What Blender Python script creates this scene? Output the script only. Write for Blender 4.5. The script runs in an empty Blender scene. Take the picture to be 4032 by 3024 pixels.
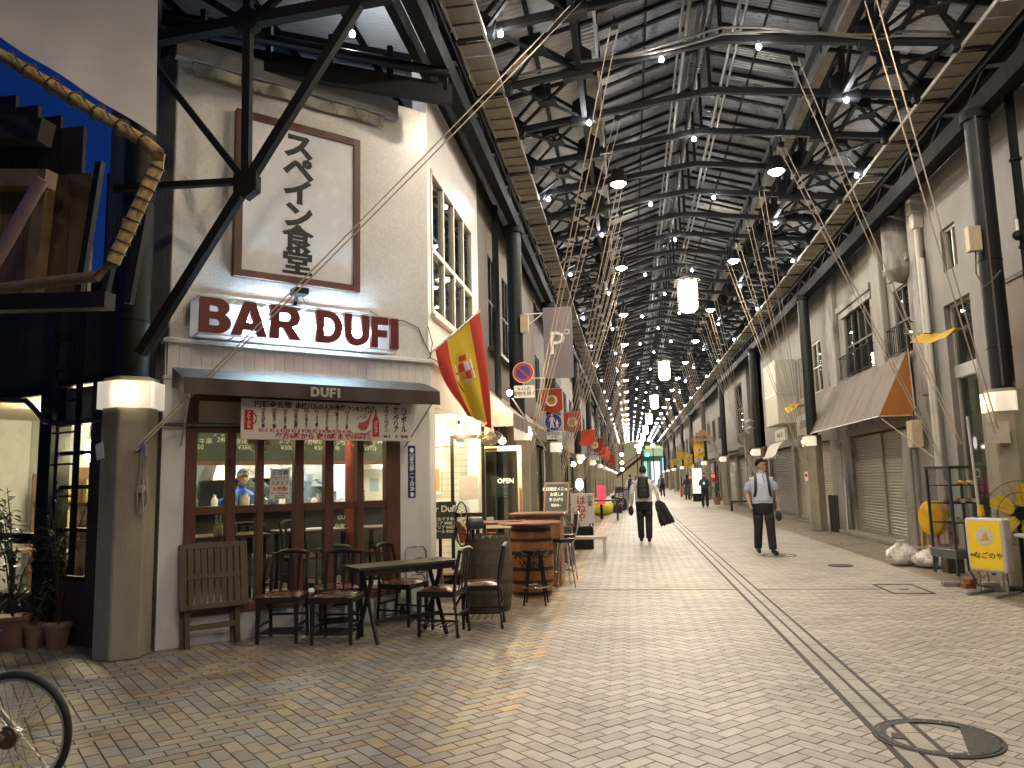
import bpy, bmesh, math, random
from mathutils import Matrix, Vector
random.seed(11)
scn = bpy.context.scene
COL = scn.collection
R = math.radians
# ------------------------------------------------------------------ camera
CAMW = ((0.9883449, 0.0422775, 0.1462426), (0.1503579, -0.1208696, -0.9812151), (-0.0238070, 0.9917677, -0.1258176))
cd = bpy.data.cameras.new('camera'); cam = bpy.data.objects.new('camera', cd); COL.objects.link(cam)
cd.sensor_width = 36; cd.lens = 27.036; cd.clip_start = 0.05; cd.clip_end = 2000
cam.matrix_world = Matrix.Translation((0, 0, 1.5)) @ Matrix(CAMW).to_4x4()
scn.camera = cam
# ------------------------------------------------------------------ dusk sky
w = bpy.data.worlds.new('World'); scn.world = w; w.use_nodes = True
nt = w.node_tree; bg = nt.nodes['Background']
sky = nt.nodes.new('ShaderNodeTexSky'); sky.sky_type = 'NISHITA'; sky.sun_disc = False
sky.sun_elevation = R(-0.5); sky.sun_rotation = R(200); sky.air_density = 1.0; sky.ozone_density = 6.0
nt.links.new(sky.outputs[0], bg.inputs[0]); bg.inputs[1].default_value = 0.075
# ------------------------------------------------------------------ render settings
scn.view_settings.view_transform = 'Standard'; scn.view_settings.look = 'None'
scn.view_settings.exposure = 2.2; scn.view_settings.gamma = 1; scn.view_settings.use_curve_mapping = False
cy = scn.cycles
cy.use_denoising = True
try: cy.denoiser = 'OPENIMAGEDENOISE'
except Exception: pass
cy.max_bounces = 6; cy.diffuse_bounces = 3; cy.glossy_bounces = 3; cy.transmission_bounces = 5; cy.transparent_max_bounces = 12
cy.sample_clamp_indirect = 4.0; cy.caustics_reflective = False; cy.caustics_refractive = False
cy.use_light_tree = True

# ================================================================== helpers
MATS = {}
def mat(name, col=(.5, .5, .5), rough=.6, metal=0., var=.15, vs=6., bump=0., bs=80., spec=.5, emit=None, es=0., alpha=None, streak=0., fine=.0, coat=0., sub=0.):
    if name in MATS: return MATS[name]
    m = bpy.data.materials.new(name); m.use_nodes = True; MATS[name] = m
    t = m.node_tree; b = t.nodes['Principled BSDF']; N = t.nodes.new; L = t.links.new
    b.inputs['Base Color'].default_value = (*col, 1); b.inputs['Roughness'].default_value = rough
    b.inputs['Metallic'].default_value = metal; b.inputs['Specular IOR Level'].default_value = spec
    if coat: b.inputs['Coat Weight'].default_value = coat; b.inputs['Coat Roughness'].default_value = .15
    g = N('ShaderNodeNewGeometry')
    if var:
        n = N('ShaderNodeTexNoise'); n.inputs['Scale'].default_value = vs; n.inputs['Detail'].default_value = 5; n.inputs['Roughness'].default_value = .65
        L(g.outputs['Position'], n.inputs['Vector'])
        if streak:
            mp = N('ShaderNodeMapping'); mp.inputs['Scale'].default_value = (1, 1, streak); L(g.outputs['Position'], mp.inputs[0]); L(mp.outputs[0], n.inputs['Vector'])
        r = N('ShaderNodeMapRange'); r.inputs[1].default_value = .3; r.inputs[2].default_value = .7
        r.inputs[3].default_value = 1 - var; r.inputs[4].default_value = 1 + var; L(n.outputs[0], r.inputs[0])
        x = N('ShaderNodeVectorMath'); x.operation = 'SCALE'; x.inputs[0].default_value = col; L(r.outputs[0], x.inputs['Scale'])
        L(x.outputs[0], b.inputs['Base Color'])
        rr = N('ShaderNodeMapRange'); rr.inputs[1].default_value = .3; rr.inputs[2].default_value = .7
        rr.inputs[3].default_value = max(.05, rough - .12); rr.inputs[4].default_value = min(1, rough + .12); L(n.outputs[0], rr.inputs[0]); L(rr.outputs[0], b.inputs['Roughness'])
    if fine:
        nd = N('ShaderNodeTexNoise'); nd.inputs['Scale'].default_value = 1.1; nd.inputs['Detail'].default_value = 8; nd.inputs['Roughness'].default_value = .72; L(g.outputs['Position'], nd.inputs['Vector'])
        rd_ = N('ShaderNodeMapRange'); rd_.inputs[1].default_value = .32; rd_.inputs[2].default_value = .62; rd_.inputs[3].default_value = .72; rd_.inputs[4].default_value = 1.08; L(nd.outputs[0], rd_.inputs[0])
        vo = N('ShaderNodeTexVoronoi'); vo.inputs['Scale'].default_value = 2.3; L(g.outputs['Position'], vo.inputs['Vector']); gm_ = N('ShaderNodeMapRange'); gm_.inputs[1].default_value = .030; gm_.inputs[2].default_value = .045; gm_.inputs[3].default_value = .55; gm_.inputs[4].default_value = 1; L(vo.outputs['Distance'], gm_.inputs[0])
        mm_ = N('ShaderNodeMath'); mm_.operation = 'MULTIPLY'; L(rd_.outputs[0], mm_.inputs[0]); L(gm_.outputs[0], mm_.inputs[1]); x2 = N('ShaderNodeVectorMath'); x2.operation = 'SCALE'; L(x.outputs[0], x2.inputs[0]); L(mm_.outputs[0], x2.inputs['Scale']); L(x2.outputs[0], b.inputs['Base Color'])
    if bump:
        n2 = N('ShaderNodeTexNoise'); n2.inputs['Scale'].default_value = bs; n2.inputs['Detail'].default_value = 3; L(g.outputs['Position'], n2.inputs['Vector'])
        bp = N('ShaderNodeBump'); bp.inputs['Strength'].default_value = bump; bp.inputs['Distance'].default_value = .01; L(n2.outputs[0], bp.inputs['Height']); L(bp.outputs[0], b.inputs['Normal'])
    if emit: b.inputs['Emission Color'].default_value = (*emit, 1); b.inputs['Emission Strength'].default_value = es
    return m
def emis(name, col, s, sample=True):
    if name in MATS: return MATS[name]
    m = bpy.data.materials.new(name); m.use_nodes = True; MATS[name] = m; t = m.node_tree; t.nodes.clear()
    e = t.nodes.new('ShaderNodeEmission'); e.inputs[0].default_value = (*col, 1); e.inputs[1].default_value = s
    o = t.nodes.new('ShaderNodeOutputMaterial'); t.links.new(e.outputs[0], o.inputs[0])
    if not sample: m.cycles.emission_sampling = 'NONE'
    return m
def glass(name, tint=(.9, .95, .93), refl=.09, rough=.02):
    if name in MATS: return MATS[name]
    m = bpy.data.materials.new(name); m.use_nodes = True; MATS[name] = m; t = m.node_tree; t.nodes.clear(); N = t.nodes.new
    tr = N('ShaderNodeBsdfTransparent'); tr.inputs[0].default_value = (*tint, 1)
    gl = N('ShaderNodeBsdfGlossy'); gl.inputs['Roughness'].default_value = rough
    fr = N('ShaderNodeLayerWeight'); fr.inputs[0].default_value = .5
    pw = N('ShaderNodeMath'); pw.operation = 'POWER'; pw.inputs[1].default_value = 4.; t.links.new(fr.outputs['Facing'], pw.inputs[0])
    a = N('ShaderNodeMath'); a.operation = 'MULTIPLY_ADD'; a.inputs[1].default_value = .7; a.inputs[2].default_value = refl * .5; a.use_clamp = True; t.links.new(pw.outputs[0], a.inputs[0])
    mx = N('ShaderNodeMixShader'); t.links.new(a.outputs[0], mx.inputs[0]); t.links.new(tr.outputs[0], mx.inputs[1]); t.links.new(gl.outputs[0], mx.inputs[2])
    o = N('ShaderNodeOutputMaterial'); t.links.new(mx.outputs[0], o.inputs[0]); return m
def translucent(name, col, k=.6, es=0.):
    if name in MATS: return MATS[name]
    m = bpy.data.materials.new(name); m.use_nodes = True; MATS[name] = m; t = m.node_tree; t.nodes.clear(); N = t.nodes.new
    d = N('ShaderNodeBsdfDiffuse'); d.inputs[0].default_value = (*col, 1); tr = N('ShaderNodeBsdfTranslucent'); tr.inputs[0].default_value = (*col, 1)
    mx = N('ShaderNodeMixShader'); mx.inputs[0].default_value = k; t.links.new(d.outputs[0], mx.inputs[1]); t.links.new(tr.outputs[0], mx.inputs[2]); last = mx
    if es:
        e = N('ShaderNodeEmission'); e.inputs[0].default_value = (*col, 1); e.inputs[1].default_value = es
        ad = N('ShaderNodeAddShader'); t.links.new(mx.outputs[0], ad.inputs[0]); t.links.new(e.outputs[0], ad.inputs[1]); last = ad
        m.cycles.emission_sampling = 'NONE'
    o = N('ShaderNodeOutputMaterial'); t.links.new(last.outputs[0], o.inputs[0]); return m

def frame_of(d, up=(0, 0, 1)):
    d = Vector(d).normalized(); u = Vector(up)
    if abs(d.dot(u)) > .99: u = Vector((0, 1, 0))
    x = d.cross(u).normalized(); y = x.cross(d).normalized()
    return x, y
class MB:
    def __init__(s): s.v = []; s.f = []; s.m = []; s.mi = 0
    def add(s, vs, fs):
        o = len(s.v); s.v += [tuple(p) for p in vs]; s.f += [tuple(i + o for i in f) for f in fs]; s.m += [s.mi] * len(fs); return s
    def use(s, i): s.mi = i; return s
    def box(s, c, d, rz=0, M=None):
        x, y, z = d[0] / 2, d[1] / 2, d[2] / 2
        vs = [Vector((a * x, b * y, e * z)) for e in (-1, 1) for b in (-1, 1) for a in (-1, 1)]
        if rz: M = Matrix.Rotation(rz, 3, 'Z')
        if M is not None: vs = [M @ p for p in vs]
        C = Vector(c); return s.add([p + C for p in vs], [(0, 2, 3, 1), (4, 5, 7, 6), (0, 1, 5, 4), (2, 6, 7, 3), (0, 4, 6, 2), (1, 3, 7, 5)])
    def b2(s, lo, hi): return s.box([(a + b) / 2 for a, b in zip(lo, hi)], [abs(b - a) for a, b in zip(lo, hi)])
    def bar(s, a, b, w, h=None, up=(0, 0, 1)):
        h = h or w; a = Vector(a); b = Vector(b); x, y = frame_of(b - a, up); x *= w / 2; y *= h / 2
        return s.add([a - x - y, a + x - y, a + x + y, a - x + y, b - x - y, b + x - y, b + x + y, b - x + y],
                     [(0, 3, 2, 1), (4, 5, 6, 7), (0, 1, 5, 4), (1, 2, 6, 5), (2, 3, 7, 6), (3, 0, 4, 7)])
    def cyl(s, a, b, r, r2=None, n=12, cap=True):
        r2 = r if r2 is None else r2; a = Vector(a); b = Vector(b); x, y = frame_of(b - a)
        vs = [p + (x * math.cos(t) + y * math.sin(t)) * q for p, q in ((a, r), (b, r2)) for t in [2 * math.pi * i / n for i in range(n)]]
        fs = [(i, (i + 1) % n, n + (i + 1) % n, n + i) for i in range(n)]
        if cap: fs += [tuple(range(n - 1, -1, -1)), tuple(range(n, 2 * n))]
        return s.add(vs, fs)
    def tube(s, pts, r, n=8, cap=True, rr=None):
        P = [Vector(p) for p in pts]; vs = []; k = len(P); px = None
        for i, p in enumerate(P):
            d = (P[min(i + 1, k - 1)] - P[max(i - 1, 0)]).normalized()
            if px is None: x, y = frame_of(d)
            else:
                x = (px - d * px.dot(d)).normalized(); y = d.cross(x)
            px = x; q = rr[i] if rr else r
            vs += [p + (x * math.cos(t) + y * math.sin(t)) * q for t in [2 * math.pi * j / n for j in range(n)]]
        fs = [(i * n + j, i * n + (j + 1) % n, (i + 1) * n + (j + 1) % n, (i + 1) * n + j) for i in range(k - 1) for j in range(n)]
        if cap: fs += [tuple(range(n - 1, -1, -1)), tuple(range((k - 1) * n, k * n))]
        return s.add(vs, fs)
    def lathe(s, prof, n=20, c=(0, 0, 0), M=None, cap=True):
        C = Vector(c); vs = []
        for r, z in prof:
            for j in range(n):
                t = 2 * math.pi * j / n; p = Vector((r * math.cos(t), r * math.sin(t), z))
                vs.append((M @ p if M is not None else p) + C)
        k = len(prof); fs = [(i * n + j, i * n + (j + 1) % n, (i + 1) * n + (j + 1) % n, (i + 1) * n + j) for i in range(k - 1) for j in range(n)]
        if cap: fs += [tuple(range(n - 1, -1, -1)), tuple(range((k - 1) * n, k * n))]
        return s.add(vs, fs)
    def prism(s, poly, h0, h1, M=None):
        n = len(poly); vs = [Vector((x, y, h)) for h in (h0, h1) for x, y in poly]
        if M is not None: vs = [M @ p for p in vs]
        return s.add(vs, [tuple(range(n - 1, -1, -1)), tuple(range(n, 2 * n))] + [(i, (i + 1) % n, n + (i + 1) % n, n + i) for i in range(n)])
    def quad(s, *p): return s.add(p, [tuple(range(len(p)))])
    def grid(s, fn, nu, nv):
        vs = [fn(i / nu, j / nv) for i in range(nu + 1) for j in range(nv + 1)]
        return s.add(vs, [(i * (nv + 1) + j, (i + 1) * (nv + 1) + j, (i + 1) * (nv + 1) + j + 1, i * (nv + 1) + j + 1) for i in range(nu) for j in range(nv)])
    def ball(s, c, r, n=10, k=6, sc=(1, 1, 1)):
        prof = [(math.sin(math.pi * i / k) * r + 1e-4, -math.cos(math.pi * i / k) * r) for i in range(k + 1)]
        return s.lathe(prof, n, c, Matrix.Diagonal(sc))
    def mesh(s, name='m'):
        me = bpy.data.meshes.new(name); me.from_pydata(s.v, [], s.f); me.polygons.foreach_set('material_index', s.m); return me
FRONT = Matrix(((1, 0, 0), (0, 0, -1), (0, 1, 0)))       # xy drawing -> stands upright facing -y, depth +z comes forward
WM = {}; CH = {}
def reg(o, parent, M=None):
    COL.objects.link(o)
    WM[o.name] = (WM[parent.name] if parent else Matrix()) @ (M or Matrix())
    if parent: o.parent = parent; CH.setdefault(parent.name, []).append(o)
def trs(loc=(0, 0, 0), rz=0): return Matrix.Translation(loc) @ Matrix.Rotation(rz, 4, 'Z')
def setm(o, loc, rz):
    o.location = loc; o.rotation_euler = (0, 0, rz)
def tag(o, label, cat, group=None):
    o['label'] = label; o['category'] = cat
    if group: o['group'] = group
    return o
def thing(name, label, cat, loc=(0, 0, 0), rz=0, group=None):
    o = bpy.data.objects.new(name, None); o.empty_display_size = .1; reg(o, None, trs(loc, rz)); setm(o, loc, rz); return tag(o, label, cat, group)
def part(name, mb, mats, parent=None, bevel=0, smooth=None, loc=(0, 0, 0), rz=0, world=False, kind=None, label=None, seg=1):
    me = mb.mesh(name) if isinstance(mb, MB) else mb
    o = bpy.data.objects.new(name, me); reg(o, parent, trs(loc, rz)); setm(o, loc, rz)
    if world and parent: me.transform(WM[o.name].inverted())
    if mats is not None and not me.materials:
        for m in (mats if isinstance(mats, (list, tuple)) else [mats]): me.materials.append(m)
    if smooth and isinstance(mb, MB):
        me.polygons.foreach_set('use_smooth', [True] * len(me.polygons)); me.set_sharp_from_angle(angle=R(smooth))
    if bevel:
        b = o.modifiers.new('bevel', 'BEVEL'); b.width = bevel; b.segments = seg; b.limit_method = 'ANGLE'; b.angle_limit = R(40)
    if kind: o['kind'] = kind
    if label: o['label'] = label
    return o
def solo(name, mb, mats, label, cat, group=None, **k): return tag(part(name, mb, mats, None, **k), label, cat, group)
def dup(o, loc=None, rz=None, label=None, group=None, parent=None):
    c = o.copy(); M = Matrix()
    if loc is None: loc = o.location.copy()
    if rz is None: rz = o.rotation_euler[2]
    reg(c, parent, trs(loc, rz)); setm(c, loc, rz)
    if label: c['label'] = label
    if group: c['group'] = group
    for k in CH.get(o.name, []): dup(k, parent=c)
    return c
def text(body, size, bold=0., ext=.0015, align='CENTER', line=1., sx=1., shear=0.):
    c = bpy.data.curves.new('t', 'FONT'); c.body = body; c.size = size; c.offset = bold * size; c.extrude = ext; c.align_x = align; c.align_y = 'CENTER'
    c.space_line = line; c.shear = shear; c.resolution_u = 2
    o = bpy.data.objects.new('t', c); me = bpy.data.meshes.new_from_object(o); bpy.data.objects.remove(o)
    me.transform(Matrix.Diagonal((sx, 1, 1, 1))); return me
def put_text(name, parent, m, body, size, pos, rz=0, roll=0., face=None, **k):
    """lettering facing -y of the parent, at pos"""
    me = text(body, size, **k); me.transform(Matrix.Rotation(roll, 4, 'Z')); me.transform((face or FRONT).to_4x4())
    me.materials.clear(); me.materials.append(m)
    return part(name, me, m, parent, loc=pos, rz=rz)
def project(X, Y, Z):
    c = Matrix(CAMW).transposed() @ Vector((X, Y, Z - 1.5))
    if c.z > -.05: return None
    return (2016 + 3028 * c.x / -c.z, 1512 - 3028 * c.y / -c.z)

# ================================================================== materials
IRON = mat('dark_steel', (.0105, .011, .0115), .7, 0, var=.25, vs=9, spec=.18)
IRON2 = mat('black_paint', (.011, .0105, .010), .5, 0, var=.3, vs=12, spec=.2)
STEEL = mat('galvanised', (.45, .45, .44), .35, .9, var=.15)
CONC = mat('concrete', (.24, .22, .18), .85, var=.28, vs=3.5, bump=.35, bs=70, streak=.25)
WHITEP = mat('white_paint', (.72, .70, .66), .5, var=.07, vs=3, streak=.3)
WOOD_D = mat('dark_wood', (.018, .011, .0085), .42, var=.35, vs=14, bump=.15, bs=90, streak=.15)
WOOD_B = mat('brown_frame', (.11, .048, .03), .4, var=.2, vs=10, streak=.2)
BLACK = mat('black', (.01, .01, .01), .6, var=.2)
INK = mat('ink_black', (.012, .012, .013), .6, var=0)
INKW = mat('ink_white', (.75, .75, .72), .6, var=0)
INKR = mat('ink_red', (.42, .02, .018), .5, var=.1)
GLASS = glass('window_glass')
ROPE = mat('rope', (.42, .35, .28), .9, var=.2, vs=60)
CX = 1.5

# ================================================================== ground
TL, TW = .194, .097
pal_c = [(.465, .43, .372), (.395, .365, .318), (.365, .338, .296), (.44, .407, .352)]
pal_e = [(.25, .24, .215), (.29, .235, .165), (.215, .21, .195), (.32, .25, .15), (.225, .17, .125), (.185, .178, .165), (.28, .255, .215)]
TM = [mat('paver_%d' % i, c, .52 if i < 4 else .40, var=.10, vs=25, bump=.25, bs=120, fine=1) for i, c in enumerate(pal_c + pal_e + [(.50, .34, .15)])]
GROUT = mat('grout', (.055, .045, .038), .9, var=.2)
ground = part('ground', MB().quad((-60, -20, -.03), (60, -20, -.03), (60, 260, -.03), (-60, 260, -.03)), mat('asphalt', (.06, .06, .058), .85, var=.2), kind='structure')
pave = part('pavement', MB().b2((-9.5, -6, -.028), (7, 165, -.006)), [GROUT], kind='structure')
far = MB().b2((-2.6, 40.5, -.01), (5.7, 165, -.0005))
part('far_paving', far, mat('far_paver', (.40, .365, .305), .5, var=.12, vs=9), pave, kind='stuff')
def tile_color(x, y, par):
    r = random.random()
    if y < 9 and x < -.85 - .12 * (y - 5) * .3 or x < -1.0 or x > 4.15:
        return 4 + int(r * 7)
    if x < -.72: return 11 if r < .35 else int(random.random() * 3)
    return ((0, 3) if par else (2, 1))[r < .35]
tiles = []
n = 6; q = math.sqrt(.5)
for a in range(-60, 620):
    for b in range(-16, 12):
        ox, oy = a + b * n, a - b * n
        for kind in (0, 1):
            for t in range(3):
                if kind == 0: x, y, ang = ox + 2 * t + 1, oy + .5, 0
                else: x, y, ang = ox + n + .5, oy + 1 - n + 2 * t + 1, 1
                X = (x - y) * q * TW - .335; Y = (x + y) * q * TW
                if Y < 1.2 or Y > 40.5 or X > 5.62 or X < -8.6: continue
                if Y > 10 and X < -2.6: continue
                if X < -4.6 and Y > 8.2 - .0 * X: continue
                p = project(X, Y, 0)
                if Y > 9 and (p is None or not (-400 < p[0] < 4500)): continue
                tiles.append((X * X + Y * Y, X, Y, ang, (a + t) % 2))
tiles.sort()
def tile_verts(l, w_):
    a, b = l / 2 - .0050, w_ / 2 - .0050; c, d = l / 2 - .0025, w_ / 2 - .0025
    return [(-c, -d, -.010), (c, -d, -.010), (c, d, -.010), (-c, d, -.010), (-a, -b, 0), (a, -b, 0), (a, b, 0), (-a, b, 0)], [(4, 5, 6, 7), (0, 1, 5, 4), (1, 2, 6, 5), (2, 3, 7, 6), (3, 0, 4, 7)]
TV, TF = tile_verts(TL, TW)
tmesh = {}
for i, m in enumerate(TM):
    mb = MB(); mb.add(TV, TF); me = mb.mesh('paver'); me.materials.append(m); tmesh[i] = me
rest = MB(); rv = []; rf = []; rm = []; near = 0
for (_, X, Y, ang, par) in tiles:
    ci = tile_color(X, Y, par); rz = R(45 + 90 * ang)
    p = project(X, Y, 0)
    if near < 300 and p and -20 < p[0] < 4052 and p[1] < 3045:
        near += 1; part('paver', tmesh[ci], TM[ci], pave, loc=(X, Y, random.uniform(-.0008, .0008)), rz=rz)
    else:
        cs, sn = math.cos(rz), math.sin(rz); o = len(rv); tx, ty = random.gauss(0, .004), random.gauss(0, .004); dz = random.uniform(-.0008, .0008)
        rv += [(X + x * cs - y * sn, Y + x * sn + y * cs, z + dz + (x * tx + y * ty)) for x, y, z in TV]
        rf += [tuple(k + o for k in f) for f in TF]; rm += [ci] * 5
rest.v, rest.f, rest.m = rv, rf, rm
part('paver_field', rest, TM, pave, kind='stuff')
# drain strip running down the arcade
st = part('drain_strip', MB().b2((1.335, -2, -.02), (1.625, 150, .0032)), mat('strip_joint', (.07, .06, .055), .8), pave)
sm = MB(); sm.b2((-.048, -.146, 0), (.048, .146, .004)); sme = sm.mesh('strip_tile'); sme.materials.append(TM[1])
y = 3.6; i = 0
sr = MB()
while y < 60:
    for xx in (1.416, 1.540):
        if y < 24: part('strip_tile', sme, TM[1], st, loc=(xx, y, .0032))
        else: sr.b2((xx - .048, y - .146, .003), (xx + .048, y + .146, .0072))
    y += .3
part('strip_tile_run', sr, TM[1], st, kind='stuff')
part('cross_joint', MB().b2((-.9, 10.84, 0), (3.15, 10.858, .0035)), mat('strip_joint'), pave)
def manhole(loc, r, rz, label):
    t = thing('manhole_cover', label, 'manhole', loc, rz, None)
    m = mat('cast_iron', (.05, .05, .045), .55, .4, var=.3, vs=30, bump=.6, bs=150)
    ring = MB(); N = 48
    for (a, b, z) in ((r - .062, r - .012, .0105), (r - .005, r + .012, .0095)):
        ring.add([(q_ * math.cos(2 * math.pi * i / N), q_ * math.sin(2 * math.pi * i / N), zz) for q_, zz in ((a, 0), (a, z), (b, z), (b, 0)) for i in range(N)],
                 [(k * N + i, k * N + (i + 1) % N, (k + 1) * N + (i + 1) % N, (k + 1) * N + i) for k in range(3) for i in range(N)])
    part('ring', ring, m, t)
    cr = MB(); pts = [(math.cos(a) * (r - .04), math.sin(a) * (r - .04)) for a in [R(-62 + 124 * i / 20) for i in range(21)]]
    pts += [(.42 * r, .40 * r), (.40 * r, -.45 * r)]
    cr.prism(pts, .0, .010); part('iron_segment', cr, m, t)
    st_ = MB()
    for i in range(22):
        a = 2 * math.pi * i / 22; st_.box((math.cos(a) * (r - .028), math.sin(a) * (r - .028), .0115), (.012, .007, .003), rz=a)
    part('stud_ring', st_, STEEL, t, kind='stuff')
    part('lifting_slot', MB().box((-.62 * r, -.2 * r, .009), (.07, .09, .008)), m, t)
    return t
manhole((1.66, 4.88, 0), .325, R(-15), 'round manhole cover with paver inlay and iron crescent in the near foreground')
def small_cover(name, loc, poly, label):
    mb = MB().prism(poly, 0, .009); return solo(name, mb, mat('cast_iron'), label, 'cover', loc=loc, bevel=.002)
small_cover('valve_cover', (3.36, 13.57, 0), [(.2 * math.cos(i * .3927), .2 * math.sin(i * .3927)) for i in range(16)], 'small round iron cover in paving before the shutter')
t = thing('inspection_hatch', 'square paved inspection hatch with iron edge left of yellow sign', 'hatch', (3.43, 10.85, 0))
part('edge', MB().b2((-.25, -.42, 0), (.25, -.40, .008)).b2((-.25, .40, 0), (.25, .42, .008)).b2((-.25, -.42, 0), (-.225, .42, .0082)).b2((.225, -.42, 0), (.25, .42, .0078)), mat('cast_iron'), t)
part('handle_slot', MB().b2((-.05, -.05, 0), (.06, -.02, .007)), mat('cast_iron'), t)
t = thing('manhole_cover', 'dark manhole cover under the feet of the man in blue shirt', 'manhole', (2.72, 15.35, 0))
part('ring', MB().lathe([(.27, 0), (.27, .006), (.315, .006), (.315, 0)], 32, cap=False), mat('cast_iron'), t)
part('plate', MB().lathe([(.12, 0), (.12, .004), (.001, .004)], 24, cap=False), mat('cast_iron'), t)
# ================================================================== arcade roof
S = 1.43; Y0 = 10.3; K0, K1 = -5, 79
YE = Y0 + S * K1
roof = thing('arcade_roof', 'dark steel truss roof with corrugated sheets over the whole shopping arcade', 'roof', (CX, 0, 0))
SHEET = mat('pale_corrugated', (.46, .445, .44), .5, .1, var=.12, vs=1.5)
SHEETD = mat('dark_corrugated', (.225, .24, .265), .32, .3, var=.2, vs=2)
TRAYM = mat('tray_board', (.23, .215, .185), .7, var=.18, vs=5)
CONDUIT = mat('conduit', (.13, .12, .105), .6, var=.15)
def zc(d): return 7.50 - .125 * abs(d)           # bottom chord height
# one truss frame
fr = MB()
for s_ in (-1, 1):
    fr.bar((s_ * 3.65, 0, zc(3.65)), (0, 0, zc(0)), .075, .10)
    fr.bar((s_ * 4.05, 0, 7.50), (s_ * 1.72, 0, 8.02), .05, .08)
    fr.bar((s_ * 1.97, 0, 7.26), (s_ * 1.97, 0, 8.0), .09)
    fr.bar((s_ * 1.72, 0, 7.95), (s_ * 1.72, 0, 8.5), .07)
    fr.bar((s_ * 1.72, 0, 8.5), (0, 0, 9.05), .07, .1)
    fr.bar((s_ * 3.3, 0, 7.06), (s_ * 2.65, 0, 7.78), .045)
    fr.bar((s_ * 2.65, 0, 7.78), (s_ * 1.97, 0, 7.3), .045)
fr.bar((0, 0, 7.5), (0, 0, 9.0), .05)
frm = fr.mesh('roof_truss'); frm.materials.append(IRON)
gp = MB()
for s_ in (-1, 1):
    gp.prism([(s_ * a, b) for a, b in ((3.42, 6.98), (2.95, 7.0), (2.9, 7.2), (3.1, 7.35), (3.42, 7.3))][::s_], -.062, .062, FRONT)
    gp.prism([(s_ * a, b) for a, b in ((2.2, 7.12), (1.78, 7.16), (1.78, 7.5), (1.95, 7.62), (2.15, 7.5))][::s_], -.064, .064, FRONT)
    gp.prism([(s_ * a, b) for a, b in ((2.8, 7.62), (2.5, 7.68), (2.5, 7.88), (2.8, 7.82))][::s_], -.06, .06, FRONT)
gpm = gp.mesh('gusset_plate'); gpm.materials.append(IRON)
# bracing of one bay, laid just under the sheets
def bracing(k):
    b = MB()
    for s_ in (-1, 1):
        o = 1 if (k + (s_ > 0)) % 2 else 0
        ya, yb = (0, S) if o else (S, 0)
        b.bar((s_ * 3.05, ya, 7.13), (s_ * 1.97, yb, 7.27), .042, .04)
        b.bar((s_ * 2.5, (ya + yb) / 2, 7.20), (s_ * 2.02, ya, 7.26), .036, .035)
        b.bar((s_ * 2.5, (ya + yb) / 2, 7.21), (s_ * 2.95, yb, 7.14), .034, .03)
        b.prism([(s_ * 2.5 - .14, (ya + yb) / 2 - .06), (s_ * 2.5 + .12, (ya + yb) / 2 - .13), (s_ * 2.5 + .16, (ya + yb) / 2 + .09), (s_ * 2.5 - .1, (ya + yb) / 2 + .13)], 7.175, 7.19)
    m = b.mesh('wind_bracing'); m.materials.append(IRON); return m
brm = [bracing(0), bracing(1)]
lg = MB()      # longitudinal lattice girders + purlins of one bay
for s_ in (-1, 1):
    lg.bar((s_ * 1.97, 0, 7.25), (s_ * 1.97, S, 7.25), .08, .07); lg.bar((s_ * 1.97, 0, 7.92), (s_ * 1.97, S, 7.92), .07, .07)
    lg.bar((s_ * 1.97, 0, 7.28), (s_ * 1.97, S / 2, 7.9), .05); lg.bar((s_ * 1.97, S / 2, 7.9), (s_ * 1.97, S, 7.28), .05)
    for d, z in ((2.62, 7.86), (3.28, 7.72), (3.9, 7.58)): lg.bar((s_ * d, 0, z - .06), (s_ * d, S, z - .06), .06, .07)
    lg.bar((s_ * .95, 0, 8.70), (s_ * .95, S, 8.70), .03, .04)
    for t_ in (.48, .95): lg.bar((s_ * 1.72, t_, 8.42), (s_ * .3, t_, 8.87), .05, .06)
lgm = lg.mesh('lattice_girder'); lgm.materials.append(IRON)
def corr(d0, z0, d1, z1, pitch, amp, m):
    b = MB(); nn = int(S / pitch) * 4
    b.grid(lambda u, v: ((d0 + (d1 - d0) * v), u * S, z0 + (z1 - z0) * v + amp * (1 if (int(round(u * nn)) % 4) in (1, 2) else -1)), nn, 1)
    me = b.mesh('roof_sheet'); me.materials.append(m); return me
shm = []
for s_ in (-1, 1):
    shm += [corr(s_ * 1.715, 8.035, s_ * 2.92, 7.77, .10, .010, SHEET), corr(s_ * 2.92, 7.80, s_ * 4.15, 7.53, .10, .010, SHEET), corr(s_ * .12, 9.0, s_ * 1.76, 8.47, .075, .012, SHEETD)]
fa = MB()
for s_ in (-1, 1): fa.b2((s_ * 1.74, 0, 7.86), (s_ * 1.70, S, 8.06)); fa.b2((s_ * 1.69, 0, 8.34), (s_ * 1.75, S, 8.44))
fam = fa.mesh('fascia'); fam.materials.append(mat('fascia', (.22, .21, .20), .5, .2))
vs_ = MB()
for s_ in (-1, 1): vs_.b2((s_ * 1.715, 0, 8.06), (s_ * 1.725, S, 8.5))
vs_.b2((-.2, 0, 9.02), (.2, S, 9.06)); vsm = vs_.mesh('clerestory_panel'); vsm.materials.append(mat('clerestory', (.035, .037, .042), .35, .1))
cp = MB(); cp.b2((-.11, .02, -.012), (.15, .02 + .33, 0)); cp.b2((-.15, .345, -.035), (.19, .3575, .004))
tray = MB(); tray.b2((-.15, .012, 0), (.19, .35, .012)); tray.b2((-.16, 0, -.02), (.20, .012, .012))
traym = tray.mesh('tray_board'); traym.materials.append(TRAYM)
rail = MB()
for s_ in (-1, 1):
    for d in (3.045, 3.405): rail.b2((s_ * d - .014, 0, 6.99), (s_ * d + .014, S, 7.05))
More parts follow.
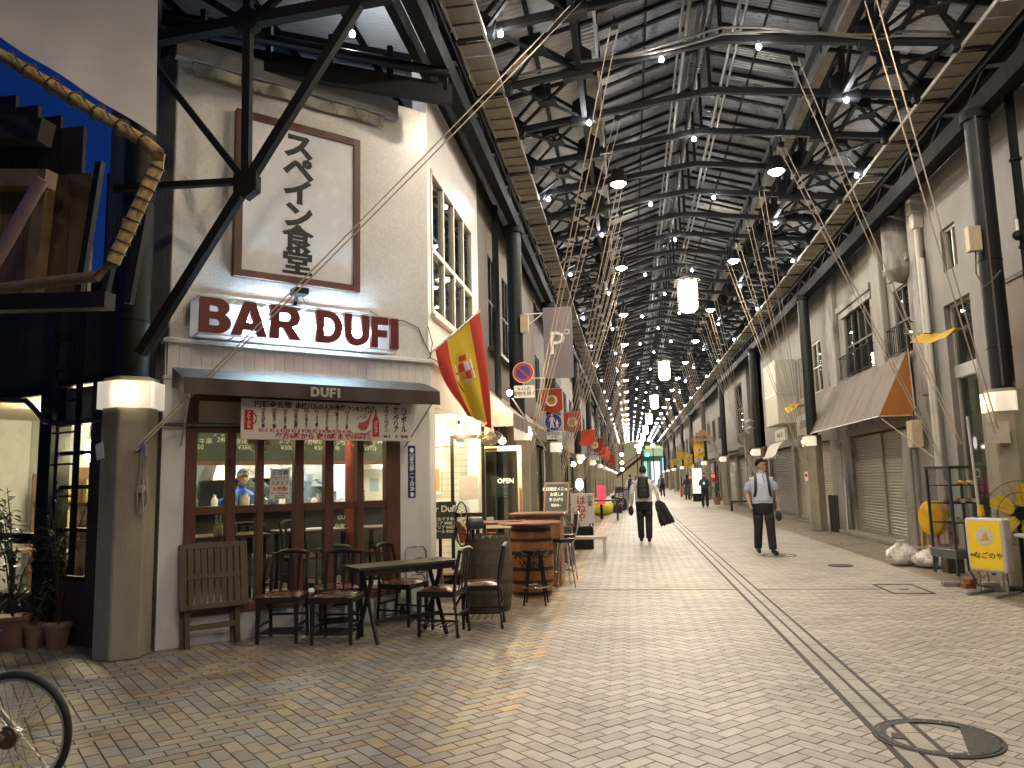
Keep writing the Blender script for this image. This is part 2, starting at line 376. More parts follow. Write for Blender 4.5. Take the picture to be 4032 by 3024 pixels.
railm = rail.mesh('tray_rail'); railm.materials.append(mat('tray_rail', (.30, .28, .24), .5, .3))
trays_rest = MB()
for k in range(K0, K1):
    y = Y0 + S * k
    for nm, me in (('roof_truss', frm), ('wind_bracing', brm[k % 2]), ('lattice_girder', lgm), ('fascia', fam), ('clerestory_panel', vsm), ('tray_rail', railm)):
        part(nm, me, None, roof, loc=(0, y, 0))
    part('gusset_plate', gpm, None, roof, loc=(0, y, 0))
    for me in shm[:]: part('roof_sheet', me, None, roof, loc=(0, y, 0))
    for s_ in (-1, 1):
        for j in range(4):
            yy = y + j * S / 4
            if -3 <= k < 28: part('tray_board', traym, None, roof, loc=(s_ * 3.225 - .02, yy, 7.005))
            elif k >= 28: trays_rest.b2((s_ * 3.06, yy + .012, 7.0), (s_ * 3.39, yy + .35, 7.012))
part('tray_run', trays_rest, TRAYM, roof, kind='stuff')
# long members
la = MB()
for s_ in (-1, 1):
    la.bar((s_ * 3.52, -2, 6.52), (s_ * 3.52, YE, 6.52), .16, .26)
    la.bar((s_ * 3.52, -2, 6.98), (s_ * 3.52, YE, 6.98), .12, .12)
    la.bar((s_ * 3.84, -2, 6.70), (s_ * 3.84, YE, 6.70), .10, .22)
    y = 0.
    while y < YE:
        la.bar((s_ * 3.52, y, 6.6), (s_ * 3.52, y + .715, 6.95), .05); la.bar((s_ * 3.52, y + .715, 6.95), (s_ * 3.52, y + 1.43, 6.6), .05); y += 1.43
part('eave_girder', la, mat('girder_black', (.0045, .0047, .005), .75, 0, var=.2, spec=.12), roof)
gu = MB()
for s_ in (-1, 1): gu.cyl((s_ * 3.72, -2, 7.02), (s_ * 3.72, YE, 7.02), .085, n=10); gu.cyl((s_ * 3.62, -2, 7.3), (s_ * 3.62, YE, 7.3), .05, n=8)
part('gutter_pipe', gu, IRON2, roof, smooth=40)
pp = MB()
for d, z, r in ((-.36, 8.28, .032), (.36, 8.28, .032), (-.44, 8.35, .022), (.45, 8.22, .022)): pp.cyl((d, -2, z), (d, YE, z), r, n=8)
part('sprinkler_pipe', pp, mat('sprinkler', (.26, .25, .24), .45, .6, var=.15), roof, smooth=40)
pp = MB(); pp.cyl((0, -2, 8.62), (0, YE, 8.62), .075, n=12)
part('ridge_duct', pp, mat('duct', (.09, .085, .08), .35, .7), roof, smooth=40)
# conduits clipped along the near chords
for k in (0,):
    y = Y0 + S * k - .09
    for j in range(2):
        pts = []
        for i in range(33):
            d = -3.0 + 6 * i / 32; pts.append((d, y - .03 * j, zc(d) + .02 + .05 * math.sin(d * 2.1 + j) * (abs(d) < 2.2) + .04 * j))
        part('conduit', MB().tube(pts, .018, 6), CONDUIT, roof, smooth=50)

# ------------------------------------------------------------------ bulbs on the trusses
BULB = emis('bulb_glow', (.95, .95, 1), 150)
SOCK = mat('socket', (.3, .3, .3), .5, .4)
bm_ = MB(); bm_.ball((0, 0, -.085), .034, 8, 5); bulbm = bm_.mesh('glass_bulb'); bulbm.materials.append(BULB)
sk = MB(); sk.cyl((0, 0, .0), (0, 0, -.05), .022, .026, 8); skm = sk.mesh('socket'); skm.materials.append(SOCK)
pat = [(-.82, .48), (-1.9, 1.98), (-.15,), (-2.85, 2.9)]
for k in range(-2, K1):
    for d in pat[k % 4]:
        b = thing('truss_bulb', 'small bare bulb glowing under a roof truss', 'light bulb', (CX + d, Y0 + S * k - .08, zc(d) - .07), 0, 'bulbs along the roof trusses')
        part('socket', skm, None, b); part('glass_bulb', bulbm, None, b)
# ------------------------------------------------------------------ flood lights
FLOOD = emis('flood_glow', (1, .84, .63), 160)
def floods(y, d, i):
    side = 'left' if d < 0 else 'right'
    t = thing('flood_light', f'{ORD[i]} round downlight from the front in the {side} row under the roof', 'downlight', (CX + d, y, 7.08), 0, f'{side} row of roof downlights')
    part('housing', MB().lathe([(.05, .28), (.12, .26), (.165, .10), (.165, -.01), (.15, -.01), (.14, .05)], 16, cap=False), IRON2, t, smooth=40)
    part('lens', MB().lathe([(.001, -.075), (.06, -.068), (.105, -.04), (.13, .0), (.13, .02)], 16, cap=False), FLOOD, t)
    part('bracket', MB().bar((0, 0, .26), (0, 0, .45), .05).bar((-.22 * (1 if d < 0 else -1), 0, .1), (0, 0, .2), .04), IRON, t)
ORD = 'first second third fourth fifth sixth seventh eighth ninth tenth eleventh twelfth thirteenth fourteenth fifteenth sixteenth seventeenth eighteenth nineteenth'.split() + ['overhead', 'rearmost']
for i, y in enumerate([8.3, 14.22, 20.15] + [26.1 + 5.95 * k for k in range(16)] + [2.35, -3.6]):
    for d in (-1.48, 1.42): floods(y, d, i)
# ------------------------------------------------------------------ hanging lanterns
LANT = emis('lantern_pane', (1, .87, .62), 19)
LFR = mat('lantern_frame', (.02, .018, .015), .5)
lan0 = None
for i in range(9):
    y = (18.45, 31.4, 44.3, 57.0, 70, 83, 96, 109, 121)[i]
    nm = ('nearest and largest', 'second', 'third', 'fourth')[i] if i < 4 else None
    lb = f'{nm} glowing hexagonal lantern hanging down the arcade centre' if nm else 'far glowing lantern in the row down the arcade centre'
    if lan0 is None:
        t = thing('hanging_lantern', lb, 'lantern', (CX + .06, y, 5.45), 0, 'hanging lanterns')
        N6 = 8; r = .235
        cor = [(r * math.cos(2 * math.pi * (j + .5) / N6), r * math.sin(2 * math.pi * (j + .5) / N6)) for j in range(N6)]
        for j in range(N6):
            a, b = cor[j], cor[(j + 1) % N6]
            part('pane', MB().quad((*a, .06), (*b, .06), (*b, .70), (*a, .70)), LANT, t)
        f = MB()
        for (x_, y_) in cor: f.bar((x_ * 1.03, y_ * 1.03, .02), (x_ * 1.03, y_ * 1.03, .74), .03)
        for z in (.05, .16, .22, .71):
            for j in range(N6):
                a, b = cor[j], cor[(j + 1) % N6]; f.bar((a[0] * 1.03, a[1] * 1.03, z), (b[0] * 1.03, b[1] * 1.03, z), .03, .026)
        part('frame', f, LFR, t)
        part('cap', MB().lathe([(.32, .72), (.32, .74), (.25, .78), (.06, .85), (.03, .90)], 8), LFR, t)
        part('bottom_lens', MB().lathe([(.001, -.03), (.15, -.02), (.19, .03)], 16, cap=False), emis('lantern_base', (1, .85, .62), 10), t)
        part('hanging_rod', MB().cyl((0, 0, .84), (0, 0, 3.05), .014, n=6), LFR, t)
        lan0 = t
    else: dup(lan0, (CX + .06, y, 5.45), 0, lb)

# ------------------------------------------------------------------ columns with box lamps
LAMPSH = translucent('lamp_shade', (.95, .88, .74), .55, .10)
LBULB = emis('column_bulb', (1, .82, .55), 30)
COLM = mat('column_concrete', (.27, .24, .175), .85, var=.30, vs=2.2, bump=.4, bs=60, streak=.3)
PIPE = mat('column_pipe', (.010, .012, .0115), .5, 0, var=.05, vs=4, spec=.3)
def column(x, y, face, label, group, lampz=2.26, r=.235, top=6.42, size=.38, rz=None, hexa=True):
    rz = (0 if face > 0 else math.pi) if rz is None else rz
    t = thing('arcade_column', label, 'column', (x, y, 0), rz, group)
    n_ = 6
    poly = [(r * math.cos(2 * math.pi * (j + .5) / n_), r * math.sin(2 * math.pi * (j + .5) / n_)) for j in range(n_)]
    part('concrete_base', MB().prism(poly, 0, 2.56), COLM, t, bevel=.012)
    part('steel_pipe', MB().cyl((0, 0, 2.5), (0, 0, top), .145, n=20), PIPE, t, smooth=40)
    part('collar', MB().cyl((0, 0, top - .12), (0, 0, top + .02), .19, n=16).cyl((0, 0, 4.3), (0, 0, 4.32), .149, n=16).cyl((0, 0, 3.1), (0, 0, 3.12), .149, n=16), IRON, t, smooth=40)
    # shade wraps the three faces turned to the arcade
    R1 = r + .045
    ring = [(R1 * math.cos(a), R1 * math.sin(a)) for a in [R(-90), R(-30), R(30), R(90)]]
    sh = MB(); z0, z1 = lampz, lampz + .255
    o = [(p[0], p[1], z0) for p in ring] + [(p[0], p[1], z1) for p in ring]
    sh.add(o, [(0, 1, 5, 4), (1, 2, 6, 5), (2, 3, 7, 6)])
    inn = [(ring[0][0] - .02, ring[0][1] * .98), (ring[3][0] - .02, ring[3][1] * .98)]
    sh.add([(p[0], p[1], z1) for p in ring] , [(0, 1, 2, 3)])
    sh.add([(ring[0][0], ring[0][1], z0), (ring[0][0], ring[0][1], z1), (ring[0][0] - .05, ring[0][1] * .8, z1), (ring[0][0] - .05, ring[0][1] * .8, z0)], [(0, 1, 2, 3)])
    sh.add([(ring[3][0], ring[3][1], z0), (ring[3][0], ring[3][1], z1), (ring[3][0] - .05, ring[3][1] * .8, z1), (ring[3][0] - .05, ring[3][1] * .8, z0)], [(0, 1, 2, 3)])
    lampo = part('lamp_shade', sh, LAMPSH, t)
    part('lamp_bulb', MB().ball((r + .012, -.05, (z0 + z1) / 2), .03, 8, 5), LBULB, lampo)
    return t
# left one at the bar corner stands turned
cols_R = [(4.95, 11.0), (4.95, 21.9), (4.95, 30.9), (4.95, 41.5), (4.95, 51.9), (4.95, 62.5), (4.95, 73), (4.95, 86), (4.95, 99), (4.95, 112)]
cols_L = [(-2.05, 14.4), (-2.05, 21.0), (-2.05, 31.6), (-2.05, 41.5), (-2.05, 51.8), (-2.05, 62), (-2.05, 72), (-2.05, 84), (-2.05, 97), (-2.05, 110)]
od = ('nearest', 'second', 'third', 'fourth', 'fifth', 'sixth', 'seventh', 'eighth', 'ninth', 'tenth')
level = ('lowest', 'lower', 'upper', 'highest')
column(-4.66, 6.66, 1, 'concrete column at the bar corner with glowing box lamp and knotted ropes', 'arcade columns', rz=R(-50), r=.245, top=7.0)
for i, (x, y) in enumerate(cols_R):
    column(x, y, -1, f'{od[i]} column with box lamp on the right side of the arcade' if i < 4 else 'far column with box lamp along the right side of the arcade', 'arcade columns')
for i, (x, y) in enumerate(cols_L):
    column(x, y, 1, f'{od[i]} column with box lamp on the left side past the bar' if i < 4 else 'far column with box lamp along the left side of the arcade', 'arcade columns')
# ------------------------------------------------------------------ ropes from roof pulleys down to the columns
def rope(a, b, i, label, gap=.05, group='pulley ropes'):
    t = thing('pulley_rope', label, 'rope', a, 0, group); A = Vector(a); B = Vector(b)
    for s_ in (-1, 1):
        pts = []
        for k in range(9):
            u = k / 8; p = A.lerp(B, u); p.z -= .04 * 4 * u * (1 - u) * (1 + .25 * s_) * (A - B).length / 9; p.x += s_ * gap * (.35 + .65 * (1 - u)); pts.append(p - A)
        part('strand', MB().tube(pts, .0085, 5), ROPE, t, smooth=60)
    part('pulley', MB().cyl((-.05, 0, .02), (.05, 0, .02), .05, n=10).bar((0, 0, .05), (0, 0, .16), .02), IRON2, t)
rope((-.36, 8.75, 7.3), (-4.50, 6.50, 1.86), 0, 'long pair of ropes crossing the bar facade to the corner column')
rope((3.19, 9.42, 7.3), (4.80, 10.86, 1.72), 0, 'near pair of ropes slanting down to the nearest right column', gap=.07)
rope((2.67, 11.24, 7.6), (4.98, 12.6, 1.9), 0, 'pair of ropes past the yellow pennant to the right', gap=.06)
rope((2.9, 13.6, 7.3), (5.35, 14.2, 1.55), 0, 'pair of ropes slanting before the pale shop front on the right', gap=.05)
rl = 'pair of ropes slanting from the left roof edge to a far column'; rr_ = 'pair of ropes slanting from the right roof edge to a far column'
for i, (x, y) in enumerate(cols_R[1:8]):
    for j, dy in enumerate((-6.2, -4.4, -2.6, -.8)):
        rope((CX + 1.4, y + dy, 7.3), (x - .2, y - .12 + .05 * j, 1.95 - .12 * j), 0, f'{level[j]} pair of ropes tied to the {od[i + 1]} column on the right', group='right ropes')
for i, (x, y) in enumerate(cols_L[:8]):
    for j, dy in enumerate((-6.0, -4.4, -2.8, -1.2, .6) if i else (-5.0, -2.4)):
        rope((CX - 1.45, y + dy, 7.3), (x + .2, y - .1 + .06 * j, 2.05 - .14 * j), 0, f'{od[j]} of the rope pairs tied to the {od[i]} column on the left', group='left ropes')
# ================================================================== corner bar building
BO = (-4.45, 6.93, 0); BR = R(45); BM = trs(BO, BR)
def BL(x, y, z=0): return tuple(BM @ Vector((x, y, z)))
def mosaic(name, col, grout, sz, rough=.35, bump=.4):
    m = bpy.data.materials.new(name); m.use_nodes = True; t = m.node_tree; b = t.nodes['Principled BSDF']; N = t.nodes.new; L = t.links.new
    tc = N('ShaderNodeTexCoord'); sep = N('ShaderNodeSeparateXYZ'); cb = N('ShaderNodeCombineXYZ'); L(tc.outputs['Object'], sep.inputs[0])
    ad = N('ShaderNodeMath'); ad.operation = 'ADD'; L(sep.outputs[0], ad.inputs[0]); L(sep.outputs[1], ad.inputs[1]); L(ad.outputs[0], cb.inputs[0]); L(sep.outputs[2], cb.inputs[1])
    br = N('ShaderNodeTexBrick'); br.offset = 0; br.inputs['Scale'].default_value = 1 / sz; br.inputs['Brick Width'].default_value = 1; br.inputs['Row Height'].default_value = 1
    br.inputs['Mortar Size'].default_value = .06; br.inputs['Color1'].default_value = (*col, 1); br.inputs['Color2'].default_value = (*[c * .88 for c in col], 1); br.inputs['Mortar'].default_value = (*grout, 1)
    L(cb.outputs[0], br.inputs['Vector'])
    n_ = N('ShaderNodeTexNoise'); n_.inputs['Scale'].default_value = 2.2; n_.inputs['Detail'].default_value = 6; g = N('ShaderNodeNewGeometry'); L(g.outputs['Position'], n_.inputs['Vector'])
    r = N('ShaderNodeMapRange'); r.inputs[1].default_value = .3; r.inputs[2].default_value = .7; r.inputs[3].default_value = .94; r.inputs[4].default_value = 1.04; L(n_.outputs[0], r.inputs[0])
    x = N('ShaderNodeVectorMath'); x.operation = 'SCALE'; L(br.outputs[0], x.inputs[0]); L(r.outputs[0], x.inputs['Scale']); L(x.outputs[0], b.inputs['Base Color'])
    b.inputs['Roughness'].default_value = rough
    bp = N('ShaderNodeBump'); bp.inputs['Strength'].default_value = bump; bp.inputs['Distance'].default_value = .004; bp.invert = True; L(br.outputs['Fac'], bp.inputs['Height']); L(bp.outputs[0], b.inputs['Normal'])
    MATS[name] = m; return m
MOS = mosaic('mosaic_white', (.71, .69, .65), (.55, .53, .49), .028, .3, .5)
PLAST = mat('white_plaster', (.68, .66, .62), .6, var=.10, vs=2.5, streak=.35, bump=.08, bs=60)
bar = thing('bar_building', 'white tiled corner bar building with large window and brown frames', 'building', BO, BR)
W = MB(); W.b2((-.02, 0, 2.99), (2.95, .18, 6.17)); part('upper_wall', W, MOS, bar)
W = MB(); W.b2((-.05, -.005, 0), (.17, .16, 2.62)); W.b2((2.54, -.005, 0), (2.95, .16, 2.62)); W.b2((.17, .002, 0), (2.54, .16, .27)); W.b2((-.05, .01, 2.44), (2.95, .16, 2.62)); part('lower_wall', W, PLAST, bar)
part('cladding_backing', MB().b2((-.04, .02, 2.62), (2.95, .15, 2.95)), PLAST, bar)
cb_ = MB().b2((-.052, -.012, 0), (.052, .02, .325)); cbm = cb_.mesh('cladding_board'); cbm.materials.append(PLAST)
for i in range(28): part('cladding_board', cbm, None, bar, loc=(.03 + i * .107, 0, 2.62))
part('cornice', MB().b2((-.08, -.07, 2.945), (3.0, .1, 2.985)).b2((-.05, -.035, 2.985), (2.97, .1, 3.0)), PLAST, bar, bevel=.004)
part('lower_band', MB().b2((-.06, -.03, 2.585), (2.96, .02, 2.622)), PLAST, bar, bevel=.004)
# left return towards the column
RIB = mat('ribbed_siding', (.20, .19, .165), .6, var=.12)
W = MB(); a = Vector(BO[:2] + (0,)); dL = Vector((-.94, .34, 0))
for i in range(30):
    p = a + dL * (i * .035 + .02); W.bar((p.x, p.y, 0), (p.x, p.y, 6.1), .034 if i % 2 else .030, .05 if i % 2 else .035, up=dL)
part('ribbed_return', W, RIB, bar, world=True)
# face along the arcade (x = -2.365)
FX = -2.365
W = MB(); W.b2((FX - .18, 9.02, 2.99), (FX, 9.22, 7.2)); W.b2((FX - .18, 11.75, 2.99), (FX, 12.3, 7.2)); W.b2((FX - .18, 9.22, 2.99), (FX, 11.75, 3.62)); W.b2((FX - .18, 9.22, 5.52), (FX, 11.75, 7.2))
part('arcade_wall', W, mosaic('mosaic_side', (.72, .70, .66), (.58, .56, .52), .028, .35, .3), bar, world=True)
W = MB(); W.b2((FX - .16, 9.02, 0), (FX, 9.30, 2.44)); W.b2((FX - .16, 12.0, 0), (FX, 12.3, 2.44)); W.b2((FX - .16, 9.02, 2.44), (FX + .005, 12.3, 2.99))
part('entrance_wall', W, PLAST, bar, world=True)
part('arcade_cornice', MB().b2((FX - .1, 9.05, 2.945), (FX + .07, 12.3, 2.985)), PLAST, bar, world=True)
# upper window with aluminium frame, panes and drawn curtains
ALU = mat('aluminium', (.55, .52, .46), .45, .5, var=.1)
wf = MB(); ys = [9.22, 9.85, 10.48, 11.12, 11.75]
for y in ys: wf.b2((FX - .07, y - .03, 3.62), (FX + .012, y + .03, 5.52))
for z in (3.65, 4.45, 5.49): wf.b2((FX - .065, 9.22, z - .03), (FX + .018, 11.75, z + .03))
wf.b2((FX - .05, 9.15, 3.56), (FX + .06, 11.8, 3.60))
w_ = part('upper_window', wf, ALU, bar, world=True)
GL2 = glass('window_glass_dark', (.55, .6, .55), .16, .03)
for i in range(4):
    for z0, z1 in ((3.68, 4.42), (4.48, 5.46)):
        part('pane', MB().b2((FX - .032, ys[i] + .03, z0), (FX - .024, ys[i + 1] - .03, z1)), GL2, w_, world=True)
cu = MB(); cu.grid(lambda u, v: (FX - .12 + .02 * math.sin(u * 70), 9.2 + 2.6 * u, 3.6 + 1.95 * v), 120, 1)
part('curtain', cu, mat('curtain', (.20, .22, .185), .9, var=.1), w_, world=True)
# window wall
fw = MB(); FZ0, FZ1 = .27, 2.44
fw.b2((.17, -.03, FZ0), (.28, .08, FZ1)); fw.b2((2.36, -.03, FZ0), (2.54, .08, FZ1)); fw.b2((.28, -.03, 2.06), (2.36, .08, 2.16)); fw.b2((.28, -.03, FZ0), (2.36, .08, .36)); fw.b2((.28, -.03, 2.38), (2.36, .08, FZ1))
wfr = part('window_frame', fw, WOOD_B, bar, bevel=.005)
sx_ = [.28, .57, .66, .88, .95, 1.28, 1.38, 1.62, 1.72, 2.0, 2.08, 2.36]
for i in range(1, 11, 2): part('mullion', MB().b2((sx_[i], -.026, .36), (sx_[i + 1], .07, 2.06)), WOOD_B, wfr, bevel=.005)
for i in range(0, 12, 2):
    part('rail', MB().b2((sx_[i], -.02, 1.245), (sx_[i + 1], .06, 1.325)), WOOD_B, wfr, bevel=.004)
    part('pane', MB().b2((sx_[i], .018, .36), (sx_[i + 1], .024, 1.245)), GLASS, wfr)
    part('pane', MB().b2((sx_[i], .019, 1.325), (sx_[i + 1], .025, 2.06)), GLASS, wfr)
part('transom_panel', MB().b2((.28, .0, 2.16), (2.36, .03, 2.38)), mat('cream_panel', (.62, .55, .38), .5, var=.08), wfr)
part('door_handle', MB().b2((.585, -.045, 1.72), (.60, -.026, 1.80)), IRON2, wfr)
# conduit across the wall
part('wall_conduit', MB().tube([(-.35, -.02, 2.12), (.0, -.06, 2.13), (.1, -.06, 2.13), (.75, -.06, 2.14)], .018, 8), mat('conduit'), bar, smooth=50)
# flashing under the eave and eave beam
fl_ = MB(); fl_.grid(lambda u, v: (.12 + 2.2 * u, -.05 - .04 * v + .006 * math.sin(u * 43) * v, 5.80 + .11 * v + .01 * math.sin(u * 17)), 60, 2)
part('tin_flashing', fl_, mat('tin', (.6, .56, .48), .30, .9, var=.06, vs=4), bar)
part('eave_board', MB().b2((-.05, -.10, 5.93), (2.5, 0, 6.16)), mat('grey_board', (.30, .285, .27), .6), bar)
# floor, ceiling, inner walls of the bar room
W = MB(); W.prism([(.0, .16), (2.88, .16), (5.1, 2.3), (3.4, 4.1), (1.1, 4.1)], .2, .25); part('room_floor', W, mat('room_floor', (.10, .07, .05), .5, var=.2), bar)
W = MB(); W.prism([(-.05, .16), (2.88, .16), (5.2, 2.35), (3.4, 4.2), (1.1, 4.2)], 2.62, 2.68); part('room_ceiling', W, mat('room_ceiling', (.36, .31, .22), .7), bar)
W = MB(); W.b2((1.0, 4.1, .2), (3.6, 4.2, 2.65)); W.bar((-.06, .16, 1.42), (1.12, 4.15, 1.42), .06, 2.45); part('room_wall', W, mat('room_wall', (.16, .145, .11), .7, var=.2), bar)
W = MB(); W.bar((5.22, 2.38, 1.42), (3.42, 4.18, 1.42), .06, 2.45); part('tiled_wall', W, mosaic('tile_wall', (.72, .68, .55), (.50, .46, .35), .098, .2, .3), bar)

# ---- lettered signs on the facade
RED = mat('letter_red', (.13, .012, .010), .45, var=.12)
sg = thing('letter_sign', 'dark red BAR DUFI letters standing before cold white sign lights', 'sign', BL(0, 0, 0), BR)
def fit_text(name, parent, m, body, x0, x1, z0, z1, y, bold, ext):
    me = text(body, 1, bold=bold, ext=1)
    xs = [v.co.x for v in me.vertices]; ys_ = [v.co.y for v in me.vertices]; a, b, c, d = min(xs), max(xs), min(ys_), max(ys_)
    for v in me.vertices:
        X = x0 + (v.co.x - a) / (b - a) * (x1 - x0); Z = z0 + (v.co.y - c) / (d - c) * (z1 - z0); Y = y + (-ext / 2 if v.co.z > 0 else ext / 2); v.co = (X, Y, Z)
    me.flip_normals() if False else None
    me.materials.clear(); me.materials.append(m); return part(name, me, m, parent)
def arc(cx, cy, rx, ry, a0, a1, n_=9): return [(cx + rx * math.cos(R(a0 + (a1 - a0) * i / n_)), cy + ry * math.sin(R(a0 + (a1 - a0) * i / n_))) for i in range(n_ + 1)]
GLY = {  # heavy grotesque capitals, outlines in a unit square; later outlines are the counters
 'B': [[(0, 0), (.55, 0)] + arc(.58, .29, .42, .29, -90, 70, 10) + [(.82, .54)] + arc(.55, .74, .39, .26, -20, 90, 8) + [(0, 1)], [(.30, .60), (.30, .79), (.50, .79)] + arc(.50, .695, .12, .095, 90, -90, 6) + [(.50, .60)], [(.30, .20), (.30, .41), (.52, .41)] + arc(.52, .305, .14, .105, 90, -90, 6) + [(.52, .20)]],
 'A': [[(0, 0), (.27, 0), (.32, .17), (.68, .17), (.73, 0), (1, 0), (.66, 1), (.34, 1)], [(.40, .38), (.60, .38), (.50, .74)]],
 'R': [[(0, 0), (.29, 0), (.29, .33), (.40, .33), (.66, 0), (1, 0), (.70, .38)] + arc(.58, .67, .37, .33, -50, 90, 10) + [(0, 1)], [(.29, .54), (.29, .79), (.50, .79)] + arc(.50, .665, .15, .125, 90, -90, 6) + [(.50, .54)]],
 'D': [[(0, 0), (.42, 0)] + arc(.46, .5, .54, .5, -90, 90, 14) + [(0, 1)], [(.30, .22), (.30, .78), (.42, .78)] + arc(.42, .5, .27, .28, 90, -90, 10) + [(.42, .22)]],
 'U': [[(0, 1), (0, .40)] + arc(.5, .40, .5, .40, 180, 360, 14) + [(1, 1), (.70, 1), (.70, .40)] + arc(.5, .40, .20, .18, 0, -180, 8) + [(.30, .40), (.30, 1)]],
 'F': [[(0, 0), (.38, 0), (.38, .36), (.92, .36), (.92, .58), (.38, .58), (.38, .77), (1, .77), (1, 1), (0, 1)]],
 'I': [[(0, 0), (1, 0), (1, 1), (0, 1)]]}
def glyph(name, parent, m, ch, x0, x1, z0, z1, y, ext):
    c = bpy.data.curves.new('g', 'CURVE'); c.dimensions = '2D'; c.fill_mode = 'BOTH'; c.extrude = ext / 2
    for o_ in GLY[ch]:
        sp_ = c.splines.new('POLY'); sp_.points.add(len(o_) - 1); sp_.use_cyclic_u = True
        for p_, (gx, gz) in zip(sp_.points, o_): p_.co = (x0 + gx * (x1 - x0), z0 + gz * (z1 - z0), 0, 1)
    o = bpy.data.objects.new('g', c); me = bpy.data.meshes.new_from_object(o); bpy.data.objects.remove(o); me.transform(FRONT.to_4x4()); me.transform(Matrix.Translation((0, y, 0))); me.materials.clear(); me.materials.append(m)
    return part(name, me, m, parent)
for ch, a, b in (('B', .199, .500), ('A', .508, .868), ('R', .897, 1.232), ('D', 1.393, 1.698), ('U', 1.72, 2.018), ('F', 2.042, 2.255), ('I', 2.285, 2.385)):
    glyph('letter', sg, RED, ch, a, b, 3.035, 3.385, -.27, .05)
rl_ = MB()
for z in (3.40, 3.02): rl_.bar((.2, -.27, z), (2.38, -.27, z), .012); rl_.bar((.2, -.05, z), (2.38, -.05, z), .012)
for x in (.2, .55, .9, 1.3, 1.7, 2.03, 2.38):
    for z in (3.40, 3.02): rl_.bar((x, -.27, z), (x, -.03, z), .010)
part('letter_rails', rl_, mat('pale_metal', (.5, .5, .5), .4, .5), sg)
part('backing_panel', MB().b2((.17, -.035, 3.02), (2.40, -.025, 3.40)), mat('acrylic', (.70, .76, .80), .3, var=.05), sg)
TUBE = emis('cold_tube', (.52, .80, 1.0), 75)
part('fluorescent_tube', MB().cyl((.75, -.13, 3.21), (1.36, -.13, 3.21), .014, n=8), TUBE, sg)
part('fluorescent_tube', MB().cyl((1.46, -.13, 3.22), (2.02, -.13, 3.22), .014, n=8), TUBE, sg)
sp = thing('panel_sign', 'white vertical sign panel in brown frame with black Japanese letters', 'sign', BL(0, 0, 0), BR)
part('panel', MB().b2((.66, -.05, 3.78), (1.93, 0, 5.46)), mat('sign_white', (.74, .74, .75), .22, var=.04), sp)
for nm, lo, hi in (('side', (.575, -.075, 3.70), (.66, -.0, 5.545)), ('side', (1.93, -.075, 3.70), (2.01, -.0, 5.545)), ('top', (.66, -.075, 5.46), (1.93, -.0, 5.545)), ('bottom', (.66, -.075, 3.70), (1.93, -.0, 3.78))):
    part('frame_' + nm, MB().b2(lo, hi), mat('sign_frame', (.10, .038, .024), .4, var=.15), sp, bevel=.004)
for i, ch in enumerate('スペイン食堂'):
    bo = .048 if i < 4 else .022
    put_text('letter', sp, INK, ch, .315, (1.27, -.0515, 5.27 - i * .268), bold=bo, ext=.0015, sx=1.12)
    if i > 3:
        for dx in (.006, -.006): put_text('letter', sp, INK, ch, .315, (1.27 + dx, -.0525 - dx * .1, 5.27 - i * .268), bold=bo, ext=.0015, sx=1.12)
fs = thing('spot_lamp', 'small black floodlight fixed below the brown framed panel sign', 'lamp', BL(1.26, -.1, 3.56), BR)
part('body', MB().b2((-.08, -.12, 0), (.08, .03, .07)), IRON2, fs, bevel=.006); part('bracket', MB().bar((0, .02, .02), (0, .1, -.1), .03).b2((-.05, .03, -.12), (.05, .1, -.10)), IRON2, fs)
part('cable', MB().tube([(.05, 0, .0), (.1, .05, -.06), (.2, .08, -.07), (.35, .09, -.10)], .005, 5), BLACK, fs)
# ---- awning
aw = thing('window_awning', 'brown window awning with DUFI valance over the bar window', 'awning', BL(0, 0, 0), BR)
CAN = mat('canopy_grey', (.075, .07, .062), .55, var=.12); VAL = mat('valance_brown', (.055, .035, .026), .6, var=.12)
c = MB(); c.grid(lambda u, v: (.02 + 2.78 * u, -.03 - .47 * v, 2.70 - .155 * v + .02 * math.sin(math.pi * v)), 30, 4); part('canopy', c, CAN, aw, smooth=40)
v_ = MB(); v_.grid(lambda u, v: (.02 + 2.78 * u, -.50 - .012 * math.sin(u * 40) * v, 2.545 - .155 * v), 80, 2); part('valance', v_, VAL, aw, smooth=40)
part('valance_side', MB().quad((.02, -.5, 2.53), (.02, -.03, 2.70), (.02, -.03, 2.5), (.02, -.5, 2.40)).quad((2.8, -.5, 2.53), (2.8, -.03, 2.70), (2.8, -.03, 2.5), (2.8, -.5, 2.40)), VAL, aw)
for ch, xa, xb in (('D', 1.25, 1.345), ('U', 1.355, 1.445), ('F', 1.455, 1.525), ('I', 1.54, 1.572)): glyph('lettering', aw, mat('faded_white', (.42, .38, .33), .7), ch, xa, xb, 2.415, 2.515, -.518, .003)
for x0, x1 in ((.12, .09), (2.6, 2.74)): part('arm', MB().cyl((x0, -.03, 1.93), (x1, -.48, 2.45), .009, n=6), mat('pale_metal'), aw)
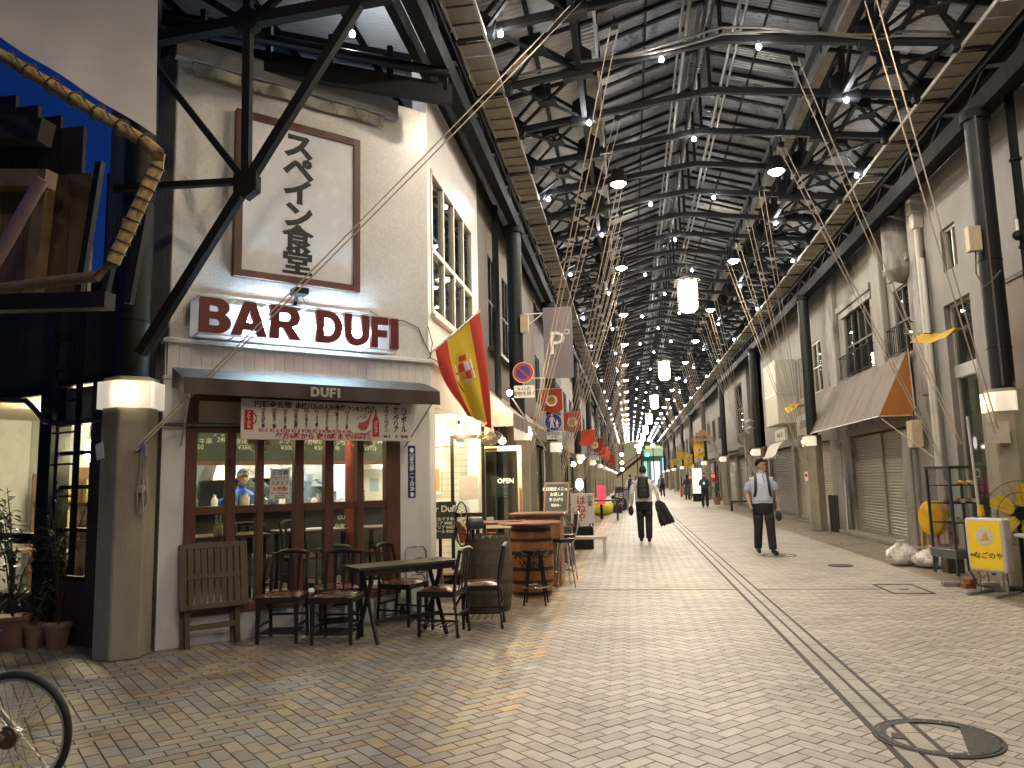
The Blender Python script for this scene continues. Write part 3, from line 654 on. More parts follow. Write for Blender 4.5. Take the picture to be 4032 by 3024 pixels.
# ---- hand painted menu board
mb_ = thing('menu_board', 'hand painted white menu board hanging below the brown awning', 'sign', BL(1.565, -.32, 2.185), R(45) )
part('board', MB().b2((-.955, 0, -.205), (.955, .02, .205)), mat('board_white', (.62, .57, .50), .55, var=.08, vs=5), mb_, bevel=.003)
def bt(body, size, x, z, m=INK, **k): put_text('lettering', mb_, m, body, size, (x, -.002, z), **k)
def btf(body, x, z, w_, h_, m=INK, bold=.02):
    me = text(body, 1, bold=bold, ext=.0015); xs = [v.co.x for v in me.vertices]; ys_ = [v.co.y for v in me.vertices]; sx2 = w_ / (max(xs) - min(xs)); sy2 = h_ / (max(ys_) - min(ys_)); cx2, cy2 = (max(xs) + min(xs)) / 2, (max(ys_) + min(ys_)) / 2
    for v in me.vertices: v.co.x = (v.co.x - cx2) * sx2; v.co.y = (v.co.y - cy2) * sy2
    me.transform(FRONT.to_4x4()); me.materials.clear(); me.materials.append(m); part('lettering', me, m, mb_, loc=(x, -.002, z))
btf('円頓寺名物', -.634, .155, .38, .068); btf('串焼バルの人気串焼', -.12, .148, .55, .066); btf('ランキング!', .305, .14, .25, .062); bt('TOP\n10', .045, .46, .14, bold=.02, line=.8)
cols_ = ['牛さがり串', '仔羊タン塩', 'エビの生ハム巻', '仔羊の串焼', 'ピリ辛チキン', 'イベリコ豚と', 'スペインとん焼', '豚バタピーアン', 'スペイン天肝']
pr = ['¥2 0', '¥2 0', '¥230', '¥2 0', '¥180', '¥2 0', '¥180', '¥180', '¥180']
for i, s_ in enumerate(cols_):
    x = -.735 + i * .1135
    bt(f'{i + 1}位', .036, x, .098, INKR, bold=.012); bt('\n'.join(s_), .042 if len(s_) < 6 else .034, x, -.006, bold=.018, line=.76); bt(pr[i], .05, x, -.112, INKR, bold=.012)
btf('夕方6時から 夜10時まで', -.20, -.162, .82, .07, INKR, .03); btf('(土日5時から\n 日祝9時まで)', .33, -.155, .25, .075, INKR, .02)
for s_, x, p_ in (('スペインワイン', .645, '¥4 0'), ('サングリア', .765, '¥'), ('ハイボール', .865, '¥390')):
    sz = .075 if len(s_) < 6 else .055
    bt('\n'.join(s_.replace('ー', '｜')), sz, x, .035, bold=.02, line=.74); bt(p_, .045, x + .005, -.155, bold=.012)
mug = MB(); mug.prism([(-.925, -.11), (-.835, -.11), (-.835, .09), (-.925, .09)], 0, .002, FRONT)
hd = [(-.835 + .032 * math.sin(a), .005 + .05 * math.cos(a)) for a in [math.pi * i / 8 for i in range(9)]]
for a, b in zip(hd, hd[1:]): mug.bar((a[0], -.001, a[1]), (b[0], -.001, b[1]), .002, .014)
part('painted_mug', mug, INKR, mb_, loc=(0, -.001, 0))
put_text('lettering', mb_, INKW, 'ア\nヒ\n｜\nジ\nョ', .042, (-.88, -.005, -.01), bold=.01, line=.78)
part('painted_bottle', MB().prism([(.475, -.16), (.555, -.16), (.555, .02), (.525, .08), (.523, .15), (.507, .15), (.505, .08), (.475, .02)], 0, .002, FRONT), INKR, mb_, loc=(0, -.001, 0))
put_text('lettering', mb_, INKW, 'パ\nエ\nリ\nア', .045, (.515, -.005, -.06), bold=.01, line=.8)
ham = [(.30, -.06), (.34, -.095), (.40, -.085), (.43, -.03), (.455, .06), (.475, .11), (.465, .115), (.42, .03), (.37, .0), (.31, -.01)]
part('painted_ham', MB().prism(ham, 0, .002, FRONT), mat('ham_red', (.38, .07, .06), .6, var=.5, vs=60), mb_, loc=(0, -.001, 0))
put_text('lettering', mb_, INK, 'スペインバルは\nこれ!', .026, (.37, -.004, .06), roll=R(25), bold=.01); put_text('lettering', mb_, INK, 'ハモンセラーノ', .022, (.43, -.004, -.11), roll=R(30), bold=.01)
part('hanger', MB().bar((-.83, .01, .2), (-.83, .01, .30), .006).bar((.83, .01, .2), (.83, .01, .30), .006), STEEL, mb_)
# ---- blue street plate and recruitment poster
bp_ = thing('address_plate', 'tall blue street address plate on the white pier beside the bar window', 'plate', BL(2.70, -.012, 1.645), BR)
part('plate', MB().b2((-.05, 0, -.305), (.05, .006, .305)), mat('enamel_blue', (.012, .028, .115), .25, var=.1), bp_, bevel=.003)
for i, ch in enumerate('那古野一丁目'): put_text('lettering', bp_, INKW, ch, .062, (0, -.001, .145 - i * .059), bold=.012)
put_text('lettering', bp_, INKW, '20', .06, (0, -.001, -.205), bold=.015); put_text('lettering', bp_, INKW, '西 区', .03, (0, -.001, .195), bold=.01)
part('emblem', MB().lathe([(.001, .003), (.026, .003), (.028, 0)], 16, (0, -.001, .25), FRONT, cap=False), INKW, bp_); part('code_label', MB().b2((-.022, -.002, -.29), (.022, 0, -.245)), INKW, bp_)
po = thing('job_poster', 'white recruitment poster taped inside the bar window', 'poster', BL(1.13, .012, 1.535), BR)
part('sheet', MB().b2((-.105, 0, -.16), (.105, .002, .16)), mat('paper', (.72, .69, .60), .8, var=.05), po)
for s_, z, m_, sz in (('正社員', .115, mat('ink_violet', (.10, .08, .30), .6), .06), ('アルバイト', .058, mat('ink_blue', (.06, .10, .35), .6), .042), ('スタッフ', .005, INK, .048), ('大募集!', -.055, mat('ink_orange', (.60, .10, .05), .6), .052), ('週一・土日のみ OK!', -.10, INK, .021), ('052 6549 0810', -.125, INK, .017), ('お気軽にどうぞ', -.145, INK, .017)):
    put_text('lettering', po, m_, s_, sz, (0, -.001, z), bold=.016)
part('tape', MB().b2((-.115, -.002, .145), (-.085, -.001, .175)).b2((.085, -.002, .145), (.115, -.001, .175)), mat('tape', (.7, .66, .5), .4), po)

# ================================================================== inside the bar
def inb(name, label, cat, x, y, z, rz=0, group=None): return thing(name, label, cat, BL(x, y, z), BR + rz, group)
t = inb('chalk_menu', 'long chalkboard menu hung across the kitchen behind the window', 'blackboard', 2.3, 2.3, 1.85)
part('board', MB().b2((-1.6, 0, 0), (1.6, .03, .75)), mat('chalkboard', (.035, .05, .04), .8, var=.4, vs=5), t); part('lower_rail', MB().b2((-1.6, -.02, -.05), (1.6, .05, 0)), WOOD_B, t)
CHK = mat('chalk', (.42, .44, .38), .9, var=.2)
for i, s_ in enumerate(['タンキ串\n250', 'ブリ串\n240', '唐揚げ\n¥380', 'パエリア\n¥980', 'トマト\n¥300', 'ピンチョ\n¥420 (462)', 'カキアヒージョ\n¥380 (418)', 'バケット\n¥120', 'ハンデコ\n¥890 (962)', 'キノコ\n¥430', 'SOUP\n¥390']):
    put_text('lettering', t, CHK, s_, .085, (-1.42 + i * .29, -.002, .22 + .1 * (i % 2)), bold=.002, line=.9); put_text('lettering', t, CHK, '～ ～ ～\n' + s_[:2], .05, (-1.42 + i * .29, -.002, .52), line=.9)
t = inb('bar_counter', 'long wooden counter between dining room and kitchen', 'counter', 2.25, 2.35, 0)
part('counter_top', MB().b2((-1.5, -.12, 1.20), (1.5, .42, 1.245)), mat('counter_wood', (.26, .13, .06), .3, var=.25, vs=9), t, bevel=.006); part('front_panel', MB().b2((-1.47, 0, .25), (1.47, .05, 1.20)), mat('counter_front', (.022, .022, .020), .5), t)
put_text('lettering', t, INKW, 'GUINNESS', .085, (.75, -.003, 1.05), bold=.0); put_text('lettering', t, INKW, '自家製 ハム', .08, (.72, -.003, .92), bold=.0)
KB = mat('kitchen_steel', (.45, .47, .47), .3, .8, var=.15)
t = inb('kitchen_shelf', 'steel kitchen shelf carrying stacked white bowls', 'shelf', 2.6, 3.55, 0)
part('shelf_board', MB().b2((-.95, -.15, 1.50), (1.1, .2, 1.53)), KB, t); part('cabinet', MB().b2((-.95, -.1, .2), (1.1, .2, 1.25)), mat('dark_kitchen', (.03, .03, .03), .4), t); part('upright', MB().b2((-.98, -.1, .2), (-.94, .2, 2.2)).b2((1.1, -.1, .2), (1.14, .2, 2.2)), KB, t); part('back_panel', MB().b2((-.95, .17, 1.25), (1.1, .2, 1.5)), KB, t)
bow = MB(); bow.lathe([(.03, 0), (.05, .01), (.10, .05), (.115, .085), (.108, .085), (.04, .02)], 18, cap=False); bowm = bow.mesh('bowl'); bowm.materials.append(mat('porcelain', (.74, .76, .76), .2, var=.03))
for x, z in ((-.35, 0), (-.35, .035), (-.35, .07), (-.05, 0), (-.05, .04), (.22, 0), (.22, .035), (.22, .07), (.45, 0)):
    b = part('bowl', bowm, None, None, loc=BL(2.6 + x, 3.5, 1.53 + z), rz=0); tag(b, 'white porcelain bowl stacked on the kitchen shelf', 'bowl', 'bowls on the kitchen shelf')
t = inb('range_hood', 'brownish metal range hood behind the cook', 'hood', 1.85, 3.5, 1.62)
part('hood', MB().add([(-.55, -.35, 0), (.5, -.35, 0), (.5, .4, 0), (-.55, .4, 0), (-.35, 0, .45), (.35, 0, .45), (.35, .4, .45), (-.35, .4, .45)], [(0, 1, 5, 4), (1, 2, 6, 5), (2, 3, 7, 6), (3, 0, 4, 7), (4, 5, 6, 7)]), mat('hood_metal', (.22, .16, .10), .35, .6, var=.3), t)
for i, dx in enumerate((-.2, .15)): solo('hanging_pan', MB().lathe([(.001, 0), (.11, 0), (.14, .05), (.135, .05), (.11, .01)], 16, cap=False).bar((.13, 0, .045), (.32, 0, .07), .02), IRON2, f'{("left", "right")[i]} dark pan hanging under the range hood', 'pan', loc=BL(1.85 + dx, 3.2, 1.58), rz=.6 + i)
t = inb('round_pillar', 'round red pillar with yellow bands inside the bar', 'pillar', 2.55, 1.35, .25)
part('shaft', MB().cyl((0, 0, .35), (0, 0, 1.95), .075, n=20), mat('pillar_red', (.20, .035, .02), .4, var=.2), t, smooth=40); part('base', MB().cyl((0, 0, 0), (0, 0, .35), .076, n=20), mat('pillar_yellow', (.28, .19, .03), .45, var=.2), t, smooth=40); part('capital', MB().cyl((0, 0, 1.95), (0, 0, 2.37), .076, n=20), mat('pillar_yellow'), t, smooth=40)
COOL = emis('kitchen_tube', (.88, .95, 1), 200); WARM = emis('warm_bulb', (1, .77, .48), 210)
t = inb('kitchen_light', 'cold fluorescent light over the kitchen on the right', 'light', 3.0, 3.2, 2.5); part('tube', MB().cyl((-.6, 0, 0), (.5, 0, 0), .016, n=8), COOL, t); part('fitting', MB().b2((-.65, -.05, .03), (.55, .05, .08)), WHITEP, t)
t = inb('kitchen_light', 'cold fluorescent light over the cook', 'light', 1.5, 2.95, 2.45); part('tube', MB().cyl((-.4, 0, 0), (.4, 0, 0), .012, n=8), COOL, t); part('fitting', MB().b2((-.45, -.05, .03), (.45, .05, .08)), WHITEP, t)
for i, (x, y) in enumerate(((.8, 1.2), (2.0, 1.2), (3.3, 1.5), (4.0, 2.2))):
    t = inb('pendant_bulb', ('warm bulb over the bar table at the left', 'warm bulb over the middle bar table', 'warm bulb over the right end of the bar', 'warm bulb hanging by the open bar entrance')[i], 'light bulb', x, y, 2.32, 0, 'bar ceiling bulbs')
    part('bulb', MB().ball((0, 0, 0), .035, 8, 6), WARM, t); part('cord', MB().cyl((0, 0, .03), (0, 0, .31), .005, n=5), BLACK, t)
def table(name, label, x, y, l, w_, h, leg, m, rz=0, z0=.25):
    t = inb(name, label, 'table', x, y, z0, rz); part('table_top', MB().b2((-l / 2, -w_ / 2, h - .035), (l / 2, w_ / 2, h)), m, t, bevel=.005)
    for a in (-1, 1):
        for b in (-1, 1): part('leg', MB().bar((a * (l / 2 - .06), b * (w_ / 2 - .06), 0), (a * (l / 2 - .06), b * (w_ / 2 - .06), h - .035), .045), IRON2, t)
    return t
table('dining_table', 'dark dining table inside the left of the bar window', .72, .75, .95, .6, .75, 0, mat('table_wood', (.12, .065, .035), .35, var=.25))
table('dining_table', 'dining table in the middle of the bar behind spindle chairs', 2.0, 1.35, .8, .6, .72, 0, mat('table_wood'))
table('dining_table', 'dining table behind the red pillar', 3.0, 1.2, .8, .55, .72, 0, mat('table_wood'))
t = inb('cutlery_jar', 'pale jar of cutlery on the left dining table', 'jar', .66, .55, 1.0); part('jar', MB().lathe([(.035, 0), (.048, .01), (.05, .09), (.035, .11), (.04, .13), (.03, .13)], 16, cap=False), mat('jar_cream', (.55, .48, .34), .4), t, smooth=50)
for i in range(7): part('cutlery', MB().bar((.015 * math.cos(i), .015 * math.sin(i), .05), (.035 * math.cos(i), .035 * math.sin(i), .22), .008), mat('kitchen_steel'), t)
solo('pepper_pot', MB().lathe([(.03, 0), (.032, .1), (.02, .12), (.02, .15), (.001, .16)], 14, cap=False), IRON2, 'dark seasoning pot beside the cutlery jar', 'pot', loc=BL(.82, .55, 1.0), smooth=40)
rnd = random.Random(5)
for i in range(11):
    x = .9 + i * .23 + rnd.uniform(-.05, .05); h = rnd.uniform(.10, .2); m_ = rnd.choice([mat('bottle_glass', (.10, .14, .08), .1), mat('porcelain'), mat('kitchen_steel'), mat('jar_cream')])
    tag(part('counter_jar', MB().lathe([(.04, 0), (.045, h * .6), (.02, h * .8), (.022, h), (.001, h)], 12, cap=False), m_, None, smooth=40, loc=BL(x, 2.55, 1.245)), 'small jar or bottle standing on the bar counter', 'jar', 'jars on the bar counter')
t = inb('white_fridge', 'white refrigerator with papers taped on it at the kitchen end', 'refrigerator', 3.45, 3.0, 0); part('body', MB().b2((-.3, -.3, 0), (.3, .3, 1.75)), mat('fridge_white', (.62, .66, .68), .35, var=.04), t, bevel=.01); part('door_line', MB().b2((-.3, -.305, 1.1), (.3, -.30, 1.115)), IRON2, t)
for i, (x, z, w_, h) in enumerate(((-.15, 1.45, .16, .22), (.1, 1.5, .15, .2), (.12, 1.25, .18, .12), (-.12, 1.2, .14, .16))): part('paper_note', MB().b2((x - w_ / 2, -.308, z - h / 2), (x + w_ / 2, -.305, z + h / 2)), (mat('paper'), mat('note_blue', (.3, .42, .55), .6))[i % 2], t)
for i, (x, y, z) in enumerate(((1.5, 2.62, 1.245), (2.75, 2.62, 1.245), (3.2, 2.6, 1.245))): t = inb('espresso_rack', ('steel rack of glasses on the counter left of the poster', 'steel rack of glasses on the counter right of the poster', 'steel rack of sauces by the red pillar')[i], 'rack', x, y, z); part('tray', MB().b2((-.16, -.08, 0), (.16, .08, .02)), KB, t); [part('glass', MB().cyl((-.12 + k * .08, 0, .02), (-.12 + k * .08, 0, .16 + .02 * (k % 2)), .028, .032, n=10), KB, t, smooth=40) for k in range(4)]
# oscillating fans hung behind the glass
FANM = mat('fan_cream', (.55, .47, .30), .35, .3)
def small_fan(label, loc, rz, tilt, r=.15, motor=(.055, .12), face=None, bm=None, cage=None, cat='fan'):
    t = thing('wall_fan', label, cat, loc, rz); Mt = Matrix.Rotation(tilt, 3, 'X')
    P = lambda x, y, z: tuple(Mt @ Vector((x, y, z)))
    cg = MB()
    for a in range(18):
        t_ = 2 * math.pi * a / 18; cg.tube([P(math.cos(t_) * r * s_, q_, math.sin(t_) * r * s_) for s_, q_ in ((.12, -.055), (.6, -.05), (.95, -.02), (1, .0), (.9, .03), (.3, .05))], .0022, 4, cap=False)
    for rad, q_ in ((r, 0), (r * .62, -.05), (r * .3, -.055)): cg.tube([P(rad * math.cos(2 * math.pi * i / 24), q_, rad * math.sin(2 * math.pi * i / 24)) for i in range(25)], .004, 5, cap=False)
    part('cage', cg, cage or FANM, t)
    part('motor', MB().cyl(P(0, .03, 0), P(0, .03 + motor[1], 0), motor[0], motor[0] * .8, n=14), cage or FANM, t, smooth=40)
    for i in range(4):
        a0 = i * math.pi / 2; bl = MB(); pts = [(.15, -.16), (.55, -.38), (.9, -.25), (.92, .12), (.5, .22), (.15, .12)]
        q2 = [((x * math.cos(a0) - y * math.sin(a0)) * r, (x * math.sin(a0) + y * math.cos(a0)) * r, y) for x, y in pts]
        bl.add([P(x, -.005 + y * .05, z) for x, z, y in q2], [(0, 1, 2, 3, 4, 5)]); part('blade', bl, bm or mat('fan_blade', (.35, .33, .28), .3), t)
    part('hub', MB().cyl(P(0, -.03, 0), P(0, .01, 0), r * .2, n=12), bm or mat('fan_blade'), t)
    part('bracket', MB().bar(P(0, .09, 0), (0, .12, .22), .03), cage or FANM, t)
    return t
small_fan('cream wall fan hanging behind the bar window at the left', BL(.97, .20, 1.99), BR, R(-15), .135)
small_fan('cream wall fan hanging behind the bar window at the right', BL(2.16, .20, 2.0), BR, R(-15), .135)
# ================================================================== left shop beside the bar
LO = (-7.68, 7.88, 0); LR = math.atan2(-.33, .94); LMx = trs(LO, LR)
def LL(x, y, z=0): return tuple(LMx @ Vector((x, y, z)))
DARKW = mat('dark_boards', (.050, .044, .038), .7, var=.25, vs=5, spec=.2)
ls = thing('left_shop', 'dark low shop front with brightly lit windows left of the bar', 'building', LO, LR)
for i in range(24): part('board', MB().b2((-.6 + i * .15, 0, 2.66), (-.6 + i * .15 + .146, .06, 3.62)), DARKW, ls)
part('fascia', MB().b2((-.6, -.06, 3.6), (3.0, .3, 3.74)).b2((-.6, -.05, 2.60), (3.0, .08, 2.665)), IRON2, ls)
part('post', MB().b2((1.6, -.03, 0), (1.95, .1, 2.6)), IRON2, ls); part('post', MB().b2((2.46, -.02, 0), (2.96, .1, 2.6)), mat('dark_post', (.05, .045, .036), .7, spec=.2), ls)
part('dado', MB().b2((-.6, 0, 0), (1.6, .1, .40)).b2((1.95, 0, 0), (2.46, .1, .62)), DARKW, ls)
fr = MB()
for z in (.42, 1.0, 1.05, 2.57): fr.b2((-.6, .0, z - .03), (1.6, .07, z + .03))
for z in (.64, 1.12, 1.55, 1.9, 2.2): fr.b2((1.95, .005, z - .02), (2.46, .06, z + .02))
wf = part('window_frame', fr, IRON2, ls); part('pane', MB().b2((-.6, .03, .42), (1.6, .036, 2.57)), GLASS, wf); part('pane', MB().b2((1.95, .03, .62), (2.46, .036, 2.2)), GLASS, wf)
part('transom', MB().b2((1.95, .02, 2.22), (2.46, .05, 2.58)), mat('ribbed_siding'), wf)
W = MB(); W.b2((-2.5, 2.2, 0), (.5, 2.3, 2.8)); W.b2((-2.5, .1, 0), (-2.4, 2.2, 2.8)); W.bar((2.80, .14, 1.4), (.42, 2.25, 1.4), .06, 2.8); part('room_wall', W, mat('cream_wall', (.55, .52, .46), .7, var=.1), ls)
part('room_ceiling', MB().prism([(-2.5, .1), (2.85, .1), (.45, 2.3), (-2.5, 2.3)], 2.62, 2.7), mat('plank_ceiling', (.45, .36, .24), .6, var=.3, vs=8), ls); part('room_floor', MB().prism([(-2.5, .1), (2.8, .1), (.4, 2.2), (-2.5, 2.2)], 0, .08), mat('room_floor'), ls)
PGL = emis('pendant_glow', (1, .80, .50), 50)
for i, (x, y) in enumerate(((.35, .9), (.62, .85), (1.05, .9), (2.25, .36))):
    t = thing('pendant_lamp', ('left amber pendant lamp in the left shop', 'twin amber pendant lamp beside the left one in the left shop', 'tall white pendant lamp in the left shop', 'pendant lamp behind the narrow window by the ladder')[i], 'lamp', LL(x, y, 1.85), LR)
    part('shade', MB().cyl((0, 0, 0), (0, 0, .26), .05, n=12, cap=False), PGL, t); part('cap', MB().cyl((0, 0, .26), (0, 0, .30), .03, n=10), mat('brass', (.4, .28, .08), .3, .9), t); part('cord', MB().cyl((0, 0, .3), (0, 0, .8), .006, n=5), BLACK, t)
t = thing('ceiling_tube', 'white tube light on the left shop ceiling', 'light', LL(.0, 1.2, 2.58), LR); part('tube', MB().cyl((-.5, 0, 0), (.6, 0, 0), .016, n=8), emis('shop_tube', (1, .92, .78), 150), t)
def shelf_unit(name, label, M_, x, y, z, w_, h, nb, seed, mm):
    t = thing(name, label, 'shelf', M_(x, y, z)[:3], LR); part('frame', MB().b2((0, 0, 0), (.03, .3, h)).b2((w_ - .03, 0, 0), (w_, .3, h)), mm, t)
    for i in range(nb): part('shelf_board', MB().b2((.03, 0, h * i / nb), (w_ - .03, .3, h * i / nb + .025)), mm, t)
    rr = random.Random(seed)
    for i in range(nb):
        x_ = .06
        while x_ < w_ - .12:
            q_ = rr.uniform(.05, .11); hh = rr.uniform(.1, h / nb - .08)
            p_ = part(rr.choice(['jar', 'box']), MB().b2((x_, .05, h * i / nb + .025), (x_ + q_, .2, h * i / nb + .025 + hh)), mat('good_%d' % rr.randrange(6), [(.5, .45, .35), (.3, .12, .06), (.1, .2, .3), (.6, .6, .6), (.35, .3, .1), (.08, .08, .08)][rr.randrange(6)], .5), None)
            p_.location = Vector(M_(x, y, z)); p_.rotation_euler = (0, 0, LR); tag(p_, 'small packet or jar on the shelf inside the left shop', 'goods', 'goods on the left shop shelves'); x_ += q_ + rr.uniform(.01, .08)
shelf_unit('shop_shelf', 'wooden shelf of goods along the left shop back wall', LL, -1.7, 1.85, .08, 1.9, 1.7, 4, 3, mat('table_wood'))
shelf_unit('shop_shelf', 'shelf of jars seen through the narrow window', LL, 1.25, .62, .08, .60, 1.7, 4, 8, mat('table_wood'))
for i, x in enumerate((-.2, .8)):
    t = thing('shop_table', ('round café table inside the left shop window', 'second café table inside the left shop near the post')[i], 'table', LL(x, .8, .08), LR); part('table_top', MB().cyl((0, 0, .70), (0, 0, .73), .32, n=20), mat('table_wood'), t); part('leg', MB().cyl((0, 0, 0), (0, 0, .7), .03, n=8), IRON2, t); part('foot', MB().cyl((0, 0, 0), (0, 0, .02), .2, n=16), IRON2, t)
# ladder and pipes
t = thing('wall_ladder', 'tall black steel ladder standing before the left shop', 'ladder', LL(2.22, -.14, .70), LR)
for x in (-.21, .21): part('rail', MB().b2((x - .022, -.022, 0), (x + .022, .022, 3.2)), IRON2, t)
for i in range(10): part('rung', MB().cyl((-.2, 0, .12 + i * .32), (.2, 0, .12 + i * .32), .012, n=6), IRON2, t)
solo('drain_pipe', MB().tube([LL(-.6, -.1, 2.50), LL(1.0, -.1, 2.52), LL(1.45, -.1, 2.48), LL(1.65, -.1, 2.36), LL(1.8, -.1, 2.24), LL(2.05, -.1, 2.19), LL(2.9, -.1, 2.22)], .03, 10), mat('old_pipe', (.06, .05, .04), .4, .3), 'bent dark pipe running across the left shop front', 'pipe', smooth=50)
# knotted ropes and notice on the corner column
t = thing('rope_knot', 'knotted bundle of rope ends tied to the corner column cleat', 'rope', (-4.42, 6.52, 1.45))
for i in range(6):
    a = i * 1.05; part('loop', MB().tube([(.02 * math.cos(a), .02 * math.sin(a), .38), (.035 * math.cos(a + .5), .03 * math.sin(a), .2), (.05 * math.cos(a), .04 * math.sin(a), .05), (.06 * math.cos(a + .3), .04 * math.sin(a), -.05 - .02 * i), (.02 * math.cos(a), .02 * math.sin(a), -.10 - .015 * i), (0, 0, .02)], .008, 5), ROPE, t, smooth=60)
part('knot', MB().ball((0, 0, .06), .05, 10, 6, (1, .8, .9)), ROPE, t, smooth=60); part('cleat', MB().b2((-.02, -.02, .36), (.03, .03, .48)), mat('galvanised'), t)
solo('column_notice', MB().box((0, 0, 0), (.11, .004, .15), M=Matrix.Rotation(R(-12), 3, 'Y')), mat('paper'), 'small torn notice pasted on the corner column', 'notice', loc=(-4.83, 6.475, 1.87), rz=R(-20))
# ---- knee brace truss in front of the bar
kb = thing('knee_brace', 'dark steel strut truss rising from the corner column before the bar sign', 'truss', (-4.5, 6.42, 2.7))
for nm, a, b, w_ in (('strut', (-4.42, 6.42, 2.75), (-2.2, 6.42, 6.15), .085), ('post', (-3.41, 6.42, 4.3), (-3.43, 6.42, 6.9), .075), ('tie', (-4.75, 6.42, 4.37), (-3.38, 6.42, 4.33), .06), ('strut', (-4.40, 6.42, 5.60), (-3.38, 6.42, 4.28), .06), ('chord', (-5.2, 6.42, 5.80), (-2.0, 6.42, 6.02), .11), ('strut', (-3.43, 6.42, 5.9), (-2.1, 6.42, 6.9), .06), ('strut', (-3.43, 6.42, 5.9), (-4.8, 6.42, 6.9), .06)):
    part(nm, MB().bar(a, b, w_), IRON, kb, world=True)
for c_ in ((-3.40, 4.30), (-3.43, 5.92)): part('gusset', MB().prism([(c_[0] + .13 * math.cos(a), c_[1] + .15 * math.sin(a)) for a in [R(30 + 60 * i) for i in range(6)]], -.05, .05, FRONT), IRON, kb, loc=(4.5, 0, -2.7))
# ---- side roof over the crossing
FRP = translucent('frp_sheet', (.70, .73, .74), .08)
cr = thing('crossing_roof', 'translucent corrugated roof on dark beams above the bar corner', 'roof', (-5, 6.5, 6.9))
zr = lambda x: 7.22 + .30 * (-2.0 - x)
for i in range(11):
    y0 = 3.4 + i * 1.05
    b = MB(); nn = 56; b.grid(lambda u, v: (-2.0 - 6.8 * v, y0 + 1.05 * u, zr(-2.0 - 6.8 * v) + .014 * (1 if int(round(u * nn)) % 4 in (1, 2) else -1)), nn, 1); part('roof_sheet', b, FRP, cr, world=True)
for x in (-2.2, -3.4, -4.7, -6.2, -7.8): part('purlin', MB().bar((x, 3.4, zr(x) - .08), (x, 14.9, zr(x) - .08), .06, .08), IRON, cr, world=True)
for y in (4.6, 7.3, 9.6): part('beam', MB().bar((-2.0, y, zr(-2.0) - .17), (-8.6, y, zr(-8.6) - .17), .09, .12), IRON, cr, world=True)
for x, y in ():
    b = thing('truss_bulb', 'small bare bulb glowing under a roof truss', 'light bulb', (x, y - .08, zr(x) - .26), 0, 'bulbs along the roof trusses'); part('socket', skm, None, b); part('glass_bulb', bulbm, None, b)
b = thing('truss_bulb', 'bulb added at a glint to light the corrugated roof above the bar sign', 'light bulb', (-3.08, 8.3, 6.98), 0); part('socket', skm, None, b); part('glass_bulb', bulbm, None, b); part('drop_wire', MB().cyl((0, 0, 0), (0, 0, .5), .006, n=5), IRON2, b)  # added bulb: stands where a reflected glint sits and brightens the roof sheets
part('eave_beam', MB().bar((-5.0, 6.78, 6.16), (-1.95, 8.62, 6.16), .10, .24), IRON, cr, world=True); part('eave_gutter', MB().cyl((-5.0, 6.62, 6.36), (-1.95, 8.46, 6.36), .06, n=10), IRON2, cr, world=True)
for i in range(6):
    u = i / 5; part('stub_post', MB().bar((-4.9 + 2.9 * u, 6.8 + 1.75 * u, 6.2), (-4.9 + 2.9 * u, 6.8 + 1.75 * u, 6.62), .06), IRON, cr, world=True)
# ---- tarpaulin on a wrapped pole, stall timbers
tp = thing('tarpaulin', 'grey tarpaulin sheet laced to the bamboo pole at the upper left', 'tarpaulin', (-2.83, 4.2, 3.68))
A = Vector((-2.84, 4.2, 3.70)); B = Vector((-5.6, 4.2, 5.60)); C_ = Vector((-3.72, 5.45, 5.75)); D_ = Vector((-6.6, 5.5, 7.6))
b = MB(); b.grid(lambda u, v: tuple(A.lerp(B, u).lerp(C_.lerp(D_, u), v) + Vector((0, 0, -.03 * math.sin(u * 3.1) * math.sin(v * 3.1) + .006 * math.sin(u * 31) * (1 - v)))), 60, 14)
part('sheet', b, mat('tarp_grey', (.40, .38, .365), .45, var=.08, vs=3), tp, world=True, smooth=60)
bpz = thing('bamboo_pole', 'yellow bamboo-like pole frame bound with rope rings at the upper left', 'pole', (-2.81, 4.2, 3.6))
BAM = mat('bamboo', (.36, .25, .095), .45, var=.5, vs=16, bump=.2, bs=40)
pp_ = [(-5.4, 4.2, 5.32), (-3.98, 4.2, 4.37), (-2.90, 4.2, 3.655), (-2.82, 4.2, 3.58), (-2.825, 4.2, 3.49), (-3.10, 4.2, 2.90), (-3.2, 4.2, 2.82), (-4.3, 4.2, 2.76)]
part('pole', MB().tube(pp_[:4], .040, 14), BAM, bpz, world=True, smooth=60); part('lower_pole', MB().tube(pp_[3:6], .042, 14), BAM, bpz, world=True, smooth=60); part('base_pole', MB().tube(pp_[5:], .035, 12), mat('wrapped_pole', (.12, .085, .05), .6, var=.4, vs=30), bpz, world=True, smooth=60)
CORD = mat('cord', (.06, .045, .03), .8)
def ringat(p, d, r, nm='rope_ring'):
    x, y = frame_of(d); part(nm, MB().tube([Vector(p) + (x * math.cos(a) + y * math.sin(a)) * r for a in [2 * math.pi * i / 14 for i in range(15)]], .006, 5, cap=False), CORD, bpz, world=True)
for i in range(6):
    u = .02 + i * .155; p = Vector(pp_[2]).lerp(Vector(pp_[1]), u); ringat(p, Vector(pp_[2]) - Vector(pp_[1]), .05)
    part('lacing', MB().tube([p + Vector((.02, -.05, -.02)), p + Vector((-.04, -.06, .05)), p + Vector((-.10, -.04, .14))], .005, 5), CORD, bpz, world=True)
for i in range(9): p = Vector(pp_[4]).lerp(Vector(pp_[5]), i / 9); ringat(p, Vector(pp_[5]) - Vector(pp_[4]), .046)
TIM = mat('old_timber', (.16, .10, .05), .7, var=.35, vs=6, streak=.2)
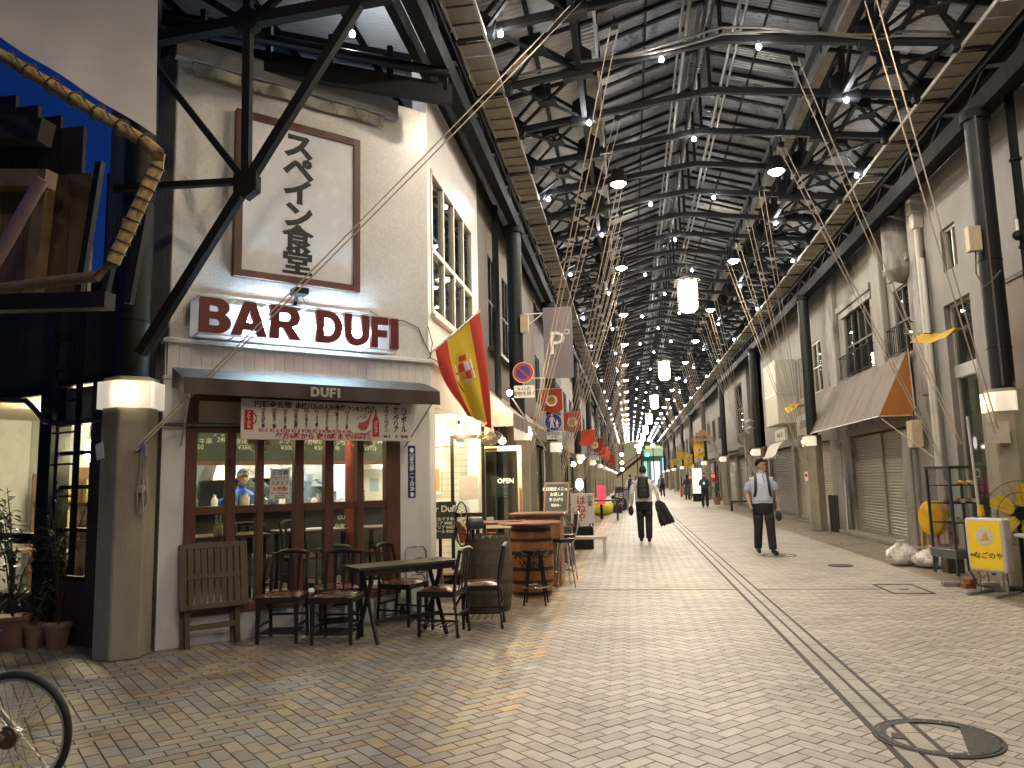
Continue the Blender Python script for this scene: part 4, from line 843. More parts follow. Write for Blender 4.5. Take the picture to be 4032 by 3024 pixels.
ts = thing('timber_stall', 'rough timber stall roof with planks at the left edge under the tarpaulin', 'stall', (-5, 5.3, 0))
for i in range(10): part('plank', MB().b2((-5.9 + i * .19, 5.15, 2.92), (-5.9 + i * .19 + .183, 5.19, 3.95)), TIM, ts, world=True)
part('beam', MB().bar((-5.8, 5.0, 3.98), (-4.15, 4.9, 3.80), .11, .13), mat('pale_timber', (.26, .18, .09), .65, var=.3, vs=7), ts, world=True); part('beam', MB().bar((-5.8, 5.0, 4.5), (-4.25, 4.95, 4.2), .14, .18), DARKW, ts, world=True)
part('post', MB().bar((-4.42, 5.1, 2.9), (-4.32, 5.05, 3.9), .10), mat('pale_timber'), ts, world=True); part('brace_pole', MB().cyl((-4.75, 4.75, 2.6), (-4.05, 4.7, 3.72), .045, n=10), mat('pink_pipe', (.30, .20, .20), .5), ts, world=True, smooth=40)
for i in range(9): part('dark_board', MB().b2((-6.1 + i * .21, 5.3, 4.0), (-6.1 + i * .21 + .2, 5.34, 5.3 - .11 * i)), DARKW, ts, world=True)
part('roof_beam', MB().bar((-5.8, 5.0, 2.95), (-3.7, 5.0, 2.88), .12, .12), IRON2, ts, world=True)
for x, z0, z1 in ((-3.95, 2.95, 3.95), (-3.75, 2.9, 3.5), (-3.55, 2.85, 3.6)): part('thin_post', MB().bar((x, 5.0, z0), (x + .12, 5.0, z1), .05), IRON2, ts, world=True)
# ---- plants in front of the left shop
LEAFM = [mat('leaf_%d' % i, c, .5, var=.3, vs=30) for i, c in enumerate([(.035, .06, .02), (.05, .085, .03), (.025, .04, .018)])]
def leaf_mesh(l, w_):
    b = MB(); b.add([(0, 0, 0), (w_ / 2, l * .4, .006), (0, l, -.01), (-w_ / 2, l * .4, .006)], [(0, 1, 2), (0, 2, 3)]); return b
def bush(name, label, loc, h, spread, n_, seed, pot=None, ll=.09, stemn=5):
    rr = random.Random(seed); t = thing(name, label, 'plant', loc)
    if pot: part('pot', MB().lathe([(pot * .7, 0), (pot, pot * 1.7), (pot * 1.08, pot * 1.7), (pot * 1.08, pot * 1.95), (pot * .9, pot * 1.9)], 18), mat('terracotta', (.22, .12, .075), .8, var=.2), t, smooth=40)
    z0 = pot * 1.8 if pot else 0; st = MB(); lf = MB(); tips = []
    for i in range(stemn):
        a = rr.uniform(0, 6.28); s_ = rr.uniform(.2, 1) * spread; hh = h * rr.uniform(.55, 1)
        pts = [(0, 0, z0), (math.cos(a) * s_ * .25, math.sin(a) * s_ * .25, z0 + hh * .45), (math.cos(a) * s_ * .7, math.sin(a) * s_ * .7, z0 + hh * .8), (math.cos(a) * s_, math.sin(a) * s_, z0 + hh)]
        st.tube(pts, .006, 5, rr=[.010, .008, .005, .003])
        for j in range(n_ // stemn):
            u = rr.uniform(.25, 1) * 3; k = min(2, int(u)); p = Vector(pts[k]).lerp(Vector(pts[k + 1]), u - k) + Vector((rr.gauss(0, .05), rr.gauss(0, .05), rr.gauss(0, .04))); tips.append(p)
    for p in tips:
        M_ = Matrix.Rotation(rr.uniform(0, 6.28), 3, 'Z') @ Matrix.Rotation(rr.uniform(-.9, .6), 3, 'X'); q_ = rr.uniform(.7, 1.25); l2 = leaf_mesh(ll * q_, ll * .38 * q_); lf.mi = rr.randrange(3); lf.add([M_ @ Vector(v) + p for v in l2.v], l2.f)
    part('stem', st, mat('bark', (.05, .035, .02), .8), t); part('crown', lf, LEAFM, t)
bush('potted_shrub', 'tall dark leafy shrub before the lit left shop window', (-6.05, 6.95, 0), 1.55, .45, 170, 2, .16, .11, 7)
bush('potted_plant', 'low leafy plant in a pale pot at the foot of the dark post', (-5.82, 7.0, 0), .42, .26, 110, 4, .115, .09, 6)
bush('potted_shrub', 'thin twiggy shrub beside the ladder', (-5.55, 6.95, 0), 1.45, .25, 70, 6, .12, .08, 6)
solo('plant_trough', MB().b2((-.55, -.12, 0), (.55, .12, .28)), TIM, 'wooden trough below the left shop window', 'planter', loc=(-6.6, 7.2, 0), rz=LR, bevel=.01)
bush('trough_plant', 'trailing green plant growing in the wooden trough', (-6.5, 7.15, .2), .35, .4, 120, 9, None, .08, 6)

# ================================================================== bicycles
def bicycle(loc, rz, label, r=.32, basket=True, full=True):
    t = thing('bicycle', label, 'bicycle', loc, rz)
    RUB = mat('rubber', (.015, .015, .015), .7); CHR = mat('chrome', (.6, .6, .58), .2, .95)
    for cx_ in (0, 1.08):
        wh = part('wheel', MB().lathe([(.03, -.04), (.03, .04)], 12, (cx_, 0, r), Matrix.Rotation(R(90), 3, 'X')), CHR, t)
        C0 = Vector((cx_, 0, r)); ringp = lambda q_: [C0 + Vector((q_ * math.cos(a), 0, q_ * math.sin(a))) for a in [2 * math.pi * i / 48 for i in range(49)]]
        part('tyre', MB().tube(ringp(r - .015), .018, 8, cap=False), RUB, wh, smooth=60); part('rim', MB().tube(ringp(r - .036), .011, 6, cap=False), CHR, wh, smooth=60)
        sp_ = MB()
        for i in range(28):
            a = 2 * math.pi * i / 28; sp_.cyl(C0 + Vector((.028 * math.cos(a + .9 * (-1) ** i), .02 * (-1) ** i, .028 * math.sin(a + .9 * (-1) ** i))), C0 + Vector(((r - .04) * math.cos(a), 0, (r - .04) * math.sin(a))), .0014, n=4, cap=False)
        part('spokes', sp_, CHR, wh)
        part('mudguard', MB().tube([C0 + Vector(((r + .03) * math.cos(a), 0, (r + .03) * math.sin(a))) for a in [R(20 + 12 * i) for i in range(13)]], .022, 6), mat('guard', (.2, .2, .2), .3, .7), wh, smooth=60) if full else None
    FRM = mat('bike_frame', (.30, .27, .2), .3, .3)
    f = MB(); bb = (.44, 0, .28); seat = (.30, 0, .72); head = (.95, 0, .78)
    for a, b in ((bb, seat), (bb, head), ((.31, 0, .62), (.92, 0, .62)), ((0, .05, r), bb), ((0, .05, r), (.31, 0, .66)), ((0, -.05, r), bb), ((0, -.05, r), (.31, 0, .66)), (head, (1.0, .05, .55)), ((1.0, .05, .55), (1.08, .05, r)), ((1.0, -.05, .55), (1.08, -.05, r)), (head, (1.0, -.05, .55)), (head, (.93, 0, .95))): f.cyl(a, b, .015, n=8)
    part('frame', f, FRM, t, smooth=40)
    part('handlebar', MB().tube([(.72, -.27, .98), (.86, -.25, 1.0), (.95, -.1, .97), (.93, 0, .95), (.95, .1, .97), (.86, .25, 1.0), (.72, .27, .98)], .012, 8), CHR, t, smooth=60)
    part('saddle', MB().add([(.14, -.10, .80), (.14, .10, .80), (.30, .07, .81), (.44, .02, .80), (.44, -.02, .80), (.30, -.07, .81), (.16, 0, .74), (.4, 0, .76)], [(0, 5, 4, 3, 2, 1), (0, 1, 6), (1, 2, 6), (2, 7, 6), (2, 3, 7), (3, 4, 7), (4, 5, 7), (5, 6, 7), (5, 0, 6)]).cyl((.30, 0, .68), (.29, 0, .78), .012, n=8), RUB, t, bevel=.01)
    part('crank', MB().lathe([(.001, .03), (.09, .03), (.09, .034)], 20, bb, Matrix.Rotation(R(90), 3, 'X')).bar((.44, -.06, .28), (.55, -.06, .16), .02).b2((.51, -.16, .15), (.59, -.06, .17)), CHR, t)
    part('sprocket', MB().lathe([(.02, -.03), (.055, -.03), (.055, -.045), (.04, -.05), (.04, -.06)], 18, (0, 0, r), Matrix.Rotation(R(90), 3, 'X')), mat('gear', (.16, .11, .06), .4, .8), t)
    if basket:
        bk = MB()
        for z in (.78, .9, 1.02): bk.tube([(1.02, -.16, z), (1.28, -.16, z), (1.28, .16, z), (1.02, .16, z), (1.02, -.16, z)], .005, 4)
        for i in range(7): y = -.16 + .32 * i / 6; bk.bar((1.28, y, .78), (1.28, y, 1.02), .006); bk.bar((1.02, y, .78), (1.28, y, .78), .006)
        part('basket', bk, IRON2, t)
    return t
bicycle((-3.10, 3.60, 0), R(186), 'bicycle rear wheel with spokes cut off at the lower left corner', r=.305, basket=False, full=False)
bicycle((-1.45, 22.6, 0), R(155), 'old bicycle with dark saddle parked by the second left column', r=.33)

# ================================================================== furniture before the bar
LEATH = mat('leather', (.075, .028, .013), .3, var=.08, vs=5)
def chair(loc, rz, label, h=.84, first=[None]):
    if first[0]: return dup(first[0], loc, rz, label)
    t = thing('wooden_chair', label, 'chair', loc, rz, 'dark wooden chairs outside the bar')
    pad = MB(); pad.grid(lambda u, v: ((u - .5) * .42, (v - .5) * .40, .4405 + .03 * (1 - (2 * u - 1) ** 4) * (1 - (2 * v - 1) ** 4)), 10, 10); part('seat_pad', pad, LEATH, t, smooth=60)
    part('seat_frame', MB().b2((-.21, -.2, .385), (.21, .2, .437)), WOOD_D, t, bevel=.006)
    for s_ in (-1, 1):
        part('leg', MB().add([(s_ * a + d, b, z) for z, q_, a in ((0, .013, .19), (.39, .021, .185)) for d, b in ((-q_, -.18 - q_), (q_, -.18 - q_), (q_, -.18 + q_), (-q_, -.18 + q_))], [(0, 1, 5, 4), (1, 2, 6, 5), (2, 3, 7, 6), (3, 0, 4, 7), (0, 3, 2, 1)]), WOOD_D, t)
        part('back_post', MB().tube([(s_ * .185, .22, 0), (s_ * .185, .185, .4), (s_ * .18, .20, .6), (s_ * .175, .25, h)], .018, 8), WOOD_D, t, smooth=50)
        part('side_stretcher', MB().bar((s_ * .187, -.18, .16), (s_ * .187, .2, .16), .016, .02), WOOD_D, t)
    part('top_rail', MB().tube([(-.19, .248, h - .02), (-.1, .258, h), (0, .262, h + .005), (.1, .258, h), (.19, .248, h - .02)], .022, 8), WOOD_D, t, smooth=50)
    for x in (-.09, 0, .09): part('spindle', MB().add([(x - .008, .198, .43), (x + .008, .198, .43), (x + .02, .255, h - .02), (x - .02, .255, h - .02), (x - .008, .206, .43), (x + .008, .206, .43), (x + .02, .263, h - .02), (x - .02, .263, h - .02)], [(0, 1, 2, 3), (7, 6, 5, 4), (0, 4, 5, 1), (1, 5, 6, 2), (3, 2, 6, 7), (0, 3, 7, 4)]), WOOD_D, t)
    part('stretcher', MB().bar((-.187, -.18, .10), (.187, -.18, .10), .014, .02).bar((-.18, .21, .22), (.18, .21, .22), .014, .02), WOOD_D, t)
    for i in range(4): part('shelf_slat', MB().bar((-.18, -.1 + .07 * i, .10), (.18, -.1 + .07 * i, .10), .012, .01), WOOD_D, t)
    first[0] = t; return t
chair((-3.46, 7.42, 0), R(8), 'brown leather chair nearest the folded table before the window')
chair((-2.88, 7.38, 0), R(4), 'brown leather chair left of the long outdoor table facing the street')
chair((-3.12, 7.98, 0), R(30), 'dark chair pushed to the glass behind the two front chairs')
chair((-2.50, 8.35, 0), R(75), 'dark chair behind the outdoor table by the white pier')
chair((-1.92, 7.78, 0), R(-96), 'chair at the right end of the outdoor table with its back turned')
chair((-1.60, 8.22, 0), R(-84), 'chair between the outdoor table and the grey barrel')
for i, (x, y, rz_) in enumerate(((1.25, 1.25, 150), (1.75, .85, 20), (2.75, .75, 200))): chair(BL(x, y, .25), BR + R(rz_), ('chair inside the bar behind the left dining table', 'chair inside the bar at the middle dining table', 'chair inside the bar beside the red pillar')[i])
OAK = mat('weathered_oak', (.085, .058, .034), .6, var=.35, vs=9, streak=.3, bump=.2, bs=50)
t = thing('outdoor_table', 'long narrow folding table of dark slats among the chairs', 'table', BL(2.02, -1.02, 0), BR)
for i in range(6): part('slat', MB().b2((-.56, -.20 + i * .068, .70), (.56, -.20 + i * .068 + .062, .722)), mat('grey_oak', (.05, .042, .034), .6, var=.3, vs=9), t)
part('apron', MB().b2((-.5, -.17, .64), (.5, -.15, .70)).b2((-.5, .15, .64), (.5, .17, .70)), WOOD_D, t)
for x in (-.38, .38):
    for s_ in (-1, 1): part('leg', MB().bar((x + .012 * s_, -.20 * s_, 0), (x + .012 * s_, .17 * s_, .70), .022, .045), WOOD_D, t)
part('stretcher', MB().bar((-.38, -.1, .2), (.38, -.1, .2), .02, .04), WOOD_D, t)
t = thing('folded_table', 'slatted wooden table folded up and leaning against the white wall', 'table', BL(.12, -.22, 0), BR)
tilt = Matrix.Rotation(R(-9), 3, 'X')
def tb(lo, hi): b = MB().b2(lo, hi); b.v = [tuple(tilt @ Vector(v)) for v in b.v]; return b
for x in (0, .58): part('frame_stile', tb((x, 0, .36), (x + .07, .03, .98)), OAK, t, bevel=.004)
for z in (.36, .64, .93): part('frame_rail', tb((.07, .002, z), (.58, .028, z + .055)), OAK, t, bevel=.004)
for i in range(8):
    x = .085 + i * .062; part('slat', tb((x, .006, .415), (x + .05, .024, .64)), OAK, t); part('slat', tb((x, .006, .695), (x + .05, .024, .93)), OAK, t)
for x in (.06, .53): part('leg', tb((x, .05, 0), (x + .045, .085, .9)), OAK, t); part('leg', tb((x - .03, .10, 0), (x + .015, .13, .8)), OAK, t)
part('leg_rail', tb((.1, .05, .17), (.53, .08, .225)), OAK, t)
# hand truck against the pier
t = thing('hand_truck', 'grey folding hand truck leaning on the white pier', 'hand truck', BL(2.70, -.14, 0), BR)
part('frame', MB().tube([(-.14, 0, .05), (-.14, .06, .72), (-.11, .07, .78), (.11, .07, .78), (.14, .06, .72), (.14, 0, .05)], .012, 8).tube([(-.1, -.03, .05), (-.1, .02, .42), (-.07, .03, .47), (.07, .03, .47), (.1, .02, .42), (.1, -.03, .05)], .010, 8), mat('grey_tube', (.33, .32, .31), .35, .6), t, smooth=60)
part('toe_plate', MB().b2((-.15, -.16, .04), (.15, 0, .06)), mat('grey_tube'), t)
for s_ in (-1, 1): part('wheel', MB().cyl((s_ * .16, .03, .07), (s_ * .19, .03, .07), .07, n=16), mat('rubber'), t, smooth=40)
part('coil', MB().tube([(.085 * math.cos(i * .5), -.01 - .002 * i, .58 + .085 * math.sin(i * .5)) for i in range(40)], .008, 5), mat('cord_brown', (.12, .07, .045), .7), t)
# barrels
def barrel(loc, label, r, h, m, hoop, nst=20):
    t = thing('barrel', label, 'barrel', loc); prof = lambda u: r * (.86 + .14 * math.sin(math.pi * u))
    for i in range(nst):
        a0 = 2 * math.pi * i / nst; a1 = 2 * math.pi * (i + .95) / nst; b = MB(); k = 8
        b.grid(lambda u, v: (prof(u) * math.cos(a0 + (a1 - a0) * v), prof(u) * math.sin(a0 + (a1 - a0) * v), h * u), k, 2); part('stave', b, m, t, smooth=60)
    part('head', MB().cyl((0, 0, .02), (0, 0, h - .03), r * .85, n=24), m, t)
    for u in (.06, .22, .40, .62, .80, .94): part('hoop', MB().lathe([(prof(u - .025) + .004, h * (u - .025)), (prof(u + .025) + .004, h * (u + .025))], 28, cap=False), hoop, t, smooth=60)
    return t
barrel((-1.72, 9.22, 0), 'grey weathered barrel standing by the bar entrance', .30, .88, mat('barrel_grey', (.105, .085, .055), .7, var=.35, vs=8, streak=.3), mat('hoop_wood', (.075, .06, .042), .7, var=.3))
wb = barrel((-1.34, 10.35, 0), 'varnished wine barrel table behind the black stool', .30, .92, mat('barrel_oak', (.27, .115, .032), .4, var=.25, vs=8, streak=.3), mat('hoop_iron', (.04, .035, .03), .45, .6))
RF = Matrix.Rotation(R(12), 3, 'Z') @ FRONT
for s_, z in (('MARCO', .55), ('WINE', .43)): put_text('lettering', wb, INK, s_, .13, (.05, -.306, z), rz=R(8), bold=.02, ext=.004)
part('table_top', MB().lathe([(.001, .93), (.42, .93), (.43, .945), (.42, .96), (.001, .96)], 28, cap=False), mat('red_top', (.17, .05, .032), .35, var=.25), wb, smooth=40)
t = thing('counter_cabinet', 'varnished plank cabinet with brown top behind the barrels', 'cabinet', (-1.35, 11.5, 0))
for i in range(6): part('plank', MB().b2((-.33 + i * .11, -.30, .02), (-.33 + i * .11 + .107, -.27, 1.0)), mat('cab_oak', (.30, .135, .045), .45, var=.25, vs=7, streak=.2), t)
part('carcass', MB().b2((-.33, -.268, 0), (.33, .3, .99)), mat('cab_oak'), t); part('top', MB().b2((-.42, -.38, 1.0), (.40, .38, 1.035)), mat('cab_top', (.13, .07, .045), .4, var=.2), t, bevel=.005)
t = thing('plank_table', 'small reddish table with a curved top between barrel and cabinet', 'table', (-1.85, 10.6, 0)); part('top', MB().b2((-.38, -.3, .93), (.38, .3, .96)), mat('red_top'), t, bevel=.006)
for a in (-1, 1):
    for b in (-1, 1): part('leg', MB().bar((a * .3, b * .22, 0), (a * .3, b * .22, .93), .05), WOOD_D, t)
# stools
def stool(loc, label, r, h, pad, legs, ring, back=False, rz=0):
    t = thing('bar_stool', label, 'stool', loc, rz); part('seat', MB().lathe([(.001, h - .055), (r * .9, h - .055), (r, h - .03), (r * .97, h - .005), (r * .6, h), (.001, h)], 20, cap=False), pad, t, smooth=60)
    for i in range(4):
        a = R(45 + 90 * i); part('leg', MB().cyl((r * .55 * math.cos(a), r * .55 * math.sin(a), h - .05), (r * 1.12 * math.cos(a), r * 1.12 * math.sin(a), .0), .016, .010, n=8), legs, t, smooth=40)
    part('foot_ring', MB().tube([(r * .98 * math.cos(2 * math.pi * i / 28), r * .98 * math.sin(2 * math.pi * i / 28), .22) for i in range(29)], .010, 6, cap=False), ring, t, smooth=60)
    if back:
        part('back_frame', MB().tube([(-.12, .12, h - .05), (-.13, .2, h + .2), (-.10, .22, h + .36), (.10, .22, h + .36), (.13, .2, h + .2), (.12, .12, h - .05)], .010, 6), ring, t, smooth=60); part('back_pad', MB().b2((-.11, .20, h + .15), (.11, .225, h + .35)), pad, t, bevel=.01)
    return t
BLEA = mat('black_leather', (.012, .012, .012), .22, var=.2); CHRM = mat('chrome')
stool((-1.20, 9.62, 0), 'black padded stool with black legs and steel foot ring', .17, .66, BLEA, IRON2, CHRM)
stool((-.98, 11.15, 0), 'chrome bar stool with backrest nearest the walkway', .16, .68, BLEA, CHRM, CHRM, True, R(-70))
stool((-1.02, 12.0, 0), 'chrome bar stool just behind the front chrome stool', .16, .68, BLEA, CHRM, CHRM, False, R(-60))
t = thing('low_bench', 'white low bench beside the chrome stools', 'bench', (-.90, 15.0, 0)); part('bench_top', MB().b2((-.42, -.16, .38), (.42, .16, .43)), mat('white_wood', (.45, .42, .37), .6, var=.12), t, bevel=.004)
for a in (-1, 1): part('leg', MB().b2((a * .37 - .03, -.14, 0), (a * .37 + .03, .14, .38)), mat('white_wood'), t)
t = thing('dark_box', 'dark open box behind the white bench', 'box', (-1.12, 17.2, 0)); part('side', MB().b2((-.28, -.17, 0), (.28, -.14, .48)).b2((-.28, .14, 0), (.28, .17, .48)).b2((-.28, -.14, 0), (-.25, .14, .48)).b2((.25, -.14, 0), (.28, .14, .48)), IRON2, t); part('lid', MB().b2((-.25, -.14, .3), (.25, .14, .34)), mat('grey_oak'), t)
# standing fan with orange blades in front of the grey barrel
t = thing('floor_fan', 'black pedestal fan with orange blades before the grey barrel', 'fan', (-1.95, 8.95, 0), R(-62))
FB = mat('orange_blade', (.42, .07, .015), .35)
cg = MB()
for a in range(26):
    th = 2 * math.pi * a / 26; cg.tube([(.04 * math.cos(th), -.09, 1.02 + .04 * math.sin(th)), (.2 * math.cos(th), -.08, 1.02 + .2 * math.sin(th)), (.26 * math.cos(th), -.02, 1.02 + .26 * math.sin(th)), (.2 * math.cos(th), .05, 1.02 + .2 * math.sin(th)), (.05 * math.cos(th), .06, 1.02 + .05 * math.sin(th))], .0025, 4, cap=False)
cg.tube([(.26 * math.cos(2 * math.pi * i / 30), -.02, 1.02 + .26 * math.sin(2 * math.pi * i / 30)) for i in range(31)], .007, 6, cap=False)
part('cage', cg, IRON2, t)
for i in range(4):
    a0 = i * math.pi / 2 + .4; part('blade', MB().add([((x * math.cos(a0) - z * math.sin(a0)), y, 1.02 + (x * math.sin(a0) + z * math.cos(a0))) for x, y, z in ((.03, -.02, -.03), (.12, -.05, -.09), (.22, -.05, -.05), (.23, 0, .06), (.12, .01, .06), (.03, 0, .03))], [(0, 1, 2, 3, 4, 5)]), FB, t)
part('motor', MB().cyl((0, .05, 1.02), (0, .23, 1.02), .075, .065, n=16), mat('motor_grey', (.05, .055, .06), .35), t, smooth=40); part('pole', MB().cyl((0, .12, .25), (0, .12, .96), .018, n=10), IRON2, t)
for i in range(3): a = R(90 + 120 * i); part('leg', MB().cyl((0, .12, .45), (.34 * math.cos(a), .12 + .34 * math.sin(a), .015), .014, n=8), IRON2, t)
# blackboards
def aboard(loc, rz, label, w_, h, lines, z=0, tilt_=12, cat='blackboard'):
    t = thing('chalk_board', label, cat, loc, rz); Mt = Matrix.Rotation(R(-tilt_), 3, 'X'); T = lambda b: (setattr(b, 'v', [tuple(Mt @ Vector(v)) for v in b.v]), b)[1]
    part('panel', T(MB().b2((-w_ / 2, 0, z), (w_ / 2, .015, z + h))), mat('slate', (.025, .032, .028), .7, var=.3), t)
    part('frame', T(MB().b2((-w_ / 2 - .025, -.006, z), (-w_ / 2, .02, z + h)).b2((w_ / 2, -.006, z), (w_ / 2 + .025, .02, z + h)).b2((-w_ / 2 - .025, -.008, z + h), (w_ / 2 + .025, .022, z + h + .025)).b2((-w_ / 2 - .025, -.008, z - .025), (w_ / 2 + .025, .022, z))), mat('board_frame', (.16, .10, .06), .6), t)
    for i, s_ in enumerate(lines):
        me = text(s_, h / (len(lines) + 1) * .72, bold=.008); me.transform((Mt @ FRONT).to_4x4()); p = Mt @ Vector((0, -.004, z + h * (1 - (i + 1) / (len(lines) + 1)))); me.materials.append(INKW); part('lettering', me, INKW, t, loc=p)
    return t
aboard((-1.15, 12.0, 1.035), R(-14), 'small chalkboard with white writing on the plank cabinet', .36, .42, ['本日限定メニュー', 'お通し¥', '牛さがり', '¥350~'])
aboard((-1.12, 13.2, 0), R(20), 'low chalkboard leaning by the chrome stools', .3, .62, ['LUNCH', '¥850', 'パエリア'], .1)
# ---- entrance: door leaf with OPEN, posters, menus
CRM = mat('cream_wood', (.50, .42, .28), .5, var=.15, vs=5, streak=.2)
t = thing('entrance_door', 'cream framed glass door standing open with OPEN written on it', 'door', (-2.36, 12.25, .05), R(-3))
for x in (0, .60): part('stile', MB().b2((x, -.02, 0), (x + .065, .02, 2.02)), CRM, t)
for z in (0, .72, 1.94): part('rail', MB().b2((.065, -.018, z), (.60, .018, z + .08)), CRM, t)
part('pane', MB().b2((.065, -.003, .80), (.60, .003, 1.94)), glass('door_glass', (.75, .8, .8), .1), t); part('lower_pane', MB().b2((.065, -.003, .08), (.60, .003, .72)), glass('door_glass'), t)
put_text('lettering', t, INKW, 'OPEN', .105, (.40, -.006, 1.46), bold=.015); part('handle', MB().bar((.635, -.04, .75), (.635, -.04, 1.35), .025), mat('cab_oak'), t); part('door_closer', MB().b2((.06, -.05, 1.95), (.28, -.02, 1.99)), IRON2, t)
part('sticker', MB().b2((.075, -.006, .82), (.19, -.004, .90)), mat('sticker_blue', (.2, .35, .4), .5), t); part('sticker', MB().b2((.08, -.006, .50), (.22, -.004, .66)), mat('sticker_orange', (.6, .22, .05), .5), t)
t = thing('door_frame', 'brown framed glass panel inside the bar entrance', 'door', (-2.62, 11.2, .1), R(8))
for x in (0, .46): part('stile', MB().b2((x, -.02, 0), (x + .05, .02, 2.1)), WOOD_D, t)
for z in (0, .9, 2.05): part('rail', MB().b2((.05, -.018, z), (.46, .018, z + .06)), WOOD_D, t)
part('pane', MB().b2((.05, -.003, .06), (.46, .003, 2.05)), GLASS, t); part('notice', MB().b2((.12, -.008, 1.15), (.4, -.005, 1.5)), mat('paper'), t)
def poster(loc, rz, w_, h, label, base, parts_, cat='poster'):
    t = thing('wall_poster', label, cat, loc, rz); part('sheet', MB().b2((-w_ / 2, 0, -h / 2), (w_ / 2, .003, h / 2)), base, t)
    for (x0, z0, x1, z1, m_) in parts_: part('printed_block', MB().b2((x0 * w_, -.0015, z0 * h), (x1 * w_, 0, z1 * h)), m_, t)
    return t
RW = R(45 - 45)
def TWp(u, z): a = Vector(BL(5.19, 2.34, z)); b = Vector(BL(3.40, 4.13, z)); return tuple(a.lerp(b, u) + Vector((0, -.05, 0)))
poster(TWp(.30, 1.55), 0, .35, .45, 'white and red poster on the tiled wall inside the entrance', mat('paper'), [(-.4, -.4, -.1, .2, INKR), (.1, -.4, .45, .4, mat('sticker_orange'))]); poster(TWp(.55, 1.6), 0, .3, .42, 'poster with a dark photograph on the tiled wall', mat('paper'), [(-.42, -.05, .42, .42, mat('navy', (.02, .04, .12), .5))])
t = thing('bar_menu_stand', 'black menu stand lettered BAR DUFI at the entrance', 'menu stand', (-2.58, 10.35, .25), R(6))
part('panel', MB().b2((-.22, 0, .5), (.22, .03, 1.0)), mat('slate'), t); put_text('lettering', t, INKW, 'Bar Dufi', .12, (.02, -.004, .90), bold=.02); put_text('lettering', t, INKW, '本日のおすすめ\nパエリア ¥980\nサングリア ¥450\nハイボール ¥390', .055, (0, -.004, .68), bold=.01); part('stand', MB().bar((0, .02, 0), (0, .02, .5), .04).b2((-.2, -.1, 0), (.2, .15, .03)), IRON2, t)
solo('wooden_crate', MB().b2((-.17, -.15, 0), (.17, .15, .42)), mat('crate_wood', (.14, .09, .05), .7, var=.3), 'dark wooden crate inside the entrance', 'crate', loc=(-2.62, 9.95, .1), rz=.2, bevel=.006)
small_fan('grey wall fan above the bar entrance', (-2.50, 11.35, 2.22), R(20), R(-25), .22, bm=mat('blade_blue', (.35, .42, .55), .2), cage=mat('cage_dark', (.06, .06, .06), .4))
small_fan('yellowed fan hanging face down above the bar entrance', (-2.02, 11.2, 2.15), R(15), R(62), .19, motor=(.08, .16))
t = thing('entrance_bulb', 'bright bare bulb on the awning corner past the bar entrance', 'light bulb', (-1.86, 12.2, 2.92)); part('bulb', MB().ball((0, 0, 0), .045, 10, 6), WARM, t); part('holder', MB().cyl((0, 0, .03), (0, 0, .1), .02, n=8), IRON2, t)
t = thing('entrance_bulb', 'bare bulb between the two fans above the entrance', 'light bulb', (-2.42, 10.9, 2.30)); part('bulb', MB().ball((0, 0, 0), .035, 10, 6), WARM, t); part('holder', MB().cyl((0, 0, .03), (0, 0, .1), .02, n=8), IRON2, t)
t = thing('entrance_bulb', 'round white bulb right of the hanging yellow fan', 'light bulb', (-1.90, 11.6, 2.12)); part('bulb', MB().ball((0, 0, 0), .05, 10, 6), WARM, t); part('holder', MB().cyl((0, 0, .04), (0, 0, .1), .02, n=8), IRON2, t)
t = thing('coat_hangers', 'row of wooden coat hangers on a rail inside the entrance', 'hangers', TWp(.35, 1.98))
part('rail', MB().cyl((-.5, -.1, .1), (.5, -.1, .1), .01, n=6), IRON2, t)
for i in range(4): part('hanger', MB().tube([(-.02 + i * .06, -.28, -.03), (-.02 + i * .06, -.1, .06), (-.02 + i * .06, .06, -.03)], .012, 6), mat('hanger_wood', (.42, .25, .08), .5), t)
# ---- flag
fg = thing('spanish_flag', 'red and yellow flag on a slanted pole at the bar corner', 'flag', (-2.34, 9.06, 3.10))
A = Vector((-2.302, 9.098, 3.135)); B = Vector((-1.832, 9.568, 3.694)); Q0 = Vector((-1.99, 9.41, 2.36)); Q1 = Vector((-1.715, 9.685, 2.18)); nn_ = Vector((.707, -.707, 0))
def flagp(u, v, off=0.):
    p = A.lerp(B, u).lerp(Q0.lerp(Q1, u), v ** .95); side = Vector((.707, .707, 0))
    p += nn_ * ((.045 * math.sin(u * 9 + v * 2.5) + .03 * math.sin(u * 17 - v * 3)) * (.25 + v) + off) + side * (-.10 * math.sin(math.pi * v) * (1 - u)) + side * (.05 * math.sin(math.pi * v) * u)
    return p
FR_ = mat('flag_red', (.46, .035, .018), .7, var=.08); FY = mat('flag_yellow', (.60, .42, .025), .7, var=.08)
for nm, u0, u1, m_ in (('red_stripe', 0, .25, FR_), ('yellow_stripe', .25, .75, FY), ('red_stripe', .75, 1, FR_)):
    b = MB(); b.grid(lambda u, v: tuple(flagp(u0 + (u1 - u0) * u, v)), 14, 36); part(nm, b, m_, fg, world=True, smooth=70)
def patch(nm, u0, v0, u1, v1, m_, n_=5):
    b = MB(); b.grid(lambda u, v: tuple(flagp(u0 + (u1 - u0) * u, v0 + (v1 - v0) * v, .004)), n_, n_); part(nm, b, m_, fg, world=True)
NV = mat('navy'); PU = mat('lilac', (.55, .5, .62), .6)
patch('emblem_quarter', .40, .34, .49, .43, FR_); patch('emblem_quarter', .49, .34, .58, .43, PU); patch('emblem_quarter', .40, .43, .49, .52, mat('flag_stripe', (.5, .28, .03), .6)); patch('emblem_quarter', .49, .43, .58, .52, FR_)
